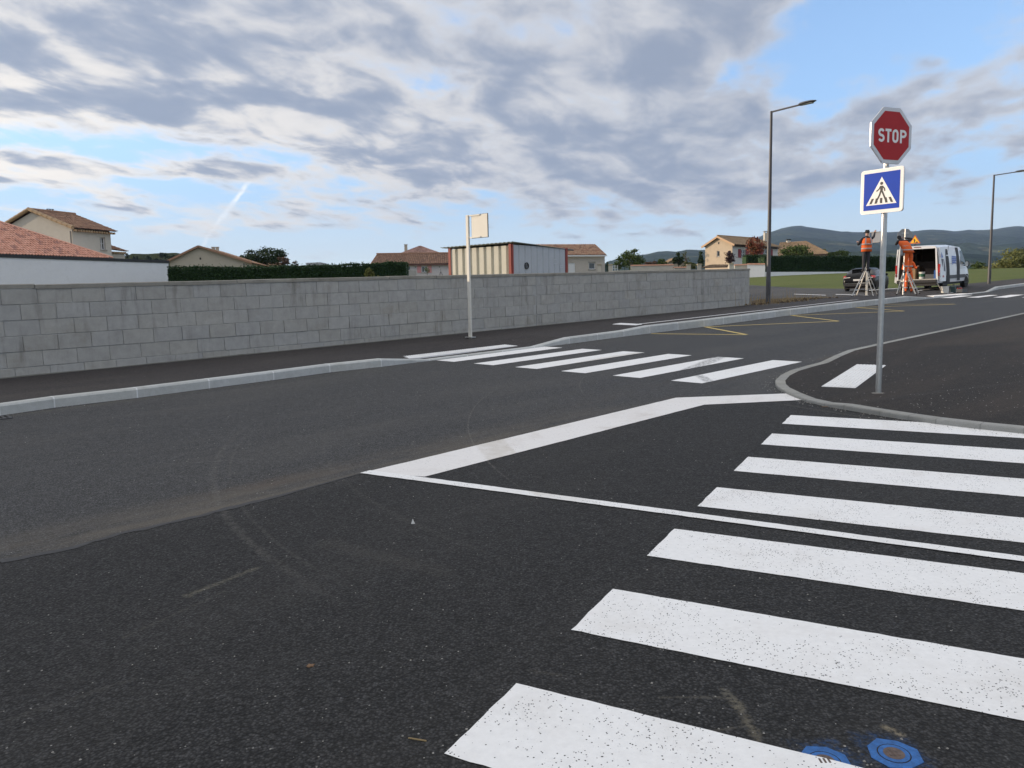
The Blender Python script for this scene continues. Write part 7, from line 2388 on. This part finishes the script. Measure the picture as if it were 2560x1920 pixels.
def hedge(label, pts, thick, mtl, n, leaf, seed, lowz=None):
    """clipped hedge along photo points (x, y_top, depth) with leafy faces on the front, top and ends"""
    rng = random.Random(seed)
    P_ = [at(*p) for p in pts]
    t = thing('clipped_hedge', label, 'hedge', (P_[0].x, P_[0].y, gz(P_[0].x, P_[0].y)))
    o = t.location; mb = MB(); core_ = MB()
    lens = [(b - a).length for a, b in zip(P_, P_[1:])]; tot = sum(lens)
    for a, b, L in zip(P_, P_[1:], lens):
        d = Vector((b.x - a.x, b.y - a.y, 0)).normalized(); nrm = Vector((d.y, -d.x, 0))
        if nrm.y > 0: nrm = -nrm
        za = lowz if lowz is not None else min(gz(a.x, a.y), gz(b.x, b.y)) - .2
        def q(f, z, dd):
            c = a.lerp(b, f); return Vector((c.x, c.y, 0)) - nrm * dd + Vector((0, 0, z)) - Vector((o.x, o.y, o.z))
        i_ = .10
        f0_, f1_ = (0 if a is P_[0] else -.02), (1 if b is P_[-1] else 1.02)
        core_.hexa([q(f0_, za, i_), q(f1_, za, i_), q(f1_, za, thick - i_), q(f0_, za, thick - i_), q(f0_, a.z - i_, i_), q(f1_, b.z - i_, i_), q(f1_, b.z - i_, thick - i_), q(f0_, a.z - i_, thick - i_)])
        m = int(n * L / tot)
        for k in range(m):
            f = rng.random(); zt = a.z + (b.z - a.z) * f
            zt += .07 * mnoise.noise(Vector((f * L * .8, seed, 0))) + .03 * mnoise.noise(Vector((f * L * 3, seed, 4)))
            if rng.random() < .72:
                z = za + (zt - za) * rng.random() ** .75; dd = rng.gauss(0, .035) + .05 * mnoise.noise(Vector((f * L * 1.3, z * 1.6, seed)))
            else:
                z = zt + rng.gauss(0, .035) + (abs(rng.gauss(0, .08)) if rng.random() < .12 else 0); dd = rng.random() * thick
            leaves(mb, q(f, z, dd), leaf, rng, .5)
        if b is P_[-1] or a is P_[0]:
            for k in range(int(m * .06)):
                f = 1 if b is P_[-1] else 0
                leaves(mb, q(f, za + (b.z - za) * rng.random(), rng.random() * thick), leaf, rng, .5)
    core_.build('inner_mass', mtl, t)
    mb.build('foliage', mtl, t, fix=False)
    return t
hedge('long clipped conifer hedge behind the block wall', [(418, 668, 50), (560, 669, 50.5), (640, 668, 51), (800, 664.5, 51.5), (900, 660.5, 52), (1014, 656, 52)], 1.5, LM_HG, 21000, .12, 31)
hedge('long dark clipped hedge above the low white wall', [(1912, 640.5, 80), (2010, 641, 81), (2130, 641, 82.5), (2241, 643, 84)], 1.4, LM_HG2, 12000, .16, 32)
hedge('lighter clipped hedge end in front of the peach house', [(1866, 639, 84), (1913, 639, 84)], 1.6, LM_HG, 3000, .15, 33)

# dry stalks and rough grass on the earth strip by the lamp post
rng3 = random.Random(9)
dry = MB()
for i in range(420):
    f = rng3.random()
    c = ev[0].lerp(ev[4], f) if rng3.random() < .5 else ev[7].lerp(ev[5], f)
    c = Vector((c.x + rng3.gauss(0, .35), c.y + rng3.gauss(0, .35), plane_z(c.x, c.y) + .16))
    hgt_ = abs(rng3.gauss(.10, .08)) * (2.4 if f < .12 or .38 < f < .48 else 1)
    ln = Vector((rng3.gauss(0, .07), rng3.gauss(0, .07), hgt_)); w = Vector((.008, .002, 0))
    i0 = len(dry.v); dry.v += [tuple(c - w), tuple(c + w), tuple(c + ln)]; dry.f.append((i0, i0 + 1, i0 + 2)); dry.mi.append(0)
tag(dry.build('dry_grass', mat('dry_grass_straw', (.30, .22, .11), .9), fix=False), 'dry straw coloured stalks on the earth strip beside the lamp', 'grass', kind='stuff')
# clods of earth
for i in range(1):
    cl_ = MB()
    for k in range(60):
        f = rng3.random(); c = ev[7].lerp(ev[4], f * .9); c = Vector((c.x + rng3.gauss(0, .3), c.y + rng3.gauss(0, .3), plane_z(c.x, c.y) + .17)); r = rng3.uniform(.03, .09)
        pts = [c + Vector((r * math.cos(a) * rng3.uniform(.7, 1.3), r * math.sin(a) * rng3.uniform(.7, 1.3), 0)) for a in [j * math.pi / 3 for j in range(6)]]
        cl_.add(pts + [c + Vector((0, 0, r * .8))], [(j, (j + 1) % 6, 6) for j in range(6)])
    tag(cl_.build('earth_clods', M_EARTH), 'brown clods of earth around the foot of the lamp', 'earth', kind='stuff')
# field marker post
mp = at(2513.5, 712, 62); mp.z = gz(mp.x, mp.y)
mk = thing('field_marker', 'thin weathered white marker stake in the field right of the far lamp', 'stake', mp)
ht_ = at(2513.5, 684, 62).z - mp.z
MB().tube([(0, 0, -.1), (.02, 0, ht_ * .5), (0, 0, ht_)], [.03, .028, .02], 6).build('stake', mat('weathered_white', (.5, .5, .47), .8, var=.3, vscale=20), mk)
MB().tube([(0, 0, ht_ * .72), (0, 0, ht_ * .84)], .055, 6).build('tape', M_SIGNW, mk)
tree('rough weeds around the field marker stake', 2530, 696, 713, 44, 60, LM_OL, n=700, leaf=.10, clumps=18, seed=40, trunk=False, name='weeds', cat='weeds')

# litter on the asphalt
def litter(name, label, cat, pos, pts, mtl, th=.004):
    m_ = MB(); m_.prism([(x, y, .0) for x, y in pts], (0, 0, th)); o = m_.build(name, mtl); o.location = Vector((pos.x, pos.y, plane_z(pos.x, pos.y) + .0035)); tag(o, label, cat); return o
litter('fallen_leaf', 'brown fallen leaf on the dark asphalt at lower left', 'leaf', G(776, 1667), [(-.014, -.008), (-.002, -.016), (.006, -.008), (.016, -.010), (.012, .004), (.016, .012), (.002, .009), (-.010, .014), (-.012, .002)], mat('dead_leaf', (.17, .10, .055), .9))
lp = G(1033, 1314); m_ = MB(); m_.add([(-.012, -.01, .008), (.014, -.006, .008), (.002, .012, .008), (-.002, .0, .04)], [(0, 1, 3), (1, 2, 3), (2, 0, 3), (0, 2, 1)])
o = m_.build('paper_scrap', mat('scrap_white', (.6, .6, .58), .8)); o.location = Vector((lp.x, lp.y, plane_z(lp.x, lp.y) + .006)); tag(o, 'tiny crumpled white paper scrap on the asphalt', 'paper scrap')
litter('straw', 'thin pale straw lying near the nearest white bar', 'straw', G(1045, 1852), [(-.035, .008), (.03, -.012), (.031, -.009), (-.034, .011)], mat('dry_grass_straw'))
litter('twig', 'small tan leaf fragments by the kerb below the stop sign', 'leaf', G(2062, 1018), [(-.05, -.02), (.05, .0), (.02, .03), (-.01, .008)], mat('dead_leaf'))

# ------------------------------------------------------------------ hills
def forest_mat(name, c1, c2, c3, sc_=.004):
    m_ = bpy.data.materials.new(name); m_.use_nodes = True
    T = NT(m_.node_tree); b = m_.node_tree.nodes['Principled BSDF']
    pos = T.n('ShaderNodeNewGeometry').outputs['Position']
    k = T.smooth(T.noise(pos, sc_, 7, .6), .4, .62)
    col = T.mix(k, (*c1, 1), (*c2, 1))
    k3 = T.smooth(T.noise(T.vm('ADD', pos, (900, 50, 0)), sc_ * 1.6, 6, .55), .62, .68)
    col = T.mix(T.m('MULTIPLY', k3, .8), col, (*c3, 1))
    f = T.smooth(T.noise(pos, sc_ * 9, 6, .7), .3, .7, .35, 1.7, 'LINEAR')
    col = T.mix(1.0, col, T.xyz(f, f, f), 'MULTIPLY')
    T.link(col, b.inputs['Base Color']); b.inputs['Roughness'].default_value = 1; b.inputs['Specular IOR Level'].default_value = 0
    bp = T.n('ShaderNodeBump'); bp.inputs['Strength'].default_value = 1.0; bp.inputs['Distance'].default_value = 14
    T.link(T.noise(pos, sc_ * 9, 6, .65), bp.inputs['Height']); T.link(bp.outputs[0], b.inputs['Normal'])
    return m_
M_FOREST = forest_mat('forest_slope', (.018, .034, .022), (.034, .052, .030), (.10, .105, .06))

def ridge(name, sil, D, Dnear, mtl, left=(0, 0), right=(0, 0), nz=1.0, zfoot=4):
    """hill whose skyline follows photo points, sloping down towards the viewer"""
    sil = sorted(sil)
    xs = [s[0] for s in sil]
    n = 150; rows = 26
    m_ = MB()
    x0, x1 = xs[0], xs[-1]
    def ysil(x):
        for (a, ya), (b, yb) in zip(sil, sil[1:]):
            if a <= x <= b:
                f = (x - a) / (b - a); f = f * f * (3 - 2 * f) * .5 + f * .5
                return ya + (yb - ya) * f
        return sil[-1][1]
    grid = []
    for i in range(n + 1):
        x = x0 + (x1 - x0) * i / n
        top = at(x, ysil(x), D); row = []
        for j in range(rows + 1):
            f = j / rows                      # 0 foot .. 1 crest
            dd = Dnear + (D - Dnear) * f
            px_ = top.x / top.y * dd
            prof = f ** 1.25
            z = zfoot + (top.z - zfoot) * prof
            amp = (top.z - zfoot) * .16 * nz * math.sin(math.pi * min(f * 1.02, 1)) 
            z += amp * mnoise.fractal(Vector((px_ * .0016, dd * .0016, 3.1)), 1.0, 2.1, 5)
            if j == rows: z = top.z + 2.0 * nz * mnoise.noise(Vector((x * .35, 0, 0))) * D / 4000
            row.append((px_, dd, z))
        row.append((top.x * 1.12, D * 1.12, zfoot - 20))
        grid.append(row)
    w = rows + 2
    for r in grid: m_.v += r
    for i in range(n):
        for j in range(w - 1):
            m_.f.append((i * w + j, (i + 1) * w + j, (i + 1) * w + j + 1, i * w + j + 1)); m_.mi.append(0)
    return tag(m_.build(name, mtl, smooth=True), kind='structure')
ridge('hill', [(1380, 705), (1440, 685), (1500, 664), (1525, 652), (1553, 644), (1614, 636), (1645, 629), (1670, 627.5), (1687, 629), (1721, 624), (1760, 625), (1800, 618), (1850, 612), (1900, 615), (1960, 630), (2060, 660)], 3300, 700, M_FOREST)
ridge('mountain', [(1700, 690), (1800, 640), (1880, 600), (1926, 580), (1953, 571), (1982, 565), (2001, 564), (2019, 567.5), (2060, 572.5), (2104, 579), (2114, 578), (2128, 580), (2161, 580.5), (2215, 580.5), (2279, 578), (2326, 574), (2360, 575), (2388, 578.5), (2410, 576), (2425, 574), (2440, 576), (2480, 574), (2510, 569), (2540, 564.5), (2575, 568), (2700, 580), (2900, 600), (3200, 640), (3600, 690)], 4600, 900, M_FOREST)
ridge('far_hillside', [(-700, 720), (-300, 690), (0, 668), (200, 655), (305, 646), (330, 634), (365, 635), (400, 633), (440, 632), (480, 640), (540, 655), (640, 672), (800, 690)], 520, 220, forest_mat('hill_meadow', (.07, .085, .035), (.05, .065, .028), (.035, .05, .02), .03), nz=.4)
for i, (x, yt, w) in enumerate(((318, 633, 12), (335, 640, 7), (343, 641, 7), (372, 640, 13), (391, 645, 8), (404, 631, 12), (414, 633, 14), (430, 636, 14))):
    tree(('dark conifer on the far left hillside crest', 'lone dark tree on the far left hillside')[i % 2] + (' nearest the beige wing', ', second from the beige wing', ', third from the beige wing', ', a round one midway', ', a small one midway', ', tallest on the crest', ', beside the tallest', ', closest to the tan gable')[i],
         x, yt, yt + (14 if i not in (3, 4) else 10), w, 330, LM_DK, n=420, leaf=.7, clumps=8, seed=60 + i, shape='cone' if i in (1, 2) else 'round', group='trees on the far left hillside')

# ------------------------------------------------------------------ haze in the air between here and the hills
HAZE = 0.00008
def haze():
    m_ = bpy.data.materials.new('pale_haze'); m_.use_nodes = True
    nt = m_.node_tree
    for nd in list(nt.nodes):
        if nd.type != 'OUTPUT_MATERIAL': nt.nodes.remove(nd)
    out = [nd for nd in nt.nodes if nd.type == 'OUTPUT_MATERIAL'][0]
    pv = nt.nodes.new('ShaderNodeVolumePrincipled')
    pv.inputs['Color'].default_value = (.50, .66, 1.0, 1); pv.inputs['Density'].default_value = HAZE; pv.inputs['Anisotropy'].default_value = .2
    nt.links.new(pv.outputs[0], out.inputs['Volume'])
    b = MB(); b.box(-9000, 9000, -6000, 9000, -60, 620)
    o = b.build('haze', m_); tag(o, kind='stuff')
haze()
